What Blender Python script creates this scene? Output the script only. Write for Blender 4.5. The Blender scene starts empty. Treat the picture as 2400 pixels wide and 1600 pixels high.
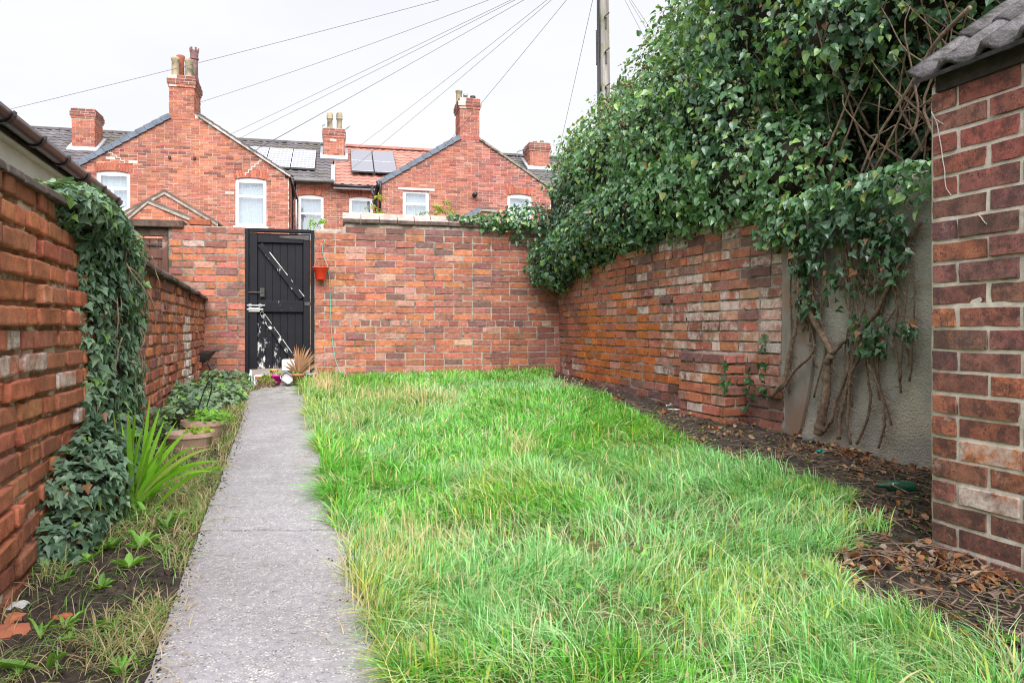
import bpy, math, random
import numpy as np
from mathutils import Matrix, Vector

# ------------------------------------------------------------------ camera, sky, sun, exposure
sc = bpy.context.scene
CX, HY, F, CZ = 1200.0, 772.0, 1700.0, 0.93      # photo principal column, horizon row, focal (px of 2400), eye height
cam_d = bpy.data.cameras.new('camera')
cam = bpy.data.objects.new('camera', cam_d)
sc.collection.objects.link(cam)
sc.camera = cam
cam.location = (0, 0, CZ)
cam.rotation_euler = (math.radians(90), 0, 0)
cam_d.sensor_width = 36.0
cam_d.lens = 36.0 * F / 2400.0
cam_d.shift_y = -28.0 / 2400.0
cam_d.clip_start = 0.05
cam_d.clip_end = 3000.0

SUN_EL, SUN_AZ = 46.0, 168.0                     # bright part of the overcast: high, behind the camera
world = bpy.data.worlds.new('World')
sc.world = world
world.use_nodes = True
wt = world.node_tree
wt.nodes.clear()
w_out = wt.nodes.new('ShaderNodeOutputWorld')
w_bg = wt.nodes.new('ShaderNodeBackground')
w_bg.inputs['Strength'].default_value = 0.05
w_sky = wt.nodes.new('ShaderNodeTexSky')
w_sky.sky_type = 'NISHITA'
w_sky.sun_disc = False
w_sky.sun_elevation = math.radians(SUN_EL)
w_sky.sun_rotation = math.radians(SUN_AZ)
w_sky.air_density = 1.0
w_sky.dust_density = 6.0
w_tc = wt.nodes.new('ShaderNodeTexCoord')
w_map = wt.nodes.new('ShaderNodeMapping')
w_map.inputs['Scale'].default_value = (1.4, 1.4, 4.0)
w_no = wt.nodes.new('ShaderNodeTexNoise')
w_no.inputs['Scale'].default_value = 1.3
w_no.inputs['Detail'].default_value = 5.0
w_no.inputs['Roughness'].default_value = 0.5
w_ramp = wt.nodes.new('ShaderNodeValToRGB')
w_ramp.color_ramp.elements[0].position = 0.3
w_ramp.color_ramp.elements[0].color = (4.35, 4.43, 4.64, 1)
w_ramp.color_ramp.elements[1].position = 0.7
w_ramp.color_ramp.elements[1].color = (5.0, 5.01, 5.11, 1)
w_mix = wt.nodes.new('ShaderNodeMix')
w_mix.data_type = 'RGBA'
w_mix.inputs[0].default_value = 0.94              # the cloud deck hides nearly all of the clear sky
wt.links.new(w_tc.outputs['Generated'], w_map.inputs['Vector'])
wt.links.new(w_map.outputs['Vector'], w_no.inputs['Vector'])
wt.links.new(w_no.outputs['Fac'], w_ramp.inputs['Fac'])
wt.links.new(w_sky.outputs['Color'], w_mix.inputs[6])
wt.links.new(w_ramp.outputs['Color'], w_mix.inputs[7])
wt.links.new(w_mix.outputs[2], w_bg.inputs['Color'])
wt.links.new(w_bg.outputs['Background'], w_out.inputs['Surface'])

sun_d = bpy.data.lights.new('sun', 'SUN')
sun_d.energy = 1.5
sun_d.angle = math.radians(60)
sun_d.color = (1.0, 0.985, 0.975)
sun = bpy.data.objects.new('sun', sun_d)
sc.collection.objects.link(sun)
sun.location = (0, -5, 30)
_el, _az = math.radians(SUN_EL), math.radians(SUN_AZ)
_sv = Vector((math.sin(_az) * math.cos(_el), math.cos(_az) * math.cos(_el), math.sin(_el)))
sun.rotation_euler = _sv.to_track_quat('Z', 'Y').to_euler()

sc.view_settings.view_transform = 'Standard'
sc.view_settings.look = 'None'
sc.view_settings.exposure = 2.1
sc.view_settings.gamma = 1.0
sc.view_settings.use_curve_mapping = False
sc.render.engine = 'CYCLES'
sc.cycles.use_denoising = True
sc.cycles.max_bounces = 6
sc.cycles.diffuse_bounces = 4
sc.cycles.glossy_bounces = 3
sc.cycles.transmission_bounces = 4
sc.cycles.transparent_max_bounces = 8
sc.cycles.filter_width = 1.1

rng = np.random.default_rng(7)
random.seed(7)
C = sc.collection
UP = np.array([0, 0, 1.0])

# ------------------------------------------------------------------ helpers: noise, frames
def _hash(ix, iy, iz, seed):
    h = (ix * 374761393 + iy * 668265263 + iz * 1274126177 + seed * 974711) & 0xFFFFFFFF
    h = ((h ^ (h >> 13)) * 1274126177) & 0xFFFFFFFF
    return ((h ^ (h >> 16)) & 0xFFFFFF) / float(0xFFFFFF)

def vnoise(p, seed=0):
    p = np.asarray(p, float)
    i = np.floor(p).astype(np.int64)
    f = p - i
    f = f * f * (3 - 2 * f)
    r = 0
    for dx in (0, 1):
        for dy in (0, 1):
            for dz in (0, 1):
                w = (f[:, 0] if dx else 1 - f[:, 0]) * (f[:, 1] if dy else 1 - f[:, 1]) * (f[:, 2] if dz else 1 - f[:, 2])
                r = r + w * _hash(i[:, 0] + dx, i[:, 1] + dy, i[:, 2] + dz, seed)
    return r

def fbm(p, seed=0, octv=3):
    p = np.asarray(p, float)
    a, s, t = 1.0, 0, 0
    for k in range(octv):
        s = s + a * vnoise(p * (2.03 ** k) + 17.3 * k, seed + k)
        t += a
        a *= 0.5
    return s / t

def nrm(v):
    v = np.asarray(v, float)
    return v / np.maximum(np.linalg.norm(v, axis=-1, keepdims=True), 1e-9)

def lift(x, y):
    """ground height: the garden rises gently towards the back wall, flat beyond it"""
    x = np.asarray(x, float); y = np.asarray(y, float)
    z = 0.04 * np.clip(y, -6, 9.5)
    p = np.stack([x * 2.1, y * 2.1, 0 * x], -1).reshape(-1, 3)
    return z + 0.022 * (fbm(p, 3, 2).reshape(x.shape) - 0.5)

def gpt(px, py):
    Z = CZ / ((py - HY) / F + 0.04)
    return np.array([(px - CX) / F * Z, Z])

def g3(px, py, dz=0.0):
    p = gpt(px, py)
    return np.array([p[0], p[1], float(lift(p[0], p[1])) + dz])

class Frame:
    """upright plane: origin, direction along it (s), into it (t), height z"""
    def __init__(self, o, d):
        self.o = np.array(o[:2], float)
        d = np.array(d[:2], float)
        self.d = d / np.linalg.norm(d)
        self.n = np.array([-self.d[1], self.d[0]])
    def p(self, s, t, z):
        q = self.o + self.d * s + self.n * t
        return np.array([q[0], q[1], z])
    def arr(self, a):
        a = np.asarray(a, float)
        xy = self.o + a[:, :1] * self.d + a[:, 1:2] * self.n
        return np.column_stack([xy, a[:, 2]])
    def uz(self, px, py, t=0.0):
        r = np.array([(px - CX) / F, 1.0])
        k = ((self.o + self.n * t) @ self.n) / (r @ self.n)
        return float((r * k - self.o) @ self.d), float(CZ - (py - HY) / F * k)
    def at(self, px, py, t=0.0):
        s, z = self.uz(px, py, t)
        return self.p(s, t, z)
    def ang(self):
        return math.atan2(self.d[1], self.d[0])
    def sub(self, s, t=0.0, turn=0.0):
        q = self.p(s, t, 0)
        a = self.ang() + turn
        return Frame(q, (math.cos(a), math.sin(a)))

WORLD = Frame((0, 0), (1, 0))

# ------------------------------------------------------------------ helpers: meshes
def link(o, parent=None):
    C.objects.link(o)
    if parent is not None:
        o.parent = parent
        o.matrix_parent_inverse = Matrix.Translation(-Vector(root_of(parent)))
    return o

_base = {}
def root_of(o):
    b = _base.get(o.name)
    return b if b is not None else (0, 0, 0)

def thing(name, label, cat, loc=(0, 0, 0), group=None, kind='thing'):
    o = bpy.data.objects.new(name, None)
    o.empty_display_size = 0.1
    C.objects.link(o)
    o.location = loc
    _base[o.name] = tuple(float(v) for v in loc)
    o['label'] = label
    o['category'] = cat
    if group: o['group'] = group
    if kind: o['kind'] = kind
    return o

def tag(o, label, cat, group=None, kind=None):
    o['label'] = label
    o['category'] = cat
    if group: o['group'] = group
    if kind: o['kind'] = kind
    return o

def mesh_np(name, V, faces, mats=None, smooth=False, col=None):
    """faces: list of int arrays, each (n, k)"""
    me = bpy.data.meshes.new(name)
    V = np.asarray(V, np.float32)
    me.vertices.add(len(V))
    me.vertices.foreach_set('co', V.ravel())
    faces = [np.asarray(f, np.int32) for f in faces if len(f)]
    nl = sum(f.size for f in faces); nf = sum(len(f) for f in faces)
    me.loops.add(nl); me.polygons.add(nf)
    me.loops.foreach_set('vertex_index', np.concatenate([f.ravel() for f in faces]))
    tot = np.concatenate([np.full(len(f), f.shape[1], np.int32) for f in faces])
    st = np.concatenate([[0], np.cumsum(tot)[:-1]]).astype(np.int32)
    me.polygons.foreach_set('loop_start', st)
    me.polygons.foreach_set('loop_total', tot)
    me.polygons.foreach_set('use_smooth', np.full(nf, bool(smooth)))
    if col is not None:
        a = me.attributes.new('Col', 'FLOAT_COLOR', 'POINT')
        a.data.foreach_set('color', np.asarray(col, np.float32).ravel())
    me.update(calc_edges=True)
    me.validate()
    for m in (mats if isinstance(mats, (list, tuple)) else [mats]):
        if m is not None: me.materials.append(m)
    return me

def obj_np(name, V, faces, mat, parent=None, smooth=False, col=None, kind=None):
    o = bpy.data.objects.new(name, mesh_np(name, V, faces, mat, smooth, col))
    link(o, parent)
    if kind: o['kind'] = kind
    return o

class MB:
    """collects shapes (in a frame's s,t,z) and links them as one mesh"""
    def __init__(self, fr=WORLD):
        self.fr = fr; self.V = []; self.Q = []; self.T = []; self.n = 0
    def add(self, v, quads=(), tris=(), local=True):
        v = np.asarray(v, float)
        self.V.append(self.fr.arr(v) if local else v)
        if len(quads): self.Q.append(np.asarray(quads, int) + self.n)
        if len(tris): self.T.append(np.asarray(tris, int) + self.n)
        self.n += len(v)
        return self
    BOXQ = [(0, 3, 2, 1), (4, 5, 6, 7), (0, 1, 5, 4), (1, 2, 6, 5), (2, 3, 7, 6), (3, 0, 4, 7)]
    def box(self, a, b, bev=0.0):
        (x0, y0, z0), (x1, y1, z1) = a, b
        self.add([(x0, y0, z0), (x1, y0, z0), (x1, y1, z0), (x0, y1, z0), (x0, y0, z1), (x1, y0, z1), (x1, y1, z1), (x0, y1, z1)], self.BOXQ)
        return self
    def bar(self, p, q, w, h, up=(0, 0, 1), local=True):
        """box along p->q, w across, h along up"""
        p = np.array(p, float); q = np.array(q, float)
        d = nrm(q - p); s = nrm(np.cross(d, up)); u = np.cross(s, d)
        c = []
        for e in (p, q):
            for a, b in ((-1, -1), (1, -1), (1, 1), (-1, 1)):
                c.append(e + s * a * w / 2 + u * b * h / 2)
        self.add(c, self.BOXQ, local=local)
        return self
    def tube(self, pts, r, n=8, local=True, cap=True):
        pts = np.asarray(pts, float); m = len(pts)
        r = np.broadcast_to(np.asarray(r, float), (m,))
        d = nrm(np.gradient(pts, axis=0))
        ref = np.array([0.13, 0.31, 0.94]) if abs(d[0][2]) < 0.8 else np.array([0.94, 0.31, 0.13])
        s = nrm(np.cross(d, ref)); u = np.cross(s, d)
        a = np.linspace(0, 2 * np.pi, n, endpoint=False)
        v = pts[:, None] + r[:, None, None] * (np.cos(a)[None, :, None] * s[:, None] + np.sin(a)[None, :, None] * u[:, None])
        q = []
        for i in range(m - 1):
            for j in range(n):
                q.append((i * n + j, i * n + (j + 1) % n, (i + 1) * n + (j + 1) % n, (i + 1) * n + j))
        t = []
        if cap:
            for k in range(1, n - 1):
                t.append((0, k + 1, k)); b = (m - 1) * n; t.append((b, b + k, b + k + 1))
        self.add(v.reshape(-1, 3), q, t, local)
        return self
    def lathe(self, c, prof, n=24, wob=0.0, tilt=None, local=True):
        prof = np.asarray(prof, float); m = len(prof)
        a = np.linspace(0, 2 * np.pi, n, endpoint=False)
        v = np.stack([prof[:, None, 0] * np.cos(a), prof[:, None, 0] * np.sin(a), np.repeat(prof[:, 1:2], n, 1)], -1).reshape(-1, 3)
        if tilt is not None: v = v @ np.array(Matrix(tilt)).T
        v = v + np.asarray(c, float)
        q = [(i * n + j, i * n + (j + 1) % n, (i + 1) * n + (j + 1) % n, (i + 1) * n + j) for i in range(m - 1) for j in range(n)]
        self.add(v, q, local=local)
        return self
    def prism(self, poly, t0, t1):
        """poly of (s,z) extruded from t0 to t1"""
        k = len(poly)
        v = [(s, t0, z) for s, z in poly] + [(s, t1, z) for s, z in poly]
        q = [(i, (i + 1) % k, k + (i + 1) % k, k + i) for i in range(k)]
        tr = [(0, i, i + 1) for i in range(1, k - 1)] + [(k, k + i + 1, k + i) for i in range(1, k - 1)]
        self.add(v, q, tr)
        return self
    def build(self, name, mat, parent=None, smooth=False, bevel=0.0, kind=None, col=None):
        V = np.concatenate(self.V)
        f = []
        if self.Q: f.append(np.concatenate(self.Q))
        if self.T: f.append(np.concatenate(self.T))
        c = None
        if col is not None: c = np.tile(np.array(col, float), (len(V), 1))
        o = obj_np(name, V, f, mat, parent, smooth, c, kind)
        if bevel:
            b = o.modifiers.new('bevel', 'BEVEL'); b.width = bevel; b.segments = 2; b.limit_method = 'ANGLE'
        return o

def sub(o, parent):
    """parent an already linked, world-placed mesh under a part"""
    o.parent = parent
    o.matrix_parent_inverse = parent.matrix_parent_inverse.inverted() if False else Matrix.Identity(4)
    return o

# ------------------------------------------------------------------ helpers: materials
_M = {}
def nodes_of(name):
    m = bpy.data.materials.new(name)
    m.use_nodes = True
    nt = m.node_tree
    b = nt.nodes['Principled BSDF']
    return m, nt, b

def N(nt, kind, **kw):
    n = nt.nodes.new(kind)
    for k, v in kw.items():
        if k.startswith('_'):
            n.inputs[k[1:].replace('_', ' ')].default_value = v
        else:
            setattr(n, k, v)
    return n

def noise_node(nt, pos, scale, detail=4, rough=0.55, stretch=None):
    if stretch is not None:
        mp = N(nt, 'ShaderNodeMapping'); mp.inputs['Scale'].default_value = stretch
        nt.links.new(pos, mp.inputs['Vector']); pos = mp.outputs['Vector']
    n = N(nt, 'ShaderNodeTexNoise', _Scale=scale, _Detail=detail, _Roughness=rough)
    nt.links.new(pos, n.inputs['Vector'])
    return n.outputs['Fac']

def mathn(nt, op, a, b=None, clamp=False):
    n = N(nt, 'ShaderNodeMath', operation=op, use_clamp=clamp)
    for i, v in enumerate((a, b)):
        if v is None: continue
        if isinstance(v, (int, float)): n.inputs[i].default_value = v
        else: nt.links.new(v, n.inputs[i])
    return n.outputs[0]

def mapr(nt, v, a, b, c=0.0, d=1.0):
    n = N(nt, 'ShaderNodeMapRange'); n.clamp = True
    for i, x in enumerate((a, b, c, d)): n.inputs[i + 1].default_value = x
    nt.links.new(v, n.inputs[0])
    return n.outputs[0]

def mixc(nt, fac, a, b, blend='MIX'):
    n = N(nt, 'ShaderNodeMix', data_type='RGBA', blend_type=blend)
    for i, v in ((0, fac), (6, a), (7, b)):
        if isinstance(v, (int, float)): n.inputs[i].default_value = v
        elif isinstance(v, (tuple, list)): n.inputs[i].default_value = (*v[:3], 1)
        else: nt.links.new(v, n.inputs[i])
    return n.outputs[2]

def bump(nt, b, h, strength=0.5, dist=0.01):
    n = N(nt, 'ShaderNodeBump', _Strength=strength, _Distance=dist)
    nt.links.new(h, n.inputs['Height'])
    nt.links.new(n.outputs['Normal'], b.inputs['Normal'])

def wpos(nt):
    return N(nt, 'ShaderNodeNewGeometry').outputs['Position']

def mat_noise(name, c1, c2, rough=0.8, scale=8.0, bscale=60.0, bstr=0.3, bdist=0.004, c3=None, s3=2.0, lo=0.35, hi=0.65, metallic=0.0, stretch=None, spec=None, t3=(0.5, 0.62)):
    if name in _M: return _M[name]
    m, nt, b = nodes_of(name)
    p = wpos(nt)
    f = mapr(nt, noise_node(nt, p, scale, 5, 0.6, stretch), lo, hi)
    c = mixc(nt, f, c1, c2)
    if c3 is not None:
        g = mapr(nt, noise_node(nt, p, s3, 4, 0.6), *t3)
        c = mixc(nt, g, c, c3)
    nt.links.new(c, b.inputs['Base Color'])
    b.inputs['Roughness'].default_value = rough
    b.inputs['Metallic'].default_value = metallic
    if spec is not None: b.inputs['Specular IOR Level'].default_value = spec
    if bstr: bump(nt, b, noise_node(nt, p, bscale, 5, 0.65, stretch), bstr, bdist)
    _M[name] = m
    return m

def tint(nt):
    """per-object colour times per-vertex colour, and the product of their alphas"""
    oi = N(nt, 'ShaderNodeObjectInfo'); at = N(nt, 'ShaderNodeAttribute', attribute_name='Col')
    c = mixc(nt, 1.0, oi.outputs['Color'], at.outputs['Color'], 'MULTIPLY')
    a = mathn(nt, 'MULTIPLY', oi.outputs['Alpha'], at.outputs['Alpha'])
    return c, a

def mat_brick(name, speck=0.5, bstr=0.6, moss=0.0, mottle=0.0, stain=0.5, sscale=2.6, white=(0.66, 0.60, 0.57), bdist=0.003, fine=220.0):
    if name in _M: return _M[name]
    m, nt, b = nodes_of(name)
    p = wpos(nt)
    c, a = tint(nt)
    n1 = noise_node(nt, p, 30.0, 5, 0.65)
    c = mixc(nt, 1.0, c, mixc(nt, mapr(nt, n1, 0.3, 0.7), (0.72, 0.68, 0.68), (1.22, 1.2, 1.15)), 'MULTIPLY')
    n2 = noise_node(nt, p, 11.0, 3, 0.5)
    c = mixc(nt, mapr(nt, n2, 0.58, 0.8, 0, 0.55), c, (0.10, 0.05, 0.045))
    if mottle:
        nm = noise_node(nt, p, 17.0, 6, 0.7)
        c = mixc(nt, mapr(nt, nm, 0.46, 0.60, 0, mottle), c, (0.075, 0.045, 0.045))
        c = mixc(nt, mapr(nt, noise_node(nt, p, 48.0, 4, 0.7), 0.57, 0.66, 0, 0.75 * mottle), c, (0.46, 0.15, 0.06))
        c = mixc(nt, mapr(nt, noise_node(nt, p, 23.0, 5, 0.7), 0.64, 0.72, 0, 0.5), c, (0.50, 0.38, 0.34))
    n3 = noise_node(nt, p, fine, 2, 0.5)
    c = mixc(nt, mapr(nt, n3, 0.60, 0.68, 0, speck), c, (0.045, 0.028, 0.025))
    if stain:   # soot and damp running over the courses, streaks below the top
        st = mapr(nt, noise_node(nt, p, sscale, 7, 0.68), 0.47, 0.70, 0, stain)
        c = mixc(nt, st, c, (0.075, 0.050, 0.042))
        sk = mapr(nt, noise_node(nt, p, sscale * 4.5, 4, 0.6, (1, 1, 0.13)), 0.56, 0.72, 0, stain * 0.8)
        c = mixc(nt, sk, c, (0.10, 0.072, 0.062))
        lb = mapr(nt, noise_node(nt, p, sscale * 1.7, 6, 0.7), 0.60, 0.74, 0, 0.5)
        c = mixc(nt, mathn(nt, 'MULTIPLY', lb, mapr(nt, n1, 0.42, 0.6)), c, (0.56, 0.40, 0.33))
    n4 = noise_node(nt, p, 9.0, 7, 0.72)
    wm = mathn(nt, 'MULTIPLY', mathn(nt, 'SUBTRACT', mathn(nt, 'ADD', n4, a), 1.0), 5.0, clamp=True)
    wm = mathn(nt, 'MULTIPLY', wm, mapr(nt, noise_node(nt, p, 70.0, 3, 0.6), 0.3, 0.6, 0.45, 0.95))
    c = mixc(nt, wm, c, white)
    if moss:
        mm = mapr(nt, noise_node(nt, p, 5.0, 6, 0.7), 0.66 - moss * 0.1, 0.74)
        c = mixc(nt, mathn(nt, 'MULTIPLY', mm, 0.7), c, (0.09, 0.11, 0.02))
    nt.links.new(c, b.inputs['Base Color'])
    b.inputs['Roughness'].default_value = 0.85
    b.inputs['Specular IOR Level'].default_value = 0.3
    h = mathn(nt, 'ADD', mathn(nt, 'MULTIPLY', n1, 1.0), mathn(nt, 'MULTIPLY', n3, 0.35))
    bump(nt, b, h, bstr, bdist)
    _M[name] = m
    return m

def mat_leaf(name, rough=0.42, transl=0.25, spec=0.5, vein=0.0):
    if name in _M: return _M[name]
    m, nt, b = nodes_of(name)
    c, a = tint(nt)
    p = wpos(nt)
    c = mixc(nt, 1.0, c, mixc(nt, noise_node(nt, p, 60.0, 2, 0.5), (0.8, 0.8, 0.8), (1.2, 1.2, 1.2)), 'MULTIPLY')
    nt.links.new(c, b.inputs['Base Color'])
    b.inputs['Roughness'].default_value = rough
    b.inputs['Specular IOR Level'].default_value = spec
    out = nt.nodes['Material Output']
    if transl:
        tr = N(nt, 'ShaderNodeBsdfTranslucent')
        nt.links.new(mixc(nt, 1.0, c, (1.5, 1.5, 0.6), 'MULTIPLY'), tr.inputs['Color'])
        mx = N(nt, 'ShaderNodeMixShader'); mx.inputs[0].default_value = transl
        nt.links.new(b.outputs[0], mx.inputs[1]); nt.links.new(tr.outputs[0], mx.inputs[2])
        nt.links.new(mx.outputs[0], out.inputs['Surface'])
    _M[name] = m
    return m

def mat_plain(name, c, rough=0.5, metallic=0.0, spec=0.5, var=0.12, bstr=0.0):
    c1 = tuple(x * (1 - var) for x in c); c2 = tuple(min(1, x * (1 + var)) for x in c)
    return mat_noise(name, c1, c2, rough, 14.0, 90.0, bstr, 0.002, metallic=metallic, spec=spec)
# ------------------------------------------------------------------ materials
M_BRICK = mat_brick('garden_brick', 0.45, 0.7)
M_BRICK_MOSS = mat_brick('mossy_brick', 0.45, 0.8, moss=0.5)
M_BRICK_WORN = mat_brick('worn_red_brick', 0.5, 1.0, bdist=0.005)
M_BRICK_ENG = mat_brick('dark_speckled_brick', 0.9, 0.5, mottle=0.75, fine=150.0)
M_BRICK_FAR = mat_brick('house_brick', 0.1, 0.3, stain=0.32, sscale=0.7)
M_MORTAR = mat_noise('mortar_buff', (0.30, 0.25, 0.20), (0.46, 0.39, 0.33), 0.95, 25, 120, 0.8, 0.006, c3=(0.14, 0.12, 0.10), s3=5)
M_MORTAR_GREY = mat_noise('mortar_grey', (0.20, 0.18, 0.15), (0.36, 0.32, 0.28), 0.95, 22, 110, 0.9, 0.008, c3=(0.10, 0.10, 0.06), s3=6)
M_MORTAR_PALE = mat_noise('mortar_pale', (0.50, 0.45, 0.38), (0.70, 0.64, 0.56), 0.95, 25, 140, 0.6, 0.004)
M_MORTAR_RED = mat_noise('mortar_red_sand', (0.22, 0.11, 0.07), (0.36, 0.20, 0.13), 0.95, 20, 120, 0.9, 0.008, c3=(0.58, 0.50, 0.40), s3=7, t3=(0.54, 0.6))
M_MORTAR_HOUSE = mat_noise('house_mortar', (0.52, 0.43, 0.37), (0.68, 0.59, 0.52), 0.95, 6, 60, 0.2, 0.004, c3=(0.45, 0.34, 0.28), s3=0.8)
M_SOIL = mat_noise('soil', (0.030, 0.021, 0.016), (0.085, 0.062, 0.048), 0.95, 30, 90, 1.0, 0.02, c3=(0.14, 0.10, 0.07), s3=7, t3=(0.55, 0.68))
M_BLACKPAINT = None
M_WHITE = mat_plain('white_upvc', (0.80, 0.81, 0.83), 0.35, var=0.03)
M_WHITEPAINT = mat_noise('white_masonry_paint', (0.72, 0.71, 0.68), (0.82, 0.81, 0.79), 0.8, 6, 70, 0.3, 0.004, c3=(0.55, 0.52, 0.46), s3=5, t3=(0.62, 0.74))
M_BLACKPVC = mat_plain('black_pvc', (0.018, 0.018, 0.021), 0.4)
M_BROWNPVC = mat_plain('brown_gutter_pvc', (0.050, 0.040, 0.042), 0.3, var=0.2)
M_LEAD = mat_noise('lead_flashing', (0.30, 0.32, 0.36), (0.48, 0.50, 0.53), 0.6, 6, 40, 0.3, 0.01)
M_TILE_DARK = mat_noise('dark_roof_tile', (0.085, 0.078, 0.085), (0.17, 0.155, 0.165), 0.8, 2.5, 60, 0.3, 0.005, c3=(0.13, 0.115, 0.095), s3=0.9)
M_TILE_RED = mat_noise('red_roof_tile', (0.36, 0.155, 0.12), (0.50, 0.25, 0.20), 0.75, 2.5, 60, 0.3, 0.005)
M_TILE_BLUE = mat_noise('blue_grey_verge_tile', (0.10, 0.125, 0.165), (0.17, 0.20, 0.25), 0.7, 4, 60, 0.3, 0.005)
M_POT_BUFF = mat_noise('buff_chimney_pot', (0.30, 0.24, 0.15), (0.48, 0.40, 0.27), 0.85, 4, 60, 0.3, 0.005, c3=(0.16, 0.14, 0.11), s3=2.5)
M_POT_RED = mat_noise('red_chimney_pot', (0.30, 0.08, 0.045), (0.42, 0.13, 0.075), 0.85, 4, 60, 0.3, 0.005)
M_POT_PURPLE = mat_noise('purple_chimney_pot', (0.16, 0.08, 0.08), (0.26, 0.14, 0.14), 0.85, 4, 60, 0.3, 0.005)
M_STONE = mat_noise('concrete_lintel', (0.55, 0.53, 0.50), (0.72, 0.70, 0.67), 0.9, 6, 60, 0.3, 0.005)
M_ALU = mat_plain('grey_metal', (0.45, 0.46, 0.48), 0.35, 0.8)
M_DARKMETAL = mat_noise('dark_iron', (0.03, 0.03, 0.033), (0.09, 0.075, 0.07), 0.6, 20, 90, 0.4, 0.003)
M_WOODBROWN = mat_noise('brown_stained_wood', (0.085, 0.033, 0.022), (0.17, 0.075, 0.05), 0.7, 9, 60, 0.5, 0.004, c3=(0.34, 0.24, 0.19), s3=5, t3=(0.60, 0.72), stretch=(1, 1, 0.12))
M_BEAM = mat_noise('old_lintel_wood', (0.055, 0.035, 0.028), (0.13, 0.085, 0.062), 0.85, 14, 60, 0.6, 0.006, c3=(0.45, 0.26, 0.11), s3=6, t3=(0.60, 0.68))
M_ROOFCOAT = mat_noise('weathered_coping', (0.055, 0.038, 0.034), (0.14, 0.095, 0.085), 0.8, 10, 70, 0.6, 0.006, c3=(0.24, 0.20, 0.17), s3=8, t3=(0.56, 0.7))
M_COPE = mat_noise('pink_terracotta_coping', (0.36, 0.24, 0.20), (0.52, 0.38, 0.33), 0.85, 9, 70, 0.5, 0.004, c3=(0.58, 0.52, 0.47), s3=7, t3=(0.52, 0.66))
M_COPE_EDGE = mat_noise('dark_coping_edge', (0.055, 0.042, 0.042), (0.15, 0.10, 0.09), 0.85, 12, 70, 0.6, 0.005, c3=(0.36, 0.14, 0.08), s3=7, t3=(0.62, 0.68))
M_POLE = mat_noise('weathered_pole_wood', (0.17, 0.155, 0.14), (0.40, 0.37, 0.34), 0.9, 14, 40, 0.8, 0.01, c3=(0.20, 0.22, 0.11), s3=3, stretch=(1, 1, 0.06))
M_WIRE = mat_plain('wire', (0.16, 0.155, 0.20), 0.6)
M_TERRA = mat_noise('terracotta', (0.36, 0.13, 0.06), (0.50, 0.21, 0.11), 0.8, 12, 70, 0.3, 0.003)
M_TERRAPALE = mat_noise('pale_terracotta', (0.40, 0.25, 0.19), (0.55, 0.38, 0.31), 0.8, 12, 70, 0.4, 0.003, c3=(0.30, 0.20, 0.11), s3=6)
M_STEM = mat_noise('ivy_stem', (0.115, 0.075, 0.052), (0.25, 0.175, 0.125), 0.95, 40, 120, 1.0, 0.006)
M_TWIG = mat_noise('dry_twig', (0.12, 0.08, 0.056), (0.28, 0.195, 0.14), 0.95, 40, 120, 0.6, 0.004)
M_CORE = mat_noise('dark_thicket_fill', (0.020, 0.020, 0.012), (0.055, 0.045, 0.028), 1.0, 12, 50, 1.0, 0.03)  # dark filler standing in for the shaded inside of the ivy
M_LEAF_IVY = mat_leaf('ivy_leaf', 0.30, 0.22, 0.9)
M_LEAF_DULL = mat_leaf('dusty_ivy_leaf', 0.42, 0.15, 0.6)
M_LEAF_SOFT = mat_leaf('soft_leaf', 0.5, 0.35, 0.4)
M_GRASS = mat_leaf('grass_blade', 0.45, 0.35, 0.5)
M_DRY = mat_leaf('dead_leaf', 0.85, 0.1, 0.2)
M_BERRY = mat_leaf('ivy_umbel', 0.7, 0.0, 0.3)

def paint_black():
    m, nt, b = nodes_of('flaking_black_paint')
    p = wpos(nt)
    c, a = tint(nt)
    base = mixc(nt, noise_node(nt, p, 7, 4, 0.6), (0.004, 0.0043, 0.007), (0.012, 0.0125, 0.019))
    n = noise_node(nt, p, 16.0, 7, 0.75, (1, 1, 0.55))
    fl = mathn(nt, 'MULTIPLY', mathn(nt, 'SUBTRACT', mathn(nt, 'ADD', n, a), 1.0), 14.0, clamp=True)
    c2 = mixc(nt, noise_node(nt, p, 60, 2, 0.5), (0.62, 0.60, 0.58), (0.84, 0.83, 0.82))
    c2 = mixc(nt, mapr(nt, noise_node(nt, p, 9, 3, 0.5), 0.6, 0.7), c2, (0.30, 0.24, 0.19))
    nt.links.new(mixc(nt, fl, base, c2), b.inputs['Base Color'])
    b.inputs['Roughness'].default_value = 0.55
    b.inputs['Specular IOR Level'].default_value = 0.25
    bump(nt, b, mathn(nt, 'ADD', mathn(nt, 'MULTIPLY', fl, -0.6), noise_node(nt, p, 40, 3, 0.6, (1, 1, 0.1))), 0.4, 0.004)
    return m
M_BLACKPAINT = paint_black()

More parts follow.
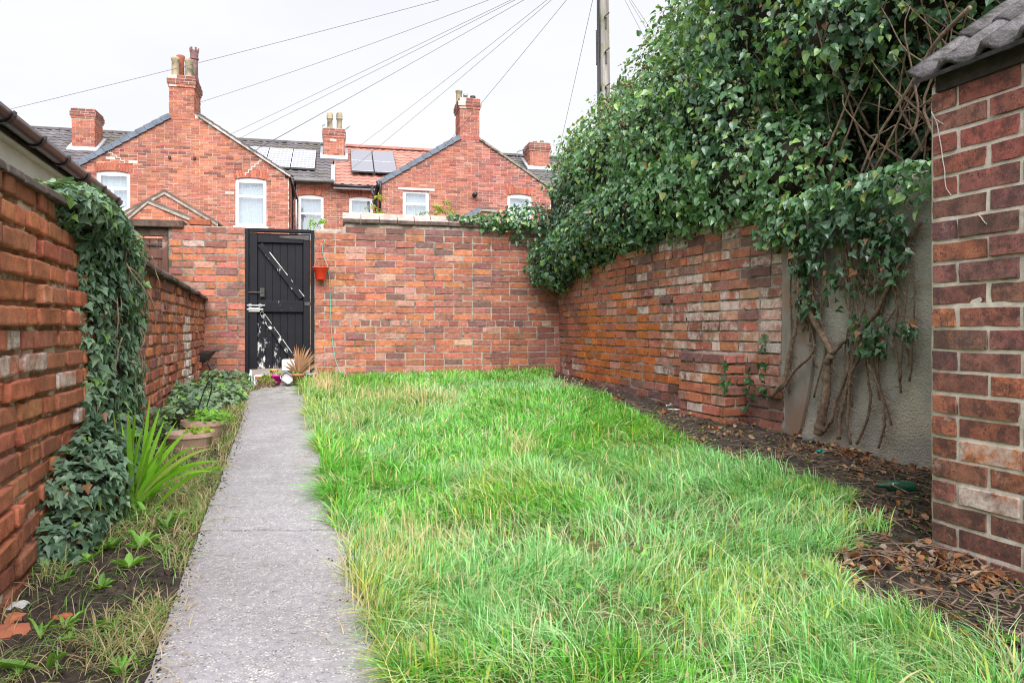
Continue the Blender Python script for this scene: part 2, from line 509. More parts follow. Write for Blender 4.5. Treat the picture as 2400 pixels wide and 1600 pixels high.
def mat_path():
    m, nt, b = nodes_of('exposed_aggregate_concrete')
    p = wpos(nt)
    f = noise_node(nt, p, 45, 6, 0.7)
    c = mixc(nt, mapr(nt, f, 0.3, 0.7), (0.235, 0.222, 0.235), (0.40, 0.385, 0.41))
    v = N(nt, 'ShaderNodeTexVoronoi', _Scale=135.0); v.feature = 'F1'; v.inputs['Randomness'].default_value = 1.0
    nt.links.new(p, v.inputs['Vector'])
    sz = mapr(nt, noise_node(nt, p, 30, 2, 0.5), 0.35, 0.65, 0.18, 0.5)
    peb = mathn(nt, 'LESS_THAN', v.outputs['Distance'], sz)
    pick = N(nt, 'ShaderNodeSeparateColor'); nt.links.new(v.outputs['Color'], pick.inputs[0])
    pc = mixc(nt, pick.outputs[1], (0.48, 0.44, 0.42), (0.74, 0.71, 0.68))
    pc = mixc(nt, mathn(nt, 'GREATER_THAN', pick.outputs[2], 0.82), pc, (0.13, 0.12, 0.125))
    on = mathn(nt, 'MULTIPLY', peb, mathn(nt, 'GREATER_THAN', pick.outputs[0], 0.25))
    c = mixc(nt, mathn(nt, 'MULTIPLY', on, 0.72), c, pc)
    big = noise_node(nt, p, 2.2, 4, 0.6)
    c = mixc(nt, 1.0, c, mixc(nt, mapr(nt, big, 0.35, 0.65), (0.82, 0.81, 0.80), (1.12, 1.12, 1.13)), 'MULTIPLY')
    ys = N(nt, 'ShaderNodeSeparateXYZ'); nt.links.new(p, ys.inputs[0])
    mz = mathn(nt, 'MULTIPLY', mapr(nt, ys.outputs[1], 5.6, 7.8), mapr(nt, noise_node(nt, p, 9, 6, 0.7), 0.46, 0.6))
    c = mixc(nt, mathn(nt, 'MULTIPLY', mz, 0.8), c, (0.085, 0.11, 0.025))
    damp = mapr(nt, noise_node(nt, p, 1.1, 6, 0.7), 0.50, 0.66, 0, 0.38)
    c = mixc(nt, damp, c, (0.17, 0.155, 0.15))
    grime = mathn(nt, 'MULTIPLY', mapr(nt, noise_node(nt, p, 5.0, 7, 0.75), 0.60, 0.70), 0.45)
    c = mixc(nt, grime, c, (0.095, 0.10, 0.055))
    pit = mapr(nt, noise_node(nt, p, 120, 2, 0.5), 0.66, 0.72)
    c = mixc(nt, mathn(nt, 'MULTIPLY', pit, 0.75), c, (0.045, 0.042, 0.045))
    nt.links.new(c, b.inputs['Base Color'])
    b.inputs['Roughness'].default_value = 0.85
    h = mathn(nt, 'SUBTRACT', mathn(nt, 'MULTIPLY', on, 0.5), pit)
    bump(nt, b, mathn(nt, 'ADD', h, f), 0.6, 0.004)
    return m
M_PATH = mat_path()

def mat_render():
    m, nt, b = nodes_of('grey_roughcast_render')
    p = wpos(nt)
    c = mixc(nt, mapr(nt, noise_node(nt, p, 3, 5, 0.6), 0.35, 0.65), (0.26, 0.245, 0.215), (0.41, 0.385, 0.34))
    c = mixc(nt, mapr(nt, noise_node(nt, p, 60, 4, 0.6), 0.55, 0.7, 0, 0.5), c, (0.42, 0.40, 0.36))
    c = mixc(nt, mapr(nt, noise_node(nt, p, 1.7, 3, 0.5), 0.54, 0.62, 0, 0.8), c, (0.46, 0.41, 0.33))
    nt.links.new(c, b.inputs['Base Color'])
    b.inputs['Roughness'].default_value = 0.95
    v = N(nt, 'ShaderNodeTexVoronoi', _Scale=70.0); nt.links.new(p, v.inputs['Vector'])
    mp = N(nt, 'ShaderNodeMapping'); mp.inputs['Scale'].default_value = (1, 1, 0.6)
    h = mathn(nt, 'ADD', v.outputs['Distance'], noise_node(nt, p, 90, 4, 0.6))
    bump(nt, b, h, 0.55, 0.008)
    return m
M_RENDER = mat_render()

def mat_lawn_base():
    m, nt, b = nodes_of('lawn_thatch')
    p = wpos(nt)
    c = mixc(nt, mapr(nt, noise_node(nt, p, 60, 4, 0.6), 0.35, 0.65), (0.055, 0.085, 0.018), (0.22, 0.19, 0.075))
    c = mixc(nt, mapr(nt, noise_node(nt, p, 4, 5, 0.65), 0.58, 0.7), c, (0.06, 0.042, 0.028))
    nt.links.new(c, b.inputs['Base Color']); b.inputs['Roughness'].default_value = 0.95
    bump(nt, b, noise_node(nt, p, 80, 5, 0.6), 1.0, 0.02)
    return m
M_LAWN = mat_lawn_base()

def mat_glass():
    m, nt, b = nodes_of('window_glass')
    out = nt.nodes['Material Output']
    tr = N(nt, 'ShaderNodeBsdfTransparent'); tr.inputs[0].default_value = (0.93, 0.96, 0.97, 1)
    gl = N(nt, 'ShaderNodeBsdfGlossy'); gl.inputs['Roughness'].default_value = 0.03; gl.inputs['Color'].default_value = (0.9, 0.94, 1, 1)
    mx = N(nt, 'ShaderNodeMixShader'); mx.inputs[0].default_value = 0.28
    nt.links.new(tr.outputs[0], mx.inputs[1]); nt.links.new(gl.outputs[0], mx.inputs[2]); nt.links.new(mx.outputs[0], out.inputs['Surface'])
    return m
M_GLASS = mat_glass()
M_CURTAIN = mat_plain('net_curtain', (0.78, 0.82, 0.85), 0.9, var=0.05)
M_ROOM = mat_plain('dim_room', (0.35, 0.36, 0.38), 0.9)

def mat_solar():
    m, nt, b = nodes_of('solar_glass')
    c, a = tint(nt)
    nt.links.new(c, b.inputs['Base Color'])
    b.inputs['Metallic'].default_value = 0.85  # pale metal imitates bright sky reflected in dark panel glass
    b.inputs['Roughness'].default_value = 0.25
    return m
M_SOLAR = mat_solar()

# ------------------------------------------------------------------ bricks
def brick_mesh(name, w, h, mat, jit, bev, seed, nx=4, ny=2, dep=0.05, soft=False):
    r = np.random.default_rng(seed)
    xs = np.linspace(-w / 2 + bev, w / 2 - bev, nx + 1); zs = np.linspace(-h / 2 + bev, h / 2 - bev, ny + 1)
    if soft:      # worn brick: rounded arris, slightly lumpy face
        e = 0.007
        nx = 5 if w > 0.15 else 4; ny = 3
        xs = np.concatenate([[-w / 2 + bev], np.linspace(-w / 2 + bev + e, w / 2 - bev - e, nx - 1), [w / 2 - bev]])
        zs = np.concatenate([[-h / 2 + bev], np.linspace(-h / 2 + bev + e, h / 2 - bev - e, ny - 1), [h / 2 - bev]])
    V = []; idx = {}
    for j, z in enumerate(zs):
        for i, x in enumerate(xs):
            idx[i, j] = len(V)
            V.append([x + r.normal(0, jit * 0.6), r.normal(0, jit * 0.5), z + r.normal(0, jit * 0.5)])
    Q = [(idx[i, j], idx[i + 1, j], idx[i + 1, j + 1], idx[i, j + 1]) for j in range(ny) for i in range(nx)]
    ring = [(i, 0) for i in range(nx)] + [(nx, j) for j in range(ny)] + [(i, ny) for i in range(nx, 0, -1)] + [(0, j) for j in range(ny, 0, -1)]
    k = len(ring)
    b1 = []; b2 = []
    for (i, j) in ring:
        x = -w / 2 + w * i / nx; z = -h / 2 + h * j / ny
        chip = abs(r.normal(0, jit)) if r.random() < 0.8 else abs(r.normal(0, jit * 3))
        sx = (1 if i == 0 else -1 if i == nx else 0) * chip; sz = (1 if j == 0 else -1 if j == ny else 0) * chip
        corner = (i in (0, nx)) and (j in (0, ny))
        if corner: sx *= 1.6; sz *= 1.6
        b1.append(len(V)); V.append([x + sx, bev * 0.9 + chip * 0.5, z + sz])
    for (i, j) in ring:
        x = -w / 2 + w * i / nx; z = -h / 2 + h * j / ny
        b2.append(len(V)); V.append([x, dep, z])
    for a in range(k):
        c = (a + 1) % k
        Q.append((b1[a], b1[c], idx[ring[c]], idx[ring[a]]))
        Q.append((b2[a], b2[c], b1[c], b1[a]))
    me = mesh_np(name, V, [np.array(Q)], mat, soft, np.ones((len(V), 4)))
    return me

SW, SH = 0.228, 0.069
def brick_set(tagname, mat, jit, bev, n=8, soft=False):
    return {'s': [brick_mesh('brick', SW, SH, mat, jit, bev, 100 + i, soft=soft) for i in range(n)],
            'h': [brick_mesh('brick', 0.110, SH, mat, jit, bev, 300 + i, nx=2, soft=soft) for i in range(n)]}

def vary(c, v=0.12, hue=0.05):
    k = 1 + random.gauss(0, v)
    return tuple(max(0.004, x * k * (1 + random.gauss(0, hue))) for x in c[:3])

ORANGE, RED, PURP, DARK, PINK, BUFF = (0.49, 0.180, 0.098), (0.42, 0.155, 0.105), (0.34, 0.142, 0.118), (0.225, 0.115, 0.105), (0.51, 0.27, 0.21), (0.60, 0.43, 0.29)
def pick(table):
    r = random.random() * sum(w for w, _, _ in table)
    for w, c, a in table:
        r -= w
        if r <= 0: return vary(c) + (max(0.0, a + random.gauss(0, 0.07)),)
    return vary(table[0][1]) + (0.0,)

def lay(L, zb, zt, course=0.0796, pitch=0.2375, header_rows=(), holes=(), off=0.0, J=0.0105, wob=0.003, halves=0.06, JV=None):
    """rows of (s0, s1, z0, z1); zb and zt may be functions of s"""
    fb = zb if callable(zb) else (lambda s: zb); ft = zt if callable(zt) else (lambda s: zt)
    z0 = min(fb(s) for s in np.linspace(0, L, 9)); z1 = max(ft(s) for s in np.linspace(0, L, 9))
    out = []; row = 0; z = z0
    while z < z1 - course * 0.5:
        hd = row in header_rows
        s = -(pitch / 2 if row % 2 else 0.0) + off
        if hd: s = -(pitch / 4) + off
        while s < L:
            w = pitch / 2 if hd else pitch
            if not hd and random.random() < halves: w = pitch / 2
            a, b = max(s, 0.0), min(s + w, L)
            s += w
            if b - a < 0.045: continue
            m = (a + b) / 2
            if z + course * 0.6 < fb(m) or z + course * 0.62 > ft(m): continue
            seg = [(a, b)]
            for h0, h1, hz0, hz1 in holes:
                if hz0 < z + course / 2 < hz1:
                    seg = [q for (u, v) in seg for q in ((u, min(v, h0)), (max(u, h1), v)) if q[1] - q[0] > 0.03]
            for a, b in seg:
                JV_ = JV or J
                out.append([a + JV_ / 2 + random.uniform(-wob, wob), b - JV_ / 2 + random.uniform(-wob, wob), z + J / 2 + random.uniform(-wob, wob) * 0.5, z + course - J / 2 + random.uniform(-wob, wob) * 0.5])
        z += course; row += 1
    return out

def shown(p, size):
    """rough size in the picture; 0 outside the frame"""
    if p[1] < 0.3: return 0.0
    px = p[0] / p[1] * F + CX; py = HY - (p[2] - CZ) / p[1] * F
    if not (-30 < px < 2430 and -30 < py < 1630): return 0.0
    return size * F / p[1]

def place_bricks(parent, fr, rows, bset, colour, mat, bend=None, proud=0.003, limit=300, rest='brick_courses', missing=None):
    """each brick an object of its own (the largest in view first), the rest one mesh"""
    rec = []
    for a, b, z0, z1 in rows:
        m, z = (a + b) / 2, (z0 + z1) / 2
        c = colour(m, z)
        if c is None: continue
        t = min(random.gauss(-0.4 * proud, proud), 0.0015) + (bend(m, z) if bend else 0.0)
        yaw = 0.0
        if bend: yaw = math.atan2(bend(m + 0.05, z) - bend(m - 0.05, z), 0.1)
        rec.append((m, t, z, b - a, z1 - z0, c, yaw + random.gauss(0, 0.006), random.gauss(0, 0.006)))
    vis = sorted(range(len(rec)), key=lambda i: -shown(fr.p(rec[i][0], rec[i][1], rec[i][2]), rec[i][3]))
    solo = set(i for i in vis[:limit] if shown(fr.p(rec[i][0], rec[i][1], rec[i][2]), 1) > 0)
    base = Vector(root_of(parent))
    VV = []; QQ = []; CC = []; n = 0
    for i, (m, t, z, w, h, c, yaw, roll) in enumerate(rec):
        kind, nat = ('s', SW) if w > 0.17 else ('h', 0.110)
        me = random.choice(bset[kind])
        p = fr.p(m, t, z)
        rot = Matrix.Rotation(fr.ang() + yaw, 4, 'Z') @ Matrix.Rotation(roll, 4, 'Y')
        mw = Matrix.Translation(Vector(p)) @ rot @ Matrix.Diagonal((w / nat, 1, h / SH, 1))
        if i in solo:
            o = bpy.data.objects.new('brick', me)
            C.objects.link(o)
            o.parent = parent
            o.matrix_parent_inverse = Matrix.Translation(-base)
            o.matrix_basis = mw
            o.color = c
        else:
            k = len(me.vertices)
            v = np.empty(k * 3, np.float32); me.vertices.foreach_get('co', v)
            A = np.array(mw)
            VV.append(v.reshape(-1, 3) @ A[:3, :3].T + A[:3, 3])
            q = np.empty(len(me.loops), np.int32); me.loops.foreach_get('vertex_index', q)
            QQ.append(q.reshape(-1, 4) + n); n += k
            CC.append(np.tile(np.array(c, float), (k, 1)))
    if VV:
        obj_np(rest, np.concatenate(VV), [np.concatenate(QQ)], mat, parent, False, np.concatenate(CC), 'stuff')

def mortar_slab(parent, fr, L, zb, zt, mat, depth=0.22, recess=0.009, rough=0.003, bend=None, holes=(), step=0.04, s0=0.0, name='mortar_core'):
    """wall body behind the brick faces, its front uneven; holes are left open"""
    fb = zb if callable(zb) else (lambda s: zb); ft = zt if callable(zt) else (lambda s: zt)
    S = list(np.arange(s0, L + step * 0.5, step)); S[-1] = L
    nz = max(2, int((ft(L / 2) - fb(L / 2)) / step))
    g = np.array([[(s, 0, fb(s) + (ft(s) - fb(s)) * j / nz) for j in range(nz + 1)] for s in S])
    sh = g.shape[:2]; g = g.reshape(-1, 3)
    t = recess + rough * 2 * (fbm(np.column_stack([g[:, 0] * 14, g[:, 2] * 14, 0 * g[:, 0]]), 5, 3) - 0.5) * 2
    if bend is not None: t = t + np.array([bend(a, b) for a, b in zip(g[:, 0], g[:, 2])])
    g[:, 1] = t
    back = g.copy(); back[:, 1] = depth
    nb = len(g); W = sh[1]
    q = []
    for i in range(sh[0] - 1):
        for j in range(sh[1] - 1):
            a, b = (S[i] + S[i + 1]) / 2, (g[i * W + j, 2] + g[i * W + j + 1, 2]) / 2
            if any(h0 < a < h1 and z0 < b < z1 for h0, h1, z0, z1 in holes): continue
            f = (i * W + j, (i + 1) * W + j, (i + 1) * W + j + 1, i * W + j + 1)
            q.append(f); q.append(tuple(nb + x for x in reversed(f)))
    I, Jn = sh[0] - 1, sh[1] - 1
    for i in range(I):
        q.append((i * W + Jn, (i + 1) * W + Jn, nb + (i + 1) * W + Jn, nb + i * W + Jn))
        q.append(((i + 1) * W, i * W, nb + i * W, nb + (i + 1) * W))
    for j in range(Jn):
        q.append((j, j + 1, nb + j + 1, nb + j))
        q.append((I * W + j + 1, I * W + j, nb + I * W + j, nb + I * W + j + 1))
    V = fr.arr(np.concatenate([g, back]))
    return obj_np(name, V, [np.array(q)], mat, parent, True)
# ------------------------------------------------------------------ frames of the place
B = Frame((-2.341, 8.595), (0.973, 0.23))            # back garden wall
RW = Frame((0.60, 9.30), (1.31, -4.23))              # wall along the far side, runs towards the camera
LW = Frame((-1.13, 0.90), (-0.319, 1.0))             # wall along the path side, runs away
OH = Frame((1.571, 2.72), (0.319, -1.0))             # outhouse side wall, runs towards the camera
T = Frame((-9.57, 21.2), (0.973, 0.23))              # terrace of houses

# ------------------------------------------------------------------ ground, lawn, path
def ground():
    xs = np.concatenate([[-900, -300, -100, -40, -15, -8], np.linspace(-5, 5, 126), [8, 15, 40, 100, 300, 900]])
    ys = np.concatenate([[-300, -60, -15, -4], np.linspace(-1, 11, 151), [15, 25, 40, 80, 200, 600, 1500]])
    X, Y = np.meshgrid(xs, ys, indexing='ij')
    Z = lift(X, Y)
    V = np.stack([X, Y, Z], -1).reshape(-1, 3)
    near = (np.abs(V[:, 0]) < 5) & (V[:, 1] > -1) & (V[:, 1] < 11)
    V[near, 2] += 0.012 * (fbm(V[near] * [16, 16, 0], 9, 3) - 0.5)
    w = len(ys)
    I, J = np.meshgrid(np.arange(len(xs) - 1), np.arange(w - 1), indexing='ij')
    a = (I * w + J).ravel()
    q = np.column_stack([a, a + w, a + w + 1, a + 1])
    o = obj_np('ground', V, [q], M_SOIL, None, True)
    o['kind'] = 'structure'
ground()

PATH_L = [(300, 1720), (352, 1600), (383, 1517), (425, 1390), (455, 1298), (486, 1214), (520, 1130), (536, 1076), (566, 1000), (584, 925)]
PATH_R = [(975, 1720), (918, 1600), (838, 1413), (812, 1291), (770, 1214), (748, 1076), (734, 1030), (724, 994), (714, 950), (704, 913)]
pl = np.array([gpt(*p) for p in PATH_L]); pr = np.array([gpt(*p) for p in PATH_R])

def edge_x(line, y):
    o = np.argsort(line[:, 1])
    return np.interp(y, line[o, 1], line[o, 0])

def path():
    ys = np.linspace(0.75, 7.62, 90)
    xl = edge_x(pl, ys); xr = edge_x(pr, ys)
    lo = ys < pl[0, 1]
    xl[lo] = pl[0, 0] + (pl[0, 1] - ys[lo]) * 0.32; xr[lo] = pr[0, 0] + (pr[0, 1] - ys[lo]) * 0.22
    xl = xl + 0.02 * (fbm(np.column_stack([ys * 9, ys * 0, ys * 0]), 21, 3) - 0.5)
    xr = xr + 0.05 + 0.03 * (fbm(np.column_stack([ys * 9, ys * 0, ys * 0]), 22, 3) - 0.5)
    # three cast sections with a ragged gap between them
    cuts = [(0.75, 2.83), (2.838, 5.35), (5.357, 7.62)]
    for k, (a, b) in enumerate(cuts):
        m = (ys >= a) & (ys <= b)
        yy = np.concatenate([[a], ys[m], [b]]); l = np.interp(yy, ys, xl); r = np.interp(yy, ys, xr)
        nu = 9
        top = []
        for i, y in enumerate(yy):
            for u in range(nu):
                x = l[i] + (r[i] - l[i]) * u / (nu - 1)
                dy = 0.0
                if i in (0, len(yy) - 1): dy = 0.03 * (u / (nu - 1) - 0.5) + (0.012 * math.sin(u * 2.1 + k))
                drop = 0.006 if u in (0, nu - 1) else 0.0
                top.append((x, y + dy, 0.04 * y + 0.034 - drop + 0.004 * math.sin(3 * y + x * 5) + (0.004 if k == 1 else 0)))
        top = np.array(top); bot = top.copy(); bot[:, 2] -= 0.08
        n = len(top); m2 = len(yy)
        q = [(i * nu + u, i * nu + u + 1, (i + 1) * nu + u + 1, (i + 1) * nu + u) for i in range(m2 - 1) for u in range(nu - 1)]
        for i in range(m2 - 1):
            q.append((n + i * nu, i * nu, (i + 1) * nu, n + (i + 1) * nu))
            e = nu - 1
            q.append((i * nu + e, n + i * nu + e, n + (i + 1) * nu + e, (i + 1) * nu + e))
        for u in range(nu - 1):
            q.append((u + 1, u, n + u, n + u + 1)); f = (m2 - 1) * nu
            q.append((f + u, f + u + 1, n + f + u + 1, n + f + u))
        o = obj_np('path', np.concatenate([top, bot]), [np.array(q)], M_PATH, None, False)
        o['kind'] = 'structure'
path()

# lawn outline on the ground (its soft edge follows the bare strip under the far wall)
LAWN_R = [(1285, 893), (1385, 925), (1470, 958), (1545, 992), (1590, 1032), (1660, 1066), (1800, 1108), (1910, 1150), (2000, 1190), (1985, 1250), (1985, 1330), (2060, 1420), (2180, 1490), (2370, 1560), (2520, 1720)]
lr = np.array([gpt(*p) for p in LAWN_R])
def lawn_edges(y):
    xl = edge_x(pr, y) + 0.03
    low = y < pr[0, 1]
    xl = np.where(low, pr[0, 0] + (pr[0, 1] - y) * 0.22 + 0.03, xl)
    xr = edge_x(lr, y)
    return xl, xr
def back_y(x):
    return 8.595 + (x + 2.341) * 0.23 / 0.973

def lawn():
    ys = np.linspace(0.9, 9.2, 120); V = []; nu = 40
    xl, xr = lawn_edges(ys)
    xr = xr + 0.10 * (fbm(np.column_stack([ys * 3, ys * 0, ys * 0]), 31, 3) - 0.5)
    top = np.array([[(l + (r - l) * u / (nu - 1), y) for u in range(nu)] for l, r, y in zip(xl, xr, ys)]).reshape(-1, 2)
    by = back_y(top[:, 0]) - 0.01
    top[:, 1] = np.minimum(top[:, 1], by)
    z = lift(top[:, 0], top[:, 1]) + 0.012 + 0.03 * (fbm(np.column_stack([top * 5, 0 * top[:, 0]]), 33, 3) - 0.3)
    e = np.tile(np.minimum(np.arange(nu), np.arange(nu)[::-1]), len(ys))
    z = np.where(e == 0, z - 0.05, z)
    w = nu
    q = [(i * w + u, i * w + u + 1, (i + 1) * w + u + 1, (i + 1) * w + u) for i in range(len(ys) - 1) for u in range(w - 1)]
    o = obj_np('lawn', np.column_stack([top, z]), [np.array(q)], M_LAWN, None, True)
    o['kind'] = 'structure'
lawn()

# ------------------------------------------------------------------ garden walls
SET_A = brick_set('a', M_BRICK, 0.0021, 0.003, 14)
SET_W = brick_set('w', M_BRICK_WORN, 0.0030, 0.0060, 14, soft=True)
SET_M = brick_set('m', M_BRICK_MOSS, 0.0024, 0.0034, 14)
SET_E = brick_set('e', M_BRICK_ENG, 0.0017, 0.0028, 14)

def coping_piece(fr, s0, s1, prof, parent, name, mats, dark_faces=(0,), z=0.0, tilt=0.0):
    """prof: closed (t,z) section; faces listed in dark_faces get the second material"""
    k = len(prof)
    v = [(s0, t, zz + z) for t, zz in prof] + [(s1, t, zz + z + tilt) for t, zz in prof]
    q = [(i, k + i, k + (i + 1) % k, (i + 1) % k) for i in range(k)]
    tr = [(0, i, i + 1) for i in range(1, k - 1)] + [(k, k + i + 1, k + i) for i in range(1, k - 1)]
    o = obj_np(name, fr.arr(v), [np.array(q), np.array(tr)], mats, parent)
    if len(mats) > 1:
        for i in dark_faces: o.data.polygons[i].material_index = 1
    b = o.modifiers.new('bevel', 'BEVEL'); b.width = 0.005; b.segments = 2
    return o

def back_wall():
    w = thing('garden_wall', 'tall weathered red brick wall across the end of the garden, pink coping on top', 'wall', B.p(1.5, 0, 0.3))
    top = lambda s: 2.13 if s < 0.335 else 2.205
    hdr = (1, 8, 10)
    tabL = [(3.0, ORANGE, 0.2), (3.0, RED, 0.2), (1.9, PURP, 0.25), (0.8, DARK, 0.15), (0.9, PINK, 0.36)]
    tabR = [(1.8, ORANGE, 0.15), (3.2, RED, 0.2), (2.6, PURP, 0.2), (1.0, DARK, 0.12), (0.5, PINK, 0.36), (0.08, BUFF, 0.2)]
    def colour(s, z):
        c = list(pick(tabL if s < 1.1 or z > 1.5 else tabR))
        if z > 1.95:
            if random.random() < 0.6: c = list(pick([(2, PURP, 0.1), (2, RED, 0.1), (1, DARK, 0.1)]))
            c[:3] = [x * 0.82 for x in c[:3]]
        if s > 2.2: c[:3] = [x * 0.82 for x in c[:3]]
        return tuple(c)
    rows = lay(3.08, 0.25, top, header_rows=(9,), halves=0.09, wob=0.0045)
    r2 = []
    mortar_slab(w, B, 3.3, 0.15, lambda s: top(s) - 0.004, M_MORTAR, depth=0.23, recess=0.005, rough=0.0025)
    place_bricks(w, B, rows + r2, SET_A, colour, M_BRICK)
    # sloped terracotta coping, one stone after another
    s = 0.325; i = 0
    prof = [(-0.035, 2.207), (-0.035, 2.252), (0.10, 2.345), (0.265, 2.256), (0.265, 2.207)]
    while s < 2.9:
        l = 0.208 + random.uniform(-0.008, 0.012)
        coping_piece(B, s, s + l - 0.008, prof, w, 'coping_stone', [M_COPE, M_COPE_EDGE], (0,), z=random.uniform(-0.003, 0.003), tilt=random.uniform(-0.004, 0.004))
        s += l
    MB(B).box((0.33, 0.0, 2.196), (2.9, 0.23, 2.206)).build('bedding_mortar', M_MORTAR_GREY, w)
back_wall()

def pier_wall():
    fr = B.sub(-1.60)
    w = thing('brick_pier', 'short square brick wall between the black gate and the brown door', 'pier', fr.p(0.4, 0, 0.3))
    tab = [(3.6, ORANGE, 0.15), (2.2, RED, 0.15), (1.2, PURP, 0.2), (0.7, DARK, 0.1), (1.3, PINK, 0.42)]
    mortar_slab(w, fr, 0.822, 0.15, 2.116, M_MORTAR_GREY, depth=0.23, recess=0.005, rough=0.0025)
    place_bricks(w, fr, lay(0.826, 0.20, 2.12, off=0.03, halves=0.2), SET_A, lambda s, z: pick(tab) if z > 1.0 else pick([(2, RED, .1), (2, PURP, .1), (1, ORANGE, .1)]), M_BRICK)
    b = bpy.data.objects.new('loose_brick', SET_A['s'][2].copy())
    C.objects.link(b)
    b.matrix_world = Matrix.Translation(Vector(fr.p(0.33, 0.0, 2.161))) @ Matrix.Rotation(fr.ang() + 0.05, 4, 'Z')
    b.color = (0.42, 0.12, 0.06, 0.1)
    me = MB(fr).box((0.215, 0.0, 2.127), (0.445, 0.10, 2.195)).build('loose_brick', M_BRICK, None, bevel=0.006, col=(0.42, 0.12, 0.06, 0.1))
    bpy.data.objects.remove(b)
    me.name = 'loose_brick'
    tag(me, 'single orange brick lying on top of the pier beside the brown door', 'brick')
pier_wall()

def right_wall():
    L = 4.43
    top = lambda s: 1.55 + 0.26 * min(1, s / 3.6)
    bend = lambda s, z: -0.05 * math.sin(math.pi * min(max(s, 0), L) / L) + 0.012 * math.sin(2.2 * s + 3 * z)
    w = thing('side_wall', 'bulging old brick wall under the ivy with whitewashed patches and a rebuilt part', 'wall', RW.p(2.2, 0, 0.2))
    far = [(2.2, ORANGE, 0.15), (3.4, RED, 0.22), (2.2, PURP, 0.22), (1.0, PINK, 0.3)]
    mid = [(5, (0.52, 0.155, 0.045), 0.12), (1.6, RED, 0.1), (0.7, PINK, 0.2)]
    white = [(2.2, PURP, 0.54), (2.2, PINK, 0.52), (1.8, RED, 0.47), (0.9, DARK, 0.32), (1.1, ORANGE, 0.43)]
    base = [(2, PURP, 0.2), (2, DARK, 0.15), (2, (0.30, 0.13, 0.10), 0.3)]
    def colour(s, z):
        if z < 0.36 + 0.02 * s and s > 0.4: return pick(base)
        if s < 0.7 and z < 0.62: return pick([(1, PINK, 0.6), (1, RED, 0.5), (1, PURP, 0.4)])
        edge = 2.15 + (1.35 - z) * 0.9 + 0.25 * math.sin(z * 9)
        if s > edge and z > 0.5: return pick(white)
        if 0.75 < s < 3.2 and z < 1.22 + 0.1 * math.sin(4 * s): return pick(mid)
        return pick(far)
    mortar_slab(w, RW, L, 0.05, top, M_MORTAR_GREY, depth=0.26, recess=0.006, rough=0.004, bend=bend)
    place_bricks(w, RW, lay(L, 0.12, top, halves=0.12, wob=0.004), SET_M, colour, M_BRICK_MOSS, bend=bend, proud=0.005)
    # low buttress built against it
    fb = RW.sub(3.33, -0.20)
    bt = thing('brick_buttress', 'low stepped brick buttress built against the old side wall', 'buttress', fb.p(0.33, 0, 0.2))
    MB(fb).box((0.012, 0.012, 0.1), (0.655, 0.19, 0.742)).build('mortar_core', M_MORTAR_GREY, bt)
    tabb = [(2, PINK, 0.5), (2, ORANGE, 0.3), (1, PURP, 0.45), (1, RED, 0.3)]
    hi = [(2, PURP, 0.35), (2, DARK, 0.3)]
    place_bricks(bt, fb, lay(0.665, 0.11, 0.745, halves=0.15), SET_M, lambda s, z: pick(hi if z > 0.66 else tabb), M_BRICK_MOSS, proud=0.004)
    fe = fb.sub(0.667, 0.0, math.pi / 2)
    place_bricks(bt, fe, lay(0.19, 0.11, 0.745, pitch=0.20, halves=0.0, wob=0.004), SET_W, lambda s, z: pick([(2, RED, 0.1), (2, (0.34, 0.12, 0.07), 0.15), (1, PURP, 0.2)]), M_BRICK_WORN, proud=0.006)
right_wall()

def rendered_wall():
    fr = RW.sub(4.43, 0.0)
    L, H = 3.2, 1.80
    w = thing('rendered_wall', 'grey roughcast rendered wall with clinging ivy stems beside the old brick wall', 'wall', fr.p(0.8, 0, 0.2))
    ns, nz = 150, 110
    S, Z = np.meshgrid(np.linspace(0, L, ns), np.linspace(0.0, H, nz), indexing='ij')
    p = np.column_stack([S.ravel(), 0 * S.ravel(), Z.ravel()])
    rough = 0.0045 * (fbm(p * 34, 41, 3) - 0.5) + 0.02 * (fbm(p * 2.5, 43, 2) - 0.5)
    p[:, 1] = 0.02 - rough
    back = p.copy(); back[:, 1] = 0.25
    n = len(p)
    I, J = np.meshgrid(np.arange(ns - 1), np.arange(nz - 1), indexing='ij'); a = (I * nz + J).ravel()
    q = np.column_stack([a, a + nz, a + nz + 1, a + 1])
    side = []
    for j in range(nz - 1):
        side += [(j, j + 1, n + j + 1, n + j), ((ns - 1) * nz + j + 1, (ns - 1) * nz + j, n + (ns - 1) * nz + j, n + (ns - 1) * nz + j + 1)]
    for i in range(ns - 1):
        side.append((i * nz + nz - 1, (i + 1) * nz + nz - 1, n + (i + 1) * nz + nz - 1, n + i * nz + nz - 1))
    obj_np('roughcast', fr.arr(np.concatenate([p, back])), [q, n + q[:, ::-1], np.array(side)], M_RENDER, w, True)
    # smooth stained board fixed over the joint of the two walls
    poly = [(-0.03, 0.30), (0.02, 0.20), (0.10, 0.16), (0.16, 0.26), (0.21, 0.42), (0.26, 0.62), (0.29, 0.80), (0.27, 1.10), (0.22, 1.60), (0.20, 1.78), (-0.03, 1.78)]
    MB(fr).prism(poly, -0.004, 0.012).build('board', mat_noise('stained_board', (0.19, 0.165, 0.145), (0.32, 0.285, 0.255), 0.85, 6, 50, 0.4, 0.004, c3=(0.24, 0.16, 0.12), s3=2.2, stretch=(1, 1, 0.3)), w, bevel=0.004)['label'] = 'grey-brown weathered smooth board'
rendered_wall()

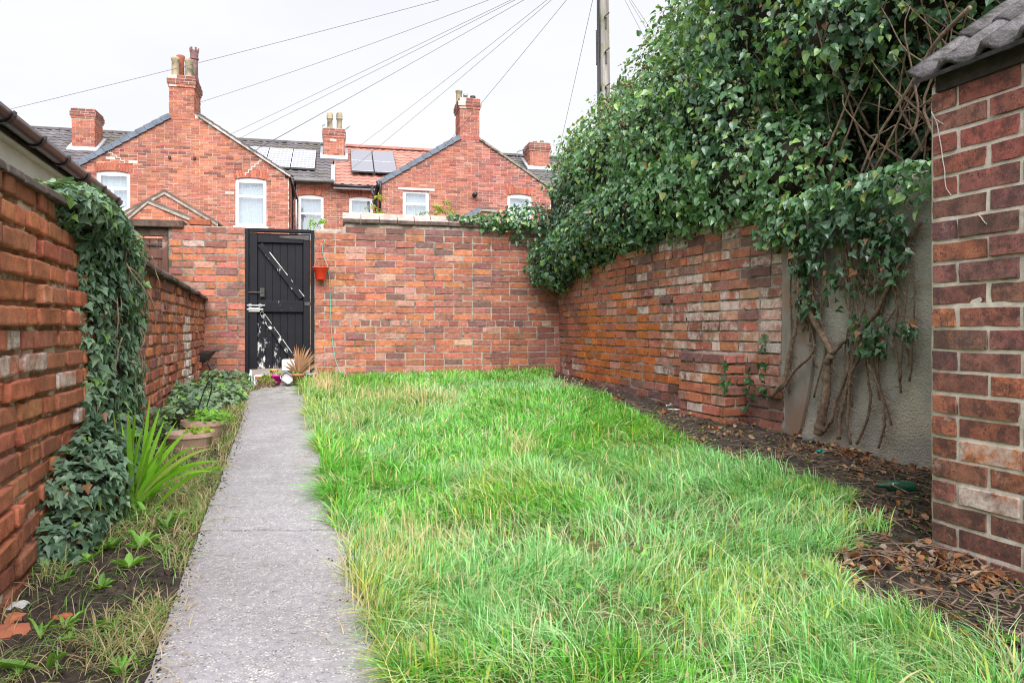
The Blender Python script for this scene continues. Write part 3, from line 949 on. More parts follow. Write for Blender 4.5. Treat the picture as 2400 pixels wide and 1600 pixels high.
def outhouse():
    L = 3.4
    w = thing('outhouse', 'dark speckled brick outhouse with a wavy tiled roof', 'outhouse', OH.p(1.0, 0.8, 0.05))
    tab = [(2.0, (0.34, 0.135, 0.100), 0.28), (2.4, (0.27, 0.122, 0.108), 0.28), (2.0, (0.19, 0.098, 0.094), 0.2), (1.1, (0.45, 0.17, 0.090), 0.25)]
    lowt = [(2, (0.36, 0.14, 0.09), 0.45), (1, (0.50, 0.16, 0.06), 0.55), (1, PURP, 0.3)]
    def colour(s, z):
        if z < 0.33: return pick([(1, (0.16, 0.085, 0.07), 0.2), (1, (0.20, 0.10, 0.08), 0.25)])
        if z < 0.62: return pick(lowt)
        if z > 1.40: return pick([(2, (0.42, 0.15, 0.11), 0.25), (2, (0.34, 0.12, 0.09), 0.25), (1, PURP, 0.2)])
        return pick(tab)
    mortar_slab(w, OH, L, -0.05, 1.835, M_MORTAR_PALE, depth=1.75, recess=0.004, rough=0.002)
    rows = lay(L, -0.02, 1.80, off=-0.1245, halves=0.02, wob=0.0035, J=0.0112)
    place_bricks(w, OH, rows, SET_E, colour, M_BRICK_ENG, proud=0.0025)
    MB(OH).box((0.03, -0.012, 1.806), (L, 0.06, 1.872)).build('wall_plate', mat_noise('sooty_timber', (0.03, 0.026, 0.023), (0.075, 0.065, 0.055), 0.9, 14, 60, 0.5, 0.005), w)
    # roof of double roman tiles, each a tile of its own
    pitch = math.radians(35)
    TW, TL, gauge = 0.30, 0.40, 0.315
    nu, nv = 17, 3
    def tile_mesh(seed):
        r = np.random.default_rng(seed)
        u = np.linspace(0, 1, nu); prof = 0.028 * np.maximum(np.cos(u * 4 * np.pi), -0.35) + 0.004 * r.normal(0, 0.2, nu)
        V = []
        for layer, dz in ((0, 0.0), (1, -0.022)):
            for j in range(nv):
                for i in range(nu):
                    V.append((u[i] * TW * 1.04, j / (nv - 1) * TL, prof[i] + dz))
        k = nu * nv; Q = []
        for j in range(nv - 1):
            for i in range(nu - 1):
                a = j * nu + i
                Q.append((a, a + 1, a + nu + 1, a + nu)); Q.append((k + a + nu, k + a + nu + 1, k + a + 1, k + a))
        for i in range(nu - 1):
            Q.append((k + i, k + i + 1, i + 1, i)); a = (nv - 1) * nu
            Q.append((a + i, a + i + 1, k + a + i + 1, k + a + i))
        for j in range(nv - 1):
            Q.append((j * nu, (j + 1) * nu, k + (j + 1) * nu, k + j * nu)); a = nu - 1
            Q.append(((j + 1) * nu + a, j * nu + a, k + j * nu + a, k + (j + 1) * nu + a))
        return mesh_np('roof_tile', V, [np.array(Q)], mat_noise('grey_concrete_tile', (0.085, 0.078, 0.082), (0.19, 0.177, 0.188), 0.9, 150, 260, 0.8, 0.003, c3=(0.045, 0.045, 0.035), s3=16, t3=(0.48, 0.66), spec=0.2), True)
    tm = [tile_mesh(i) for i in range(3)]
    base = Vector(root_of(w))
    for row in range(6):
        for col in range(12):
            s = -0.03 + col * TW
            up = row * gauge - 0.02
            p = OH.p(s, -0.055 + up * math.cos(pitch), 1.868 + up * math.sin(pitch) + 0.016)
            o = bpy.data.objects.new('roof_tile', random.choice(tm)); C.objects.link(o)
            o.parent = w; o.matrix_parent_inverse = Matrix.Translation(-base)
            o.matrix_basis = Matrix.Translation(Vector(p)) @ Matrix.Rotation(OH.ang(), 4, 'Z') @ Matrix.Rotation(pitch - 0.045 + random.gauss(0, 0.006), 4, 'X') @ Matrix.Rotation(random.gauss(0, 0.006), 4, 'Z')
        MB(OH).add([(-0.02, -0.07, 1.856), (L, -0.07, 1.856), (L, 1.6, 1.856 + 1.67 * math.tan(pitch)), (-0.02, 1.6, 1.856 + 1.67 * math.tan(pitch)),
                (-0.02, -0.07, 1.842), (L, -0.07, 1.842), (L, 1.6, 1.842 + 1.67 * math.tan(pitch)), (-0.02, 1.6, 1.842 + 1.67 * math.tan(pitch))], MB.BOXQ).build('roof_felt', M_DARKMETAL, w)
outhouse()

def left_walls():
    w = thing('near_wall', 'crumbling orange brick boundary wall with dark coping, end hidden in hanging ivy', 'wall', LW.p(1.2, 0, 0.05))
    L = 2.62
    tab = [(3, (0.50, 0.170, 0.092), 0.2), (2.2, (0.55, 0.20, 0.108), 0.2), (1.3, (0.42, 0.15, 0.098), 0.2)]
    def colour(s, z):
        c = list(pick(tab))
        if 0.55 < z < 0.9 and random.random() < 0.28: c[3] = 0.62
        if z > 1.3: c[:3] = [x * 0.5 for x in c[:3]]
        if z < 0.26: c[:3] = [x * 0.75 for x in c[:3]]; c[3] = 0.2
        return tuple(c)
    bend = lambda s, z: 0.014 * math.sin(3.1 * s + 5 * z) + (0.03 * max(0, (0.5 - z)) * math.sin(4 * s))
    mortar_slab(w, LW, L, -0.15, 1.398, M_MORTAR_RED, depth=0.23, recess=0.012, rough=0.006, bend=bend)
    rows = lay(L, -0.10, 1.40, halves=0.5, wob=0.005, J=0.012, JV=0.021)
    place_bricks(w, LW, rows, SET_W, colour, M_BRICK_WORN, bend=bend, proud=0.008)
    back = LW.sub(-2.4)
    mortar_slab(w, back, 2.4, -0.25, 1.398, M_MORTAR_RED, depth=0.23, recess=0.012, rough=0.006)
    place_bricks(w, back, lay(2.4, -0.10, 1.40, halves=0.5, wob=0.005, J=0.012, JV=0.021), SET_W, colour, M_BRICK_WORN, limit=0)
    s = -2.4
    while s < 2.55:
        l = random.uniform(0.2, 0.3)
        coping_piece(LW, s, s + l - 0.006, [(-0.03, 1.402), (-0.025, 1.432), (0.25, 1.44), (0.25, 1.402)], w, 'coping_slab', [M_ROOFCOAT], (), z=random.uniform(-0.004, 0.004))
        s += l
    # the same line further on, a little lower
    fr = LW.sub(2.62, 0.03)
    L2 = 5.17
    top = lambda s: 1.335 - 0.072 * s / L2
    v = thing('far_wall', 'lower orange brick boundary wall with rounded brown coping, running to the brick pier', 'wall', fr.p(2.6, 0, 0.2))
    tab2 = [(3.6, (0.54, 0.185, 0.092), 0.15), (2.0, RED, 0.15), (1.0, PURP, 0.15), (0.8, PINK, 0.4)]
    def col2(s, z):
        c = list(pick(tab2))
        if 3.3 < s < 3.75 and z < 1.05: c[3] = 0.78
        if z > 1.22: c[:3] = [x * 0.7 for x in c[:3]]
        return tuple(c)
    bd2 = lambda s, z: 0.010 * math.sin(2.3 * s + 4 * z)
    mortar_slab(v, fr, L2, 0.05, top, M_MORTAR_RED, depth=0.23, recess=0.008, rough=0.005, bend=bd2)
    place_bricks(v, fr, lay(L2, 0.10, top, halves=0.5, wob=0.005, J=0.012, JV=0.021), SET_W, col2, M_BRICK_WORN, bend=bd2, proud=0.007)
    s = 0.0
    while s < L2 - 0.1:
        l = random.uniform(0.24, 0.30)
        zz = top(s)
        coping_piece(fr, s, s + l - 0.008, [(-0.045, zz + 0.002), (-0.045, zz + 0.03), (0.0, zz + 0.062), (0.11, zz + 0.085), (0.22, zz + 0.06), (0.26, zz + 0.002)], v, 'coping_tile', [M_ROOFCOAT if random.random() < 0.6 else M_BEAM], (), z=random.uniform(-0.006, 0.006), tilt=random.uniform(-0.012, 0.004))
        s += l
left_walls()

def left_outbuilding():
    fr = LW.sub(0.0, 0.95)
    S0, S1 = -0.6, 7.35
    w = thing('outbuilding', 'white painted outbuilding with brown gutter behind the near wall', 'outbuilding', fr.p(2, 1, 0.1))
    MB(fr).box((S0, 0.03, 0.0), (S1 - 0.06, 2.2, 2.21)).build('wall', M_WHITEPAINT, w)
    MB(fr).box((S0, -0.03, 2.198), (S1, 0.029, 2.21)).build('soffit_board', M_WHITEPAINT, w)
    MB(fr).box((S0, -0.035, 2.211), (S1, 0.0, 2.288)).build('fascia_board', M_BROWNPVC, w)
    # half-round gutter
    g = MB(fr); a = np.linspace(math.pi, 2 * math.pi, 9); pr_ = [(-0.100 + 0.064 * math.cos(t), 2.288 + 0.066 * math.sin(t)) for t in a] + [(-0.100 + 0.057 * math.cos(t), 2.288 + 0.059 * math.sin(t)) for t in a[::-1]]
    k = len(pr_)
    vv = [(S0, t, z) for t, z in pr_] + [(S1 + 0.02, t, z) for t, z in pr_]
    g.add(vv, [(i, k + i, k + (i + 1) % k, (i + 1) % k) for i in range(k)])
    g.add([(S1 + 0.02, t, z) for t, z in pr_[:9]], (), [(0, i, i + 1) for i in range(1, 8)])
    gut = g.build('gutter', M_BROWNPVC, w, smooth=True)
    s = 0.35
    while s < S1:
        m = MB(fr)
        pts = [(s, -0.100 + 0.071 * math.cos(t), 2.288 + 0.073 * math.sin(t)) for t in np.linspace(math.pi * 0.98, 2 * math.pi, 9)]
        for p0, p1 in zip(pts[:-1], pts[1:]): m.bar(p0, p1, 0.008, 0.05, up=(1, 0, 0))
        link_o = m.build('bracket', M_BLACKPVC, gut)
        s += 0.62
    # roof of flat grey tiles rising away from the garden
    for i in range(28):
        s = S0 + i * 0.30
        if s > S1: break
        e = min(s + 0.296, S1 + 0.02)
        m = MB(fr)
        for r_ in range(1):
            y0, y1 = -0.075, 1.2
            z0, z1 = 2.294, 2.294 + 1.26 * 0.32
            m.add([(s, y0, z0), (e, y0, z0), (e, y1, z1), (s, y1, z1), (s, y0, z0 + 0.028), (e, y0, z0 + 0.028), (e, y1, z1 + 0.028), (s, y1, z1 + 0.028)], MB.BOXQ)
        m.build('roof_slab', mat_noise('grey_roof_slab', (0.07, 0.065, 0.065), (0.15, 0.14, 0.135), 0.9, 10, 100, 0.6, 0.004), w)
left_outbuilding()
# ------------------------------------------------------------------ houses beyond the wall
HB = [(3.5, (0.43, 0.160, 0.108), 0.08), (2.2, (0.47, 0.180, 0.115), 0.08), (1.3, (0.385, 0.140, 0.102), 0.08), (0.35, (0.29, 0.115, 0.09), 0.1), (0.8, (0.53, 0.22, 0.15), 0.12)]
HB2 = [(3, (0.42, 0.150, 0.112), 0.1), (1.6, (0.46, 0.185, 0.14), 0.1), (2.0, (0.37, 0.135, 0.105), 0.1), (0.5, (0.27, 0.11, 0.095), 0.1)]

def far_bricks(parent, fr, rows, tab, name='brick_courses', t=0.0, dep=0.03, tone=None):
    n = len(rows)
    if not n: return
    A = np.array(rows)
    tt = t + np.random.default_rng(n).normal(0, 0.003, n)
    v = np.zeros((n, 8, 3))
    for k, (i, j, l) in enumerate([(0, 2, 0), (1, 2, 0), (1, 3, 0), (0, 3, 0), (0, 2, 1), (1, 2, 1), (1, 3, 1), (0, 3, 1)]):
        v[:, k, 0] = A[:, i]; v[:, k, 2] = A[:, j]; v[:, k, 1] = tt + l * dep
    q = np.array([(0, 1, 2, 3), (1, 0, 4, 5), (2, 1, 5, 6), (3, 2, 6, 7), (0, 3, 7, 4)])
    Q = (q[None] + 8 * np.arange(n)[:, None, None]).reshape(-1, 4)
    col = np.repeat(np.array([pick(tab) if tone is None else tone((a + b) / 2, (c + d) / 2) for a, b, c, d in rows]), 8, 0)
    obj_np(name, fr.arr(v.reshape(-1, 3)), [Q], M_BRICK_FAR, parent, False, col, 'stuff')

def shell(parent, fr, s0, s1, z0, z1, holes, mat, depth=0.3, t=0.008, gable=None, name='wall_body'):
    """wall body with openings; optional gable triangle (apex s, apex z) above z1"""
    S = sorted(set([s0, s1] + [h for a in holes for h in a[:2]])); Zs = sorted(set([z0, z1] + [h for a in holes for h in a[2:4]]))
    m = MB(fr)
    for a, b in zip(S[:-1], S[1:]):
        for c, d in zip(Zs[:-1], Zs[1:]):
            if any(h[0] <= (a + b) / 2 <= h[1] and h[2] <= (c + d) / 2 <= h[3] for h in holes): continue
            m.box((a, t, c), (b, t + depth, d))
    if gable:
        m.prism([(s0, z1), (s1, z1), gable], t, t + depth)
    return m.build(name, mat, parent)

def window(parent, fr, s0, s1, z0, z1, layout, arch=0.0, sill=True, t=0.05, blind='curtain'):
    """white frame with bars; layout: list of (u0,u1,v0,v1) panes in 0..1"""
    w, h = s1 - s0, z1 - z0
    f = 0.055
    m = MB(fr)
    m.box((s0, t, z0), (s0 + f, t + 0.06, z1)); m.box((s1 - f, t, z0), (s1, t + 0.06, z1))
    m.box((s0 + f, t + 0.001, z0), (s1 - f, t + 0.059, z0 + f))
    # head, following the segmental arch where there is one
    k = 8; top = []
    for i in range(k + 1):
        u = i / k
        top.append((s0 + f + (w - 2 * f) * u, z1 - arch + arch * (1 - (2 * u - 1) ** 2)))
    m.prism([(s0 + f, z1 - f - arch)] + [(s1 - f, z1 - f - arch)] + top[::-1], t + 0.002, t + 0.058)
    o = m.build('window', M_WHITE, parent)
    iw, ih = w - 2 * f, h - 2 * f - arch
    bars = MB(fr); nb = 0
    for (u0, u1, v0, v1) in layout:
        a, b = s0 + f + iw * u0, s0 + f + iw * u1; c, d = z0 + f + ih * v0, z0 + f + ih * v1
        e = 0.035
        m2 = MB(fr)
        for (x0, x1, y0, y1) in ((a, a + e, c, d), (b - e, b, c, d), (a + e, b - e, c, c + e), (a + e, b - e, d - e, d)):
            m2.box((x0, t - 0.006, y0), (x1, t + 0.05, y1))
        m2.build('sash', M_WHITE, o)
        MB(fr).box((a + e - 0.004, t + 0.018, c + e - 0.004), (b - e + 0.004, t + 0.026, d - e + 0.004)).build('pane', M_GLASS, o)
    # pleated curtain behind
    n = int(w / 0.018); x = np.linspace(s0 + 0.02, s1 - 0.02, n)
    if blind == 'curtain':
        tt = t + 0.13 + 0.018 * np.sin(x * 55) + 0.01 * np.sin(x * 23 + 1)
    else:
        tt = t + 0.13 + 0.012 * (np.abs(((x * 11) % 1) - 0.5) * 2)
    v = np.concatenate([np.column_stack([x, tt, np.full(n, z0)]), np.column_stack([x, tt, np.full(n, z1)])])
    q = np.array([(i, i + 1, n + i + 1, n + i) for i in range(n - 1)])
    obj_np('curtain', fr.arr(v), [q], M_CURTAIN, o, True)
    MB(fr).box((s0 - 0.3, t + 0.7, z0 - 0.5), (s1 + 0.3, t + 0.75, z1 + 0.4)).build('room_wall', M_ROOM, o)
    if sill:
        MB(fr).box((s0 - 0.06, -0.05, z0 - 0.055), (s1 + 0.06, t + 0.02, z0 - 0.002)).build('sill', M_WHITE, o)
    return o

def arch_head(parent, fr, s0, s1, z, rise=0.06, h=0.23, tab=HB):
    n = int(round((s1 - s0 + 0.12) / 0.085)); m = []
    V = []; Q = []; Cc = []
    for i in range(n):
        u = (i + 0.5) / n * 2 - 1
        x = (s0 + s1) / 2 + u * (s1 - s0 + 0.06) / 2; zz = z + rise * (1 - u * u) - rise
        ang = -u * 0.22
        dx, dz = math.sin(-ang), math.cos(ang)
        wdt = 0.033
        b = len(V)
        for t_ in (-0.006, 0.03):
            for (a, c) in ((-1, 0), (1, 0), (1, 1), (-1, 1)):
                V.append((x + a * wdt * dz + c * h * dx, t_, zz + c * h * dz - a * wdt * dx))
        Q += [(b, b + 1, b + 2, b + 3), (b + 1, b, b + 4, b + 5), (b + 2, b + 1, b + 5, b + 6), (b + 3, b + 2, b + 6, b + 7), (b, b + 3, b + 7, b + 4)]
        Cc += [pick([(1, (0.46, 0.15, 0.09), 0.1), (1, (0.38, 0.11, 0.07), 0.1)])] * 8
    obj_np('window_arch', fr.arr(V), [np.array(Q)], M_BRICK_FAR, parent, False, np.array(Cc), 'stuff')

def tiled_slope(parent, fr, s0, s1, t0, z0, t1, z1, mat, name='roof_tiles', gauge=0.33, wave=0.30, amp=0.026, cut=None):
    """roof plane of rolled tiles: rows stepped, rolls across"""
    L = math.hypot(t1 - t0, z1 - z0); rows = max(1, int(L / gauge))
    ux = np.arange(s0, s1 + 0.01, wave / 5)
    nt_, nz_ = (t1 - t0) / L, (z1 - z0) / L
    V = []; 
    wv = amp * np.maximum(np.cos(ux / wave * 2 * np.pi), -0.3)
    for r in range(rows):
        for e, lift_ in ((0.0, 0.030), (1.0, 0.004)):
            d = (r + e) * L / rows
            V.append(np.column_stack([ux, t0 + nt_ * d - nz_ * (wv + lift_), z0 + nz_ * d + nt_ * (wv + lift_)]))
    n = len(ux); V = np.concatenate(V); R = rows * 2
    I, J = np.meshgrid(np.arange(R - 1), np.arange(n - 1), indexing='ij'); a = (I * n + J).ravel()
    q = np.column_stack([a, a + 1, a + n + 1, a + n])
    o = obj_np(name, fr.arr(V), [q], mat, parent, False, None, 'stuff')
    return o

def chimney(parent, fr, s0, s1, t0, t1, z0, z1, tab, band=True, crown=0.34):
    """brick stack as a part of its house, with corbelled crown"""
    c = MB(fr).box((s0 + 0.008, t0 + 0.008, z0), (s1 - 0.008, t1 - 0.008, z1 - 0.005)).build('chimney', M_MORTAR_HOUSE, parent)
    for i, (a, ln) in enumerate(((fr.sub(s0, t0), s1 - s0), (fr.sub(s1, t0, math.pi / 2), t1 - t0), (fr.sub(s0, t1, -math.pi / 2), t1 - t0))):
        far_bricks(c, a, lay(ln, z0, z1 - crown, wob=0.002, halves=0.1), tab)
    # crown: oversailing courses
    zc = z1 - crown
    for (ex, h, colr) in ((0.03, 0.08, 0), (0.055, 0.08, 1), (0.055, 0.08, 1), (0.025, 0.10, 1)):
        MB(fr).box((s0 - ex + 0.006, t0 - ex + 0.006, zc), (s1 + ex - 0.006, t1 + ex - 0.006, zc + h - 0.003)).build('crown_course', M_MORTAR_HOUSE, c)
        tb = tab if not colr else [(1, (0.24, 0.085, 0.07), 0.1), (1, (0.33, 0.11, 0.08), 0.12), (0.5, (0.15, 0.07, 0.06), 0.1)]
        for (a, ln) in ((fr.sub(s0 - ex, t0 - ex), s1 - s0 + 2 * ex), (fr.sub(s1 + ex, t0 - ex, math.pi / 2), t1 - t0 + 2 * ex), (fr.sub(s0 - ex, t1 + ex, -math.pi / 2), t1 - t0 + 2 * ex)):
            far_bricks(c, a, lay(ln, zc, zc + h - 0.005, course=h - 0.006, wob=0.002), tb)
        zc += h
    MB(fr).box((s0 + 0.03, t0 + 0.03, z1 - 0.01), (s1 - 0.03, t1 - 0.03, z1 + 0.03)).build('flaunching', M_MORTAR_GREY, c, bevel=0.02)
    return c

def pot(parent, fr, s, t, z, h, r, mat, style='plain'):
    if style == 'crown':
        prof = [(r * 1.15, 0), (r * 0.85, 0.2 * h), (r * 0.8, 0.7 * h), (r * 1.0, 0.72 * h), (r * 1.0, 0.76 * h), (r * 0.85, 0.77 * h), (r * 0.95, 0.97 * h), (r * 0.8, 0.97 * h), (r * 0.7, 0.6 * h)]
        m = MB(fr).lathe((s, t, z), prof, 14)
        for k in range(6):
            a = k * math.pi / 3
            m.bar((s + r * 0.88 * math.cos(a), t + r * 0.88 * math.sin(a), z + 0.95 * h), (s + r * 0.95 * math.cos(a), t + r * 0.95 * math.sin(a), z + 1.07 * h), 0.05, 0.03)
    elif style == 'cowl':
        prof = [(r, 0), (r * 0.85, 0.1 * h), (r * 0.8, 0.62 * h), (r * 1.05, 0.64 * h), (r * 1.05, 0.7 * h), (r * 0.9, 0.72 * h), (r * 1.05, 0.78 * h), (r * 1.05, 0.82 * h), (r * 0.9, 0.84 * h), (r * 1.0, 0.92 * h), (r * 0.7, h), (0.0, h)]
        m = MB(fr).lathe((s, t, z), prof, 14)
    elif style == 'flue':
        m = MB(fr).lathe((s, t, z), [(r, 0), (r, 0.6 * h), (r * 1.5, 0.62 * h), (r * 1.5, h), (0, h)], 12)
    else:
        prof = [(r * 1.0, 0), (r * 0.95, 0.8 * h), (r * 1.12, 0.86 * h), (r * 1.16, 0.97 * h), (r * 1.0, h), (r * 0.85, h), (r * 0.8, 0.5 * h)]
        m = MB(fr).lathe((s, t, z), prof, 14)
    return m.build('chimney_pot', mat, parent, smooth=style != 'crown')

def verge_run(parent, fr, s0, z0, s1, z1, mat, n, name='verge_tile'):
    """overlapping capping tiles up a gable edge"""
    dx, dz = (s1 - s0) / n, (z1 - z0) / n
    L = math.hypot(dx, dz); ux, uz = dx / L, dz / L; nx, nz = -uz, ux
    if nz < 0: nx, nz = -nx, -nz
    for i in range(n):
        a = np.array([s0 + dx * i, z0 + dz * i]); b = a + np.array([dx, dz]) * 1.06
        pv = []
        for p, o_ in ((a, 0.035), (b, 0.012)):
            pv.append((p + np.array([nx, nz]) * (o_ + 0.03), p + np.array([nx, nz]) * (o_ - 0.12)))
        poly = [tuple(pv[0][1]), tuple(pv[1][1]), tuple(pv[1][0]), tuple(pv[0][0])]
        MB(fr).prism(poly, -0.06, 0.28).build(name, mat, parent)

Z0H = 0.38
EAVE, APEX = 5.52, 7.42
def wing(name, label, sC, half, tab, holes, apex=APEX, tone=None):
    """two-storey gabled back wing"""
    h = thing(name, label, 'house', T.p(sC, 2, Z0H), kind='thing')
    s0, s1 = sC - half, sC + half
    shell(h, T, s0, s1, Z0H, EAVE, holes, M_MORTAR_HOUSE, gable=(sC, apex))
    fr = T.sub(s0)
    gz = lambda s: EAVE + (apex - EAVE) * (1 - abs(s - half) / half) - 0.02
    hl = [(a - s0, b - s0, c, d) for a, b, c, d in holes]
    rows = lay(2 * half, 2.0, gz, course=0.0775, holes=hl, halves=0.05, wob=0.002, J=0.0138, JV=0.010)
    far_bricks(h, fr, rows, tab, tone=tone)
    # side walls and roof planes back to the main range
    for sgn, s in ((-1, s0), (1, s1)):
        fs = T.sub(s, 0.008, math.pi / 2) if sgn > 0 else T.sub(s, 4.0, -math.pi / 2)
        MB(T).box((s - 0.30 if sgn > 0 else s, 0.31, Z0H), (s if sgn > 0 else s + 0.30, 4.1, EAVE)).build('side_wall', M_MORTAR_HOUSE, h)
        far_bricks(h, fs, lay(4.0, 3.0, EAVE, course=0.0775, wob=0.002, J=0.0138), tab, t=-0.004)
    for sgn in (-1, 1):
        m = MB(T)
        a = (sC, apex); b = (sC + sgn * (half + 0.06), EAVE - 0.06 * (apex - EAVE) / half)
        poly = [a, b, (b[0], b[1] + 0.06), (a[0], a[1] + 0.06)]
        m.prism(poly, 0.03, 7.6).build('roof_plane', M_TILE_DARK, h)
    return h

# --- first wing: windows read off the photograph's bays
W1a = (-2.33, -1.46, 4.33, 5.48); W1b = (1.40, 2.27, 4.0, 5.46)
CR1 = [(-1.9 + 0.13 * i, 5.92 - 0.078 * (i // 2)) for i in range(0)]
def tone1(s_, z):
    s = s_ - 2.92
    tab = HB
    if abs(s) < 1.1 + 0.3 * math.sin(z * 3) and z > 5.2 and random.random() < 0.5:
        return pick([(2, (0.50, 0.185, 0.105), 0.1), (1, (0.45, 0.17, 0.12), 0.1)])
    if 5.3 < z < 6.3 and random.random() < 0.25:
        return pick([(1, (0.30, 0.10, 0.075), 0.1), (1, (0.22, 0.09, 0.075), 0.1)])
    return pick(tab)
h1 = wing('terraced_house', 'red brick house with gabled back wing, tall pot-crowded chimney and three solar panels', 0.0, 2.92, HB, [W1a, W1b], tone=tone1)
window(h1, T, *W1a, layout=[(0, 1, 0.60, 1), (0, 0.45, 0, 0.60), (0.45, 1, 0, 0.60)], arch=0.06)
window(h1, T, *W1b, layout=[(0, 1, 0.66, 1), (0, 1, 0, 0.66)], arch=0.07)
arch_head(h1, T, W1a[0], W1a[1], 5.475); arch_head(h1, T, W1b[0], W1b[1], 5.455)
verge_run(h1, T, -3.02, EAVE - 0.02, -0.42, 7.16, M_TILE_BLUE, 12)
m = MB(T); m.bar((0.38, -0.05, 7.20), (2.98, -0.05, EAVE + 0.02), 0.08, 0.075, up=(0.54, 0, 0.84)); m.build('bargeboard', mat_noise('peeling_bargeboard', (0.42, 0.38, 0.34), (0.66, 0.62, 0.58), 0.9, 4, 50, 0.5, 0.01, c3=(0.25, 0.22, 0.19), s3=3), h1)
for i in range(13):
    u = i / 13; a = np.array([0.36 + 2.66 * u, 7.24 - 1.72 * u])
    MB(T).bar((a[0], 0.02, a[1] + 0.03), (a[0] + 0.23, 0.02, a[1] - 0.10), 0.26, 0.03, up=(0.54, 0, 0.84)).build('roof_edge_tile', M_TILE_DARK, h1)
# stepped repaired cracks in the pointing
def crack(parent, fr, pts, w=0.02):
    m = MB(fr)
    for (a, b), (c, d) in zip(pts[:-1], pts[1:]):
        m.bar((a, -0.007, b), (c, -0.007, d), w, 0.012, up=(0, 1, 0))
    return m.build('crack_repair', M_MORTAR_PALE, parent)
def stair(p0, p1, n):
    out = []
    for i in range(n):
        u, v = i / n, (i + 1) / n
        out += [(p0[0] + (p1[0] - p0[0]) * u, p0[1] + (p1[1] - p0[1]) * u), (p0[0] + (p1[0] - p0[0]) * v, p0[1] + (p1[1] - p0[1]) * u)]
    return out + [p1]
crack(h1, T, stair(T.uz(245, 352), T.uz(292, 383), 5)); crack(h1, T, stair(T.uz(620, 372), T.uz(575, 412), 6), 0.03)
c1 = chimney(h1, T, -0.42, 0.27, -0.008, 0.95, 7.05, 8.34, HB)
for (s, t, h_, r, mt, st) in ((-0.27, 0.12, 0.55, 0.11, M_POT_BUFF, 'plain'), (-0.19, 0.42, 0.72, 0.105, M_POT_RED, 'plain'), (0.10, 0.12, 0.52, 0.11, M_POT_BUFF, 'plain'), (0.03, 0.45, 0.45, 0.10, M_POT_BUFF, 'plain'),
                               (0.15, 0.62, 0.98, 0.13, M_POT_PURPLE, 'crown'), (0.16, 0.32, 0.42, 0.09, M_POT_BUFF, 'plain')):
    pot(c1, T, s, t, 8.34, h_, r, mt, st)
# rusty drops and a lamp bracket on the gable: small fixings
for px, py in ((398, 372), (456, 374)):
    s, z = T.uz(px, py); MB(T).lathe((s, -0.03, z), [(0.0, 0), (0.04, 0.0), (0.04, 0.07), (0.0, 0.07)], 8).build('wall_fixing', M_DARKMETAL, h1)

# --- second wing
W2a = (6.33, 7.14, 4.30, 5.29); W2b = (9.69, 10.49, 4.30, 5.33)
sC2, half2 = 8.40, 2.75
def tone2(s_, z):
    s = s_ + sC2 - half2
    if s < 8.55:
        return pick(HB) if random.random() < 0.55 else pick(HB2)
    return pick([(3, (0.41, 0.14, 0.11), 0.1), (1.6, (0.35, 0.12, 0.10), 0.1), (0.6, (0.24, 0.11, 0.105), 0.1), (1, (0.47, 0.20, 0.15), 0.12)])
h2 = wing('terraced_house', 'red brick house with gabled back wing, red tiled roof slope and small white gable below', sC2, half2, HB2, [W2a, W2b], apex=7.26, tone=tone2)
window(h2, T, *W2a, layout=[(0, 1, 0.58, 1), (0, 1, 0, 0.58)], arch=0.0, blind='curtain')
window(h2, T, *W2b, layout=[(0, 1, 0.42, 1), (0, 1, 0, 0.42)], arch=0.06, blind='blind')
MB(T).box((W2a[0] - 0.14, -0.015, 5.292), (W2a[1] + 0.18, 0.1, 5.36)).build('lintel', M_STONE, h2)
arch_head(h2, T, W2b[0], W2b[1], 5.325)
verge_run(h2, T, sC2 - half2 - 0.10, EAVE - 0.05, sC2 - 0.30, 7.06, M_TILE_BLUE, 11)
m = MB(T); m.bar((sC2 + 0.36, -0.03, 7.02), (sC2 + half2 + 0.05, -0.03, EAVE + 0.0), 0.06, 0.06, up=(0.54, 0, 0.84)); m.build('verge_mortar', M_MORTAR_GREY, h2)
c2 = chimney(h2, T, sC2 - 0.28, sC2 + 0.36, -0.008, 0.85, 6.9, 8.30, HB2)
pot(c2, T, sC2 - 0.20, 0.62, 8.30, 0.42, 0.10, M_POT_BUFF); pot(c2, T, sC2 - 0.05, 0.25, 8.30, 0.2, 0.05, M_ALU, 'flue'); pot(c2, T, sC2 + 0.22, 0.4, 8.30, 0.2, 0.06, M_BLACKPVC, 'flue')
s, z = T.uz(1112, 457); MB(T).tube([(s, 0.02, z), (s, -0.16, z)], 0.075, 12).build('vent_pipe', M_BLACKPVC, h2, smooth=True)

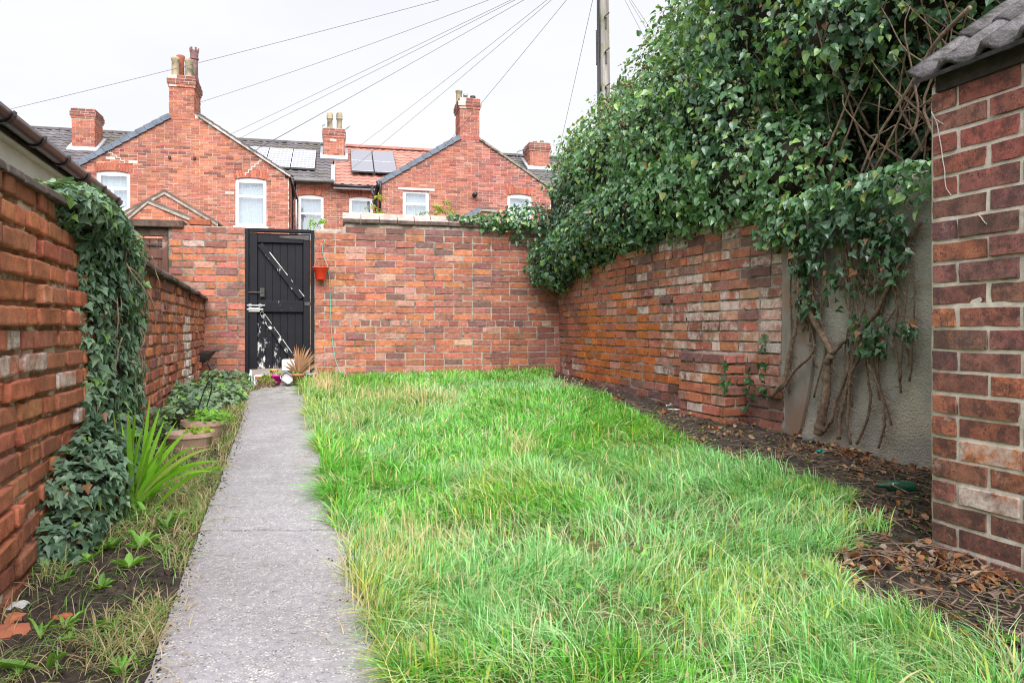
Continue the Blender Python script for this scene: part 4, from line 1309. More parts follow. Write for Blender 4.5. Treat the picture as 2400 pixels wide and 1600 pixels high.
# --- main range behind the wings
def main_range():
    ME, MR, TE, TR = 6.20, 8.42, 3.7, 7.6
    # wall between the two wings, with a window each side of the party line
    Wm1 = (2.98, 3.84, 4.1, 5.74); Wm2 = (4.74, 5.58, 4.6, 5.74)
    for (par, s0, s1, holes, zt) in ((h1, 2.9, 4.28, [Wm1], 6.16), (h2, 4.28, 5.75, [Wm2], 5.99)):
        shell(par, T, s0, s1, Z0H, zt, holes, M_MORTAR_HOUSE, t=4.008, name='range_wall')
        fr = T.sub(s0, 4.0)
        far_bricks(par, fr, lay(s1 - s0, 2.5, zt, course=0.0775, holes=[(a - s0, b - s0, c, d) for a, b, c, d in holes], wob=0.002, halves=0.05, J=0.0138, JV=0.010), HB, name='range_bricks')
    fm = T.sub(0, 4.0)
    window(h1, fm, *Wm1, layout=[(0, 1, 0.62, 1), (0, 1, 0, 0.62)], arch=0.06, sill=False)
    window(h2, fm, *Wm2, layout=[(0, 1, 0.50, 1), (0, 1, 0, 0.50)], arch=0.06, sill=False)
    arch_head(h1, fm, Wm1[0], Wm1[1], 5.74); arch_head(h2, fm, Wm2[0], Wm2[1], 5.74)
    # roof slopes: grey, red, grey
    tiled_slope(h1, T, -13.0, 4.16, TE, ME, TR, MR, M_TILE_DARK)
    tiled_slope(h2, T, 4.20, 8.35, TE, ME - 0.12, TR, MR - 0.06, M_TILE_RED)
    tiled_slope(h2, T, 8.36, 14.6, TE, ME - 0.05, TR, MR - 0.04, M_TILE_DARK)
    for par, s0, s1, mt in ((h1, -13.0, 4.16, M_TILE_DARK), (h2, 4.2, 8.35, M_TILE_RED), (h2, 8.36, 14.6, M_TILE_DARK)):
        s = s0
        while s < s1:
            e = min(s + 0.45, s1)
            MB(T).prism([(s, MR - 0.02), (e - 0.01, MR - 0.02), (e - 0.01, MR + 0.07), (s, MR + 0.07)], TR - 0.11, TR + 0.11).build('ridge_tile', mt, par)
            s += 0.45
        MB(T).add([(s0, TR, MR - 0.05), (s1, TR, MR - 0.05), (s1, TR + 4, ME), (s0, TR + 4, ME)], [(0, 1, 2, 3)]).build('rear_slope', mt, par)
        MB(T).box((s0, TE + 0.25, Z0H), (s1, TE + 0.3, ME - 0.15)).build('rear_wall', M_MORTAR_HOUSE, par) if False else None
    # gutters and downpipes
    m = MB(T); m.tube([(2.4, 3.62, 6.17), (4.2, 3.62, 6.17)], 0.065, 10); m.build('gutter', mat_plain('grey_gutter', (0.16, 0.17, 0.16), 0.5), h1, smooth=True)
    m = MB(T); m.box((4.2, 3.74, 5.94), (5.75, 3.78, 6.05)); m.build('fascia_board', M_WHITE, h2)
    m = MB(T); m.tube([(4.2, 3.62, 6.03), (5.8, 3.62, 6.03)], 0.06, 10); m.build('gutter', M_BLACKPVC, h2, smooth=True)
    def pipe(par, pts, r=0.036, mt=M_BLACKPVC):
        return MB(WORLD).tube(np.array(pts), r, 8).build('downpipe', mt, par, smooth=True)
    a = lambda px, py, t: T.at(px, py, t)
    pipe(h1, [a(677, 418, 0.2), a(676, 470, 0.2), a(676, 545, 0.2)], 0.04)
    pipe(h1, [a(686, 418, 1.2), a(686, 440, 1.2), a(690, 458, 1.4), a(684, 470, 1.4), a(684, 545, 1.4)], 0.045)
    pipe(h1, [a(694, 468, 2.8), a(694, 545, 2.8)], 0.03, M_WHITE)
    pipe(h1, [a(672, 412, -0.05), a(680, 440, 1.4), a(688, 462, 1.4)], 0.06)
    pipe(h2, [a(892, 425, -0.06), a(892, 440, -0.06), a(890, 510, -0.06)], 0.035)
    pipe(h2, [a(872, 434, 2.4), a(872, 452, 2.4), a(883, 466, 2.2), a(883, 510, 2.2)], 0.05)
    pipe(h2, [a(889, 425, 0.1), a(880, 455, 2.0), a(876, 474, 2.8)], 0.06)
    MB(T).prism([(4.10, 0), (4.26, 0), (4.26, 0.01), (4.10, 0.01)], 0, 0.01) if False else None
    # lead valley at the party line
    n = np.array([-(MR - ME), 0]); 
    m = MB(T); sl = (MR - ME) / (TR - TE)
    m.add([(4.10, TE, ME + 0.06), (4.24, TE, ME + 0.06), (4.24, TE + 1.5, ME + 0.06 + 1.5 * sl), (4.10, TE + 1.5, ME + 0.06 + 1.5 * sl), (4.10, TE, ME + 0.0), (4.24, TE, ME + 0.0), (4.24, TE + 1.5, ME + 1.5 * sl), (4.10, TE + 1.5, ME + 1.5 * sl)], MB.BOXQ)
    m.build('lead_valley', M_LEAD, h2)
    # stacks on the main roof
    def stack(par, s0, s1, t0, t1, ztop, tab, pots=()):
        zb = ME + (t0 - TE) * sl - 0.1
        c = chimney(par, T, s0, s1, t0, t1, zb, ztop, tab)
        for (ps, pt, ph, prr, pm, st) in pots: pot(c, T, ps, pt, ztop, ph, prr, pm, st)
        zf = ME + (t0 - TE) * sl
        m = MB(T)
        m.add([(s0 - 0.12, t0 - 0.18, zf - 0.03), (s1 + 0.12, t0 - 0.18, zf - 0.03), (s1 + 0.08, t0 - 0.02, zf + 0.14), (s0 - 0.08, t0 - 0.02, zf + 0.14), (s0 - 0.12, t0 - 0.1, zf - 0.12), (s1 + 0.12, t0 - 0.1, zf - 0.12), (s1 + 0.12, t0 + 0.06, zf + 0.1), (s0 - 0.12, t0 + 0.06, zf + 0.1)], MB.BOXQ)
        for sd in (s0 - 0.13, s1 + 0.02):
            m.prism([(sd, 0), (sd + 0.11, 0), (sd + 0.11, 0.01), (sd, 0.01)], 0, 0.01) if False else m.add([(sd, t0 - 0.1, zf - 0.02), (sd + 0.11, t0 - 0.1, zf - 0.02), (sd + 0.11, t1, zf + (t1 - t0) * sl + 0.08), (sd, t1, zf + (t1 - t0) * sl + 0.08), (sd, t0 - 0.1, zf + 0.06), (sd + 0.11, t0 - 0.1, zf + 0.06), (sd + 0.11, t1, zf + (t1 - t0) * sl + 0.16), (sd, t1, zf + (t1 - t0) * sl + 0.16)], MB.BOXQ)
        m.build('flashing', M_LEAD, c)
        return c
    stack(h1, -4.75, -4.02, 5.5, 6.4, 8.70, HB)
    stack(h2, 3.80, 4.58, 6.0, 6.9, 8.68, HB, [(4.03, 6.4, 0.72, 0.12, M_POT_BUFF, 'cowl'), (4.39, 6.4, 0.74, 0.12, M_POT_BUFF, 'cowl')])
    stack(h2, 12.0, 12.85, 6.0, 6.9, 8.62, HB, [(12.3, 6.3, 0.12, 0.08, M_POT_BUFF, 'plain'), (12.6, 6.3, 0.16, 0.08, M_POT_BUFF, 'plain')])
    # aerials
    def aerial(par, base, top, head, tines=7):
        m = MB(WORLD); m.tube([base, top], 0.014, 6); m.tube([top, head], 0.012, 6)
        d = nrm(head - top); sd = nrm(np.cross(d, UP))
        for i in range(tines):
            c = top + (head - top) * (i + 0.5) / tines
            m.tube([c - sd * 0.14, c + sd * 0.14], 0.008, 5); m.tube([c - np.array([0, 0, 0.08]), c + np.array([0, 0, 0.08])], 0.008, 5)
        return m.build('aerial', M_ALU, par)
    aerial(h2, T.at(807, 350, 6.2), T.at(806, 306, 6.2), T.at(820, 296, 6.2)); aerial(h1, T.at(757, 330, 6.2), T.at(755, 296, 6.2), T.at(762, 292, 6.2), 3)
    aerial(h2, T.at(1212, 372, 6.4), T.at(1212, 356, 6.4), T.at(1245, 344, 6.4), 9)
    # solar panels lie on the slopes: things of their own
    def panel(px0, s0, s1, d0, d1, lab, tinted, cells):
        za, zb = ME + d0 * sl + 0.14, ME + d1 * sl + 0.14
        ta, tb = TE + d0, TE + d1
        th = thing('solar_panel', lab, 'solar panel', T.p((s0 + s1) / 2, (ta + tb) / 2, za), group='solar panels on the terrace roofs')
        def slab(a, b, u0, u1, h0, h1, nm, mt, col=None):
            f = lambda d: (ta + (tb - ta) * d, za + (zb - za) * d)
            (p0, q0), (p1, q1) = f(u0), f(u1)
            return MB(T).add([(a, p0, q0 + h0), (b, p0, q0 + h0), (b, p1, q1 + h0), (a, p1, q1 + h0), (a, p0, q0 + h1), (b, p0, q0 + h1), (b, p1, q1 + h1), (a, p1, q1 + h1)], MB.BOXQ).build(nm, mt, th, col=col)
        slab(s0, s1, 0, 1, -0.05, 0.0, 'frame', M_BLACKPVC)
        nx, ny = cells
        g = slab(s0 + 0.015, s1 - 0.015, 0.012, 0.988, 0.001, 0.012, 'glass', M_SOLAR, tinted)
        if nx > 1:
            for i in range(nx + 1):
                x = s0 + 0.02 + (s1 - s0 - 0.04) * i / nx
                slab(x - 0.008, x + 0.008, 0.012, 0.988, 0.012, 0.016, 'cell_line', M_WHITE)
            for j in range(ny + 1):
                slab(s0 + 0.02, s1 - 0.02, max(0.012, j / ny - 0.005), min(0.988, j / ny + 0.005), 0.012, 0.0165, 'cell_line', M_WHITE)
    pale = (0.60, 0.62, 0.71, 1); grey = (0.52, 0.52, 0.58, 1)  # tints carry the sky's reflection, not the dark cells' own colour
    panel(0, 0.85, 1.78, 1.55, 2.75, 'pale gridded solar panel cut off by the gable edge on the grey roof', pale, (6, 5))
    panel(0, 1.80, 2.66, 0.75, 2.72, 'pale gridded solar panel in the middle of three on the grey roof', pale, (6, 8))
    panel(0, 2.68, 3.52, 0.75, 2.70, 'pale gridded solar panel next to the two-pot chimney on the grey roof', pale, (6, 8))
    for (a, b, c, d, lb) in ((4.82, 5.64, 1.85, 3.05, 'plain dark-edged upper solar panel beside the two-pot chimney'), (5.66, 6.50, 1.85, 3.05, 'plain dark-edged upper solar panel away from the two-pot chimney'), (4.82, 5.64, 0.75, 1.83, 'plain dark-edged lower solar panel beside the two-pot chimney'), (5.66, 6.50, 0.75, 1.83, 'plain dark-edged lower solar panel away from the two-pot chimney')):
        panel(0, a, b, c, d, lb + ' on the red roof', grey, (1, 1))
main_range()

# --- small outhouses in the yards between
def yard_shed(label, fr, s0, s1, z0, apex_s, apex_z, tab, dep=2.0, white=True, mono=False, zb=Z0H):
    h = thing('yard_outhouse', label, 'outhouse', fr.p((s0 + s1) / 2, 1, zb))
    MB(fr).prism([(s0, zb), (s1, zb), (s1, z0[1]), (apex_s, apex_z), (s0, z0[0])], 0.008, dep).build('wall_body', M_MORTAR_HOUSE, h)
    sub_fr = fr.sub(s0)
    def gz(s):
        x = s + s0
        return (z0[0] + (apex_z - z0[0]) * (x - s0) / (apex_s - s0) if x < apex_s else apex_z + (z0[1] - apex_z) * (x - apex_s) / max(1e-6, (s1 - apex_s))) - 0.02
    far_bricks(h, sub_fr, lay(s1 - s0, 2.2, gz, wob=0.002, halves=0.1), tab)
    for (a, b) in (((s0 - 0.06, z0[0] - 0.03), (apex_s, apex_z + 0.0)), ((apex_s, apex_z + 0.0), (s1 + 0.06, z0[1] - 0.03))):
        if abs(a[0] - b[0]) < 0.05: continue
        MB(fr).prism([a, b, (b[0], b[1] + 0.05), (a[0], a[1] + 0.05)], -0.05, dep + 0.05).build('roof_slope', mat_noise('old_brown_tile', (0.10, 0.075, 0.06), (0.21, 0.15, 0.12), 0.9, 4, 60, 0.4, 0.01), h)
        MB(fr).prism([(a[0], a[1] - 0.07), (b[0], b[1] - 0.07), (b[0], b[1] + 0.0), (a[0], a[1] + 0.0)], -0.04, -0.005).build('verge_board', mat_noise('dull_verge', (0.26, 0.21, 0.18), (0.46, 0.40, 0.35), 0.9, 6, 50, 0.4, 0.006), h)
    return h
YD = Frame(gpt(1200, 900), (0.973, 0.23))
ys1 = T.sub(0, -4.2); ys2 = T.sub(0, -5.6)
a0, a1, a2 = ys1.uz(288, 503), ys1.uz(386, 449), ys1.uz(505, 521)
yard_shed('small brick yard outhouse with a pale-edged gable in front of the first house', ys1, a0[0], a2[0], (a0[1], a2[1]), a1[0], a1[1], HB)
a0, a1, a2 = ys2.uz(300, 512), ys2.uz(347, 470), ys2.uz(445, 510)
yard_shed('lower narrow brick outhouse with broken tile edge, in front of the pale-edged gable', ys2, a0[0], a2[0], (a0[1], a2[1]), a1[0], a1[1], [(1, (0.55, 0.22, 0.14), 0.3), (1, (0.48, 0.16, 0.09), 0.2)])
ys3 = T.sub(0, -2.8)
a0, a1, a2 = ys3.uz(1078, 515), ys3.uz(1122, 489), ys3.uz(1160, 489)
sh = yard_shed('small mono-pitched brick extension with white top board below the second house', ys3, a0[0], a2[0], (a0[1], a2[1]), a1[0], a1[1], HB2)
verge_run(sh, ys3, a0[0], a0[1], a1[0], a1[1] - 0.02, M_TILE_BLUE, 3)

# ------------------------------------------------------------------ telegraph pole and its wires
PZ = 14.6
def pole():
    bx, by = (1420 - CX) / F * PZ, PZ
    tx = (1412 - CX) / F * PZ
    p = thing('telegraph_pole', 'tall grey wooden telegraph pole with climbing steps rising behind the ivy', 'pole', (bx, by, 0.38))
    top = 8.75
    zs = np.linspace(0.3, top, 14)
    pts = np.column_stack([bx + (tx - bx) * (zs - 0.3) / 8, np.full(14, by), zs])
    MB().tube(pts, np.linspace(0.155, 0.115, 14), 16).build('shaft', M_POLE, p, smooth=True)
    for k, z in enumerate((5.05, 5.75, 6.45, 7.15, 7.85)):
        x = bx + (tx - bx) * (z - 0.3) / 8
        m = MB(); m.tube([(x + 0.02, by - 0.13, z), (x + 0.02, by - 0.20, z), (x + 0.10, by - 0.22, z + 0.06)], 0.014, 6); m.bar((x + 0.045, by - 0.135, z - 0.22), (x + 0.045, by - 0.135, z), 0.03, 0.02, up=(0, 1, 0))
        m.build('step', M_DARKMETAL, p)
    def cable(offs, z0, z1, r):
        zz = np.linspace(z0, z1, 16)
        q = [(bx + (tx - bx) * (z - 0.3) / 8 + offs(z), by - 0.12, z) for z in zz]
        MB().tube(q, r, 6).build('cable', M_BLACKPVC, p, smooth=True)
    cable(lambda z: -0.115, 4.2, 8.7, 0.018); cable(lambda z: -0.085 + 0.01 * math.sin(z * 3), 5.4, 8.7, 0.016)
    cable(lambda z: -0.085 + 0.19 * max(0, min(1, (5.9 - z) / 1.0)) ** 1.2, 4.6, 6.2, 0.016); cable(lambda z: -0.15, 6.2, 6.9, 0.01)
    return np.array([tx, by, 8.45])
P0 = pole()

def wire(end, label, sag=0.10, r=0.0052, start=None):
    a = P0 if start is None else start
    end = np.asarray(end, float)
    t = np.linspace(0, 1, 40)
    pts = a + (end - a) * t[:, None]
    pts[:, 2] -= sag * 4 * t * (1 - t)
    o = MB().tube(pts, r, 6, cap=False).build('overhead_wire', M_WIRE, None, smooth=True)
    tag(o, label, 'wire', 'wires from the telegraph pole', 'thing')
GW = 'overhead wire from the pole '
wire(T.at(-260, 322, -1), GW + 'to beyond the grey tiled roof, passing above every chimney')
wire(T.at(469, 240, 0.6), GW + 'to the side of the tall pot-crowded chimney')
wire(T.at(536, 317, 2.0), GW + 'to the first gable edge, highest of four', 0.02)
wire(T.at(560, 325, 2.6), GW + 'to the first gable edge, second of four', 0.02)
wire(T.at(590, 356, 1.8), GW + 'to the first gable edge, third of four', 0.02)
wire(T.at(415, 454, -0.02), GW + 'running down across the first gable to its brickwork', 0.02, 0.0048)
wire(T.at(816, 362, 5.2), GW + 'to the red roof by the two-pot chimney', 0.05)
wire(T.at(824, 396, 3.9), GW + 'to the eaves of the red roof', 0.05)
wire(T.at(1000, 392, -0.02), GW + 'across the second chimney to its gable brickwork', 0.05)
wire(T.at(1290, 440, 3.0), GW + 'steeply down to the roof end beside the ivy', 0.05)
wire((3.4, 24.0, 3.4), GW + 'dropping close beside the pole behind the ivy', 0.05)
for k, (px, py) in enumerate(((1600, 260), (1625, 245), (1640, 240))):
    wire((((px - CX) / F) * 13, 13, CZ - (py - HY) / F * 13), GW + ('down behind the ivy beside the wooden pole, %s of three' % ('lowest', 'middle', 'highest')[k]), 0.02, 0.0045)
# ------------------------------------------------------------------ foliage helpers
def leaf_template(kind):
    if kind == 'ivy':       # five-lobed
        o = [(0, 0, 0), (0.30, -0.14, 0.05), (0.52, 0.16, 0.07), (0.27, 0.36, 0.05), (0, 1.0, -0.10)]
    elif kind == 'adult':   # ovate, pointed
        o = [(0, 0, 0), (0.30, 0.02, 0.05), (0.42, 0.26, 0.08), (0.26, 0.60, 0.05), (0, 1.0, -0.10)]
    else:                   # long leaf
        o = [(0, 0, 0), (0.10, 0.2, 0.03), (0.17, 0.5, 0.05), (0.11, 0.8, 0.03), (0, 1.0, -0.15)]
    v = list(o) + [(-x, y, z) for x, y, z in o[1:4][::-1]] + [(0, 0.40, -0.03)]
    t = [(8, i, (i + 1) % 8) for i in range(8)]
    return np.array(v, float), np.array(t)
TPL = {k: leaf_template(k) for k in ('ivy', 'adult', 'long')}

def orient(n, tip):
    n = nrm(n); y = tip - (tip * n).sum(-1, keepdims=True) * n
    y = nrm(y); x = np.cross(y, n)
    return x, y, n

def leaf_cloud(P, n, tip, size, kind, curl=None):
    v, t = TPL[kind]
    x, y, z = orient(n, tip)
    W = v[None, :, 0:1] * x[:, None] + v[None, :, 1:2] * y[:, None] + v[None, :, 2:3] * z[:, None] * (1.0 if curl is None else curl[:, None, None])
    V = P[:, None] + W * size[:, None, None]
    Tt = t[None] + (len(v) * np.arange(len(P)))[:, None, None]
    return V.reshape(-1, 3), Tt.reshape(-1, 3), len(v)

def rand_unit(r, n):
    return nrm(r.normal(size=(n, 3)))

def shown_np(P, size):
    px = P[:, 0] / np.maximum(P[:, 1], 0.1) * F + CX; py = HY - (P[:, 2] - CZ) / np.maximum(P[:, 1], 0.1) * F
    return np.where((px > 0) & (px < 2400) & (py > 0) & (py < 1600), size / np.maximum(P[:, 1], 0.1), 0)

def foliage(parent, P, n, tip, size, col, mat, kind, solo=300, name='foliage', facing=None):
    """the leaves that show largest are objects of their own, the rest one mesh"""
    score = shown_np(P, size)
    if facing is not None: score = score * (facing > 0.35)
    order = np.argsort(-score)[:solo * 4]
    order = order[score[order] > 0]
    pickd = order[rng.permutation(len(order))[:solo]] if len(order) else order
    rest = np.ones(len(P), bool); rest[pickd] = False
    V, Tt, k = leaf_cloud(P[rest], n[rest], tip[rest], size[rest], kind)
    obj_np(name, V, [Tt], mat, parent, False, np.repeat(np.column_stack([col[rest], np.ones(rest.sum())]), k, 0), 'stuff')
    if len(pickd):
        me = mesh_np('leaf', TPL[kind][0], [TPL[kind][1]], mat, False, np.ones((len(TPL[kind][0]), 4)))
        x, y, z = orient(n[pickd], tip[pickd])
        base = Vector(root_of(parent))
        for j, i in enumerate(pickd):
            s = size[i]
            o = bpy.data.objects.new('leaf', me); C.objects.link(o)
            o.parent = parent; o.matrix_parent_inverse = Matrix.Translation(-base)
            o.matrix_basis = Matrix(((x[j][0] * s, y[j][0] * s, z[j][0] * s, P[i][0]), (x[j][1] * s, y[j][1] * s, z[j][1] * s, P[i][1]), (x[j][2] * s, y[j][2] * s, z[j][2] * s, P[i][2]), (0, 0, 0, 1)))
            o.color = (*col[i], 1)

def shell_points(ells, n, r, lump=0.22, freq=2.6, keep=0.85, layers=(0.62, 1.03), back=-0.25):
    """points on the outside of a union of ellipsoids (centre, radii, turn), with outward normals"""
    area = np.array([(a * b) ** 1.0 + (b * c) + (a * c) for _, (a, b, c), _ in ells]); area /= area.sum()
    PP, NN, DD = [], [], []
    eye = np.array([0, 0, CZ])
    for k, (c, rad, ang) in enumerate(ells):
        m = int(n * area[k])
        d = rand_unit(r, m); rad = np.array(rad)
        fine_ = fbm(d * freq * 2.7 + k * 3.1, 57, 2)
        lf = 1 + lump * 2 * (fbm(d * freq + k * 7.7, 50, 3) - 0.5) + 0.24 * (fine_ - 0.5)
        dep = np.where(r.random(m) < 0.68, r.uniform(0.92, layers[1], m), r.uniform(min(layers[0], 0.92), max(layers[0], 0.92), m))
        q = d * rad * (lf * dep)[:, None]
        nn = nrm(d / rad)
        ca, sa = math.cos(ang), math.sin(ang); Rm = np.array([[ca, -sa, 0], [sa, ca, 0], [0, 0, 1]])
        p = q @ Rm.T + c; nn = nn @ Rm.T
        ok = r.random(m) < np.clip(0.35 + (fine_ - 0.36) * 4.0, 0.12, 1)
        for j, (c2, rad2, ang2) in enumerate(ells):
            if j == k: continue
            ca, sa = math.cos(-ang2), math.sin(-ang2); R2 = np.array([[ca, -sa, 0], [sa, ca, 0], [0, 0, 1]])
            w = ((p - c2) @ R2.T) / np.array(rad2)
            ok &= (w * w).sum(1) > keep ** 2
        v = nrm(eye - p)
        ok &= (nn * v).sum(1) > back
        PP.append(p[ok]); NN.append(nn[ok]); DD.append(dep[ok])
    return np.concatenate(PP), np.concatenate(NN), np.concatenate(DD)

def blob_core(ells, scale, name, parent, mat):
    m = MB()
    nu, nv = 20, 12
    for k, (c, rad, ang) in enumerate(ells):
        th = np.linspace(0.02, math.pi - 0.02, nv); ph = np.linspace(0, 2 * math.pi, nu, endpoint=False)
        d = np.array([[(math.sin(a) * math.cos(b), math.sin(a) * math.sin(b), math.cos(a)) for b in ph] for a in th]).reshape(-1, 3)
        q = d * np.array(rad) * scale * (0.85 + 0.4 * fbm(d * 3 + k, 61, 3))[:, None]
        ca, sa = math.cos(ang), math.sin(ang)
        v = q @ np.array([[ca, -sa, 0], [sa, ca, 0], [0, 0, 1]]).T + np.array(c)
        quads = [(i * nu + j, i * nu + (j + 1) % nu, (i + 1) * nu + (j + 1) % nu, (i + 1) * nu + j) for i in range(nv - 1) for j in range(nu)]
        m.add(v, quads)
    return m.build(name, mat, parent, smooth=True)

def wander(p0, p1, n, amp, r, sag=0.0):
    t = np.linspace(0, 1, n)[:, None]
    p = np.array(p0) + (np.array(p1) - np.array(p0)) * t
    w = np.cumsum(r.normal(size=(n, 3)), 0); w = w - w[0] - t * (w[-1] - w[0])
    for _ in range(2):
        w[1:-1] = (w[:-2] + 2 * w[1:-1] + w[2:]) / 4
    p = p + w * amp / math.sqrt(n)
    p[:, 2] -= sag * 4 * (t * (1 - t))[:, 0]
    return p

# ------------------------------------------------------------------ the big ivy over the side wall
def big_ivy():
    r = np.random.default_rng(11)
    iv = thing('ivy', 'huge glossy dark green ivy overhanging the side wall and the rendered wall', 'ivy', RW.p(2.5, 0.3, 1.6))
    A = RW.ang()
    def wp(s, t, z): return RW.p(s, t, z)
    E = [
        (wp(0.35, 0.30, 2.10), (0.60, 0.50, 0.62), A),
        (wp(0.45, 0.45, 2.75), (0.75, 0.60, 0.62), A),
        (wp(1.20, 0.55, 2.85), (0.85, 0.75, 0.85), A),
        (wp(2.05, 0.95, 3.15), (0.95, 0.90, 1.00), A),
        (wp(2.60, 0.55, 2.75), (0.90, 0.85, 0.95), A),
        (wp(3.00, 1.25, 3.75), (1.05, 1.05, 1.10), A),
        (wp(3.50, 0.45, 2.60), (0.75, 0.75, 0.75), A),
        (wp(4.00, 0.75, 3.45), (1.00, 0.95, 1.05), A),
        (wp(4.75, 0.95, 3.75), (1.00, 0.95, 0.85), A),
        (wp(5.40, 1.15, 3.55), (0.90, 0.85, 0.75), A),
        (wp(6.10, 1.50, 3.30), (0.80, 0.80, 0.75), A),
        (wp(4.75, 0.35, 2.85), (0.65, 0.50, 0.42), A),
        (wp(5.40, 0.45, 2.95), (0.65, 0.50, 0.42), A),
        (wp(6.10, 0.75, 2.95), (0.65, 0.55, 0.45), A),
        # fringe hanging over the wall top
        (wp(0.25, -0.05, 1.75), (0.45, 0.38, 0.33), A),
        (wp(0.95, 0.02, 1.92), (0.55, 0.40, 0.34), A),
        (wp(1.70, 0.05, 2.05), (0.60, 0.42, 0.36), A),
        (wp(2.45, 0.05, 2.10), (0.60, 0.42, 0.36), A),
        (wp(3.15, 0.05, 2.12), (0.60, 0.40, 0.36), A),
        (wp(3.85, 0.08, 2.10), (0.55, 0.36, 0.38), A),
        (wp(4.35, 0.10, 2.08), (0.40, 0.26, 0.36), A),
        # strand creeping along the back wall's coping
        (B.p(2.70, 0.08, 2.26), (0.45, 0.30, 0.24), B.ang()),
        (B.p(2.25, 0.06, 2.28), (0.35, 0.20, 0.11), B.ang()),
        (B.p(1.85, 0.04, 2.30), (0.25, 0.12, 0.055), B.ang()),
    ]
    P, n, dep = shell_points(E, 220000, r, lump=0.34, freq=3.1, layers=(0.60, 1.13))
    # flat growth clinging to the upper part of the rendered wall
    m = 3000
    s = r.uniform(4.25, 6.6, m); z = r.uniform(1.5, 1.84, m)
    lim = 1.66 + 0.07 * np.sin(s * 7.0) - 0.16 * np.exp(-((s - 4.55) / 0.2) ** 2) + 0.12 * r.normal(size=m)
    ok = z > lim
    Pw = RW.arr(np.column_stack([s, -r.uniform(0.01, 0.16, m), z]))[ok]
    nw = np.tile(np.array([-RW.n[0], -RW.n[1], 0.15]), (len(Pw), 1))
    P = np.concatenate([P, Pw]); n = np.concatenate([n, nw]); dep = np.concatenate([dep, np.full(len(Pw), 0.95)])
    # sparse growth, coloured dark as its shade, deep in the hollow behind the rendered wall's top
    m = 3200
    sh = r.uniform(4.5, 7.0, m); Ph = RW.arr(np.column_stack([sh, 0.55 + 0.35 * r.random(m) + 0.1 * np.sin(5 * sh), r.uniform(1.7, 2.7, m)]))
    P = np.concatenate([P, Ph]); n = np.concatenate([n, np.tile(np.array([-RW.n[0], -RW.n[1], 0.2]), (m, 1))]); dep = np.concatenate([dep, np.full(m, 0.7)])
    k = len(P)
    nl = nrm(n + 0.7 * r.normal(size=(k, 3)) + np.array([0, 0, 0.35]))
    tip = np.array([0, 0, -1.0]) + 0.35 * n + 0.55 * r.normal(size=(k, 3))
    size = 0.026 + 0.052 * r.random(k) ** 1.3
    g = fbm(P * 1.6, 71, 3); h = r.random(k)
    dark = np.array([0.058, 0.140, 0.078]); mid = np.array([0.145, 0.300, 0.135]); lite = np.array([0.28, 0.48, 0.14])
    f = np.clip((g - 0.38) * 3.0 + r.normal(0, 0.22, k) + (dep - 0.93) * 1.5, 0, 1)[:, None]  # deeper leaves get a darker colour, shade painted in
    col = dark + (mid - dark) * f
    top = (h < 0.12 + 0.22 * np.clip((P[:, 2] - 2.4), 0, 1))[:, None]  # more pale leaves higher up, light on the top put into colour
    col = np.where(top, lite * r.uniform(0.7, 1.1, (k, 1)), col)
    old = (r.random(k) < 0.02)[:, None]; col = np.where(old, np.array([0.30, 0.33, 0.08]), col)
    dead = (r.random(k) < 0.008)[:, None]
    col = np.where(dead, np.array([0.30, 0.13, 0.05]), col)
    eye = nrm(np.array([0, 0, CZ]) - P)
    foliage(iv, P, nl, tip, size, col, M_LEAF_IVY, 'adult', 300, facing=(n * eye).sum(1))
    blob_core(E[:21] + [(wp(5.4, 1.15, 2.3), (1.5, 0.35, 0.9), A), (wp(4.2, 0.9, 2.2), (0.9, 0.45, 0.7), A), (wp(6.6, 1.3, 2.6), (1.0, 0.35, 1.1), A)], 0.70, 'dark_inner_core', iv, M_CORE)  # added dark blobs close the gaps and imitate the hollow's shade
    # flower and berry heads standing out of the top growth
    q, qn, qd = shell_points(E[:11], 5200, r, lump=0.30, freq=2.8, layers=(0.98, 1.06), back=-0.4)
    sel = (qn[:, 2] > -0.2) & (r.random(len(q)) < 0.75)
    q = q[sel] + qn[sel] * 0.03 + np.array([0, 0, 0.025])
    ph = (1 + 5 ** 0.5) / 2
    ico = nrm(np.array([(-1, ph, 0), (1, ph, 0), (-1, -ph, 0), (1, -ph, 0), (0, -1, ph), (0, 1, ph), (0, -1, -ph), (0, 1, -ph), (ph, 0, -1), (ph, 0, 1), (-ph, 0, -1), (-ph, 0, 1)]))
    it = np.array([(0, 11, 5), (0, 5, 1), (0, 1, 7), (0, 7, 10), (0, 10, 11), (1, 5, 9), (5, 11, 4), (11, 10, 2), (10, 7, 6), (7, 1, 8), (3, 9, 4), (3, 4, 2), (3, 2, 6), (3, 6, 8), (3, 8, 9), (4, 9, 5), (2, 4, 11), (6, 2, 10), (8, 6, 7), (9, 8, 1)])
    nb = 5
    ctr = (q[:, None] + r.normal(0, 0.012, (len(q), nb, 3))).reshape(-1, 3)
    rad = r.uniform(0.009, 0.016, len(ctr))
    V = (ctr[:, None] + ico[None] * rad[:, None, None]).reshape(-1, 3)
    Tq = (it[None] + 12 * np.arange(len(ctr))[:, None, None]).reshape(-1, 3)
    cc = np.where(r.random((len(ctr), 1)) < 0.5, np.array([[0.30, 0.31, 0.16]]), np.array([[0.13, 0.105, 0.06]]))
    obj_np('berry_heads', V, [Tq], M_BERRY, iv, False, np.repeat(np.column_stack([cc, np.ones(len(cc))]), 12, 0), 'stuff')
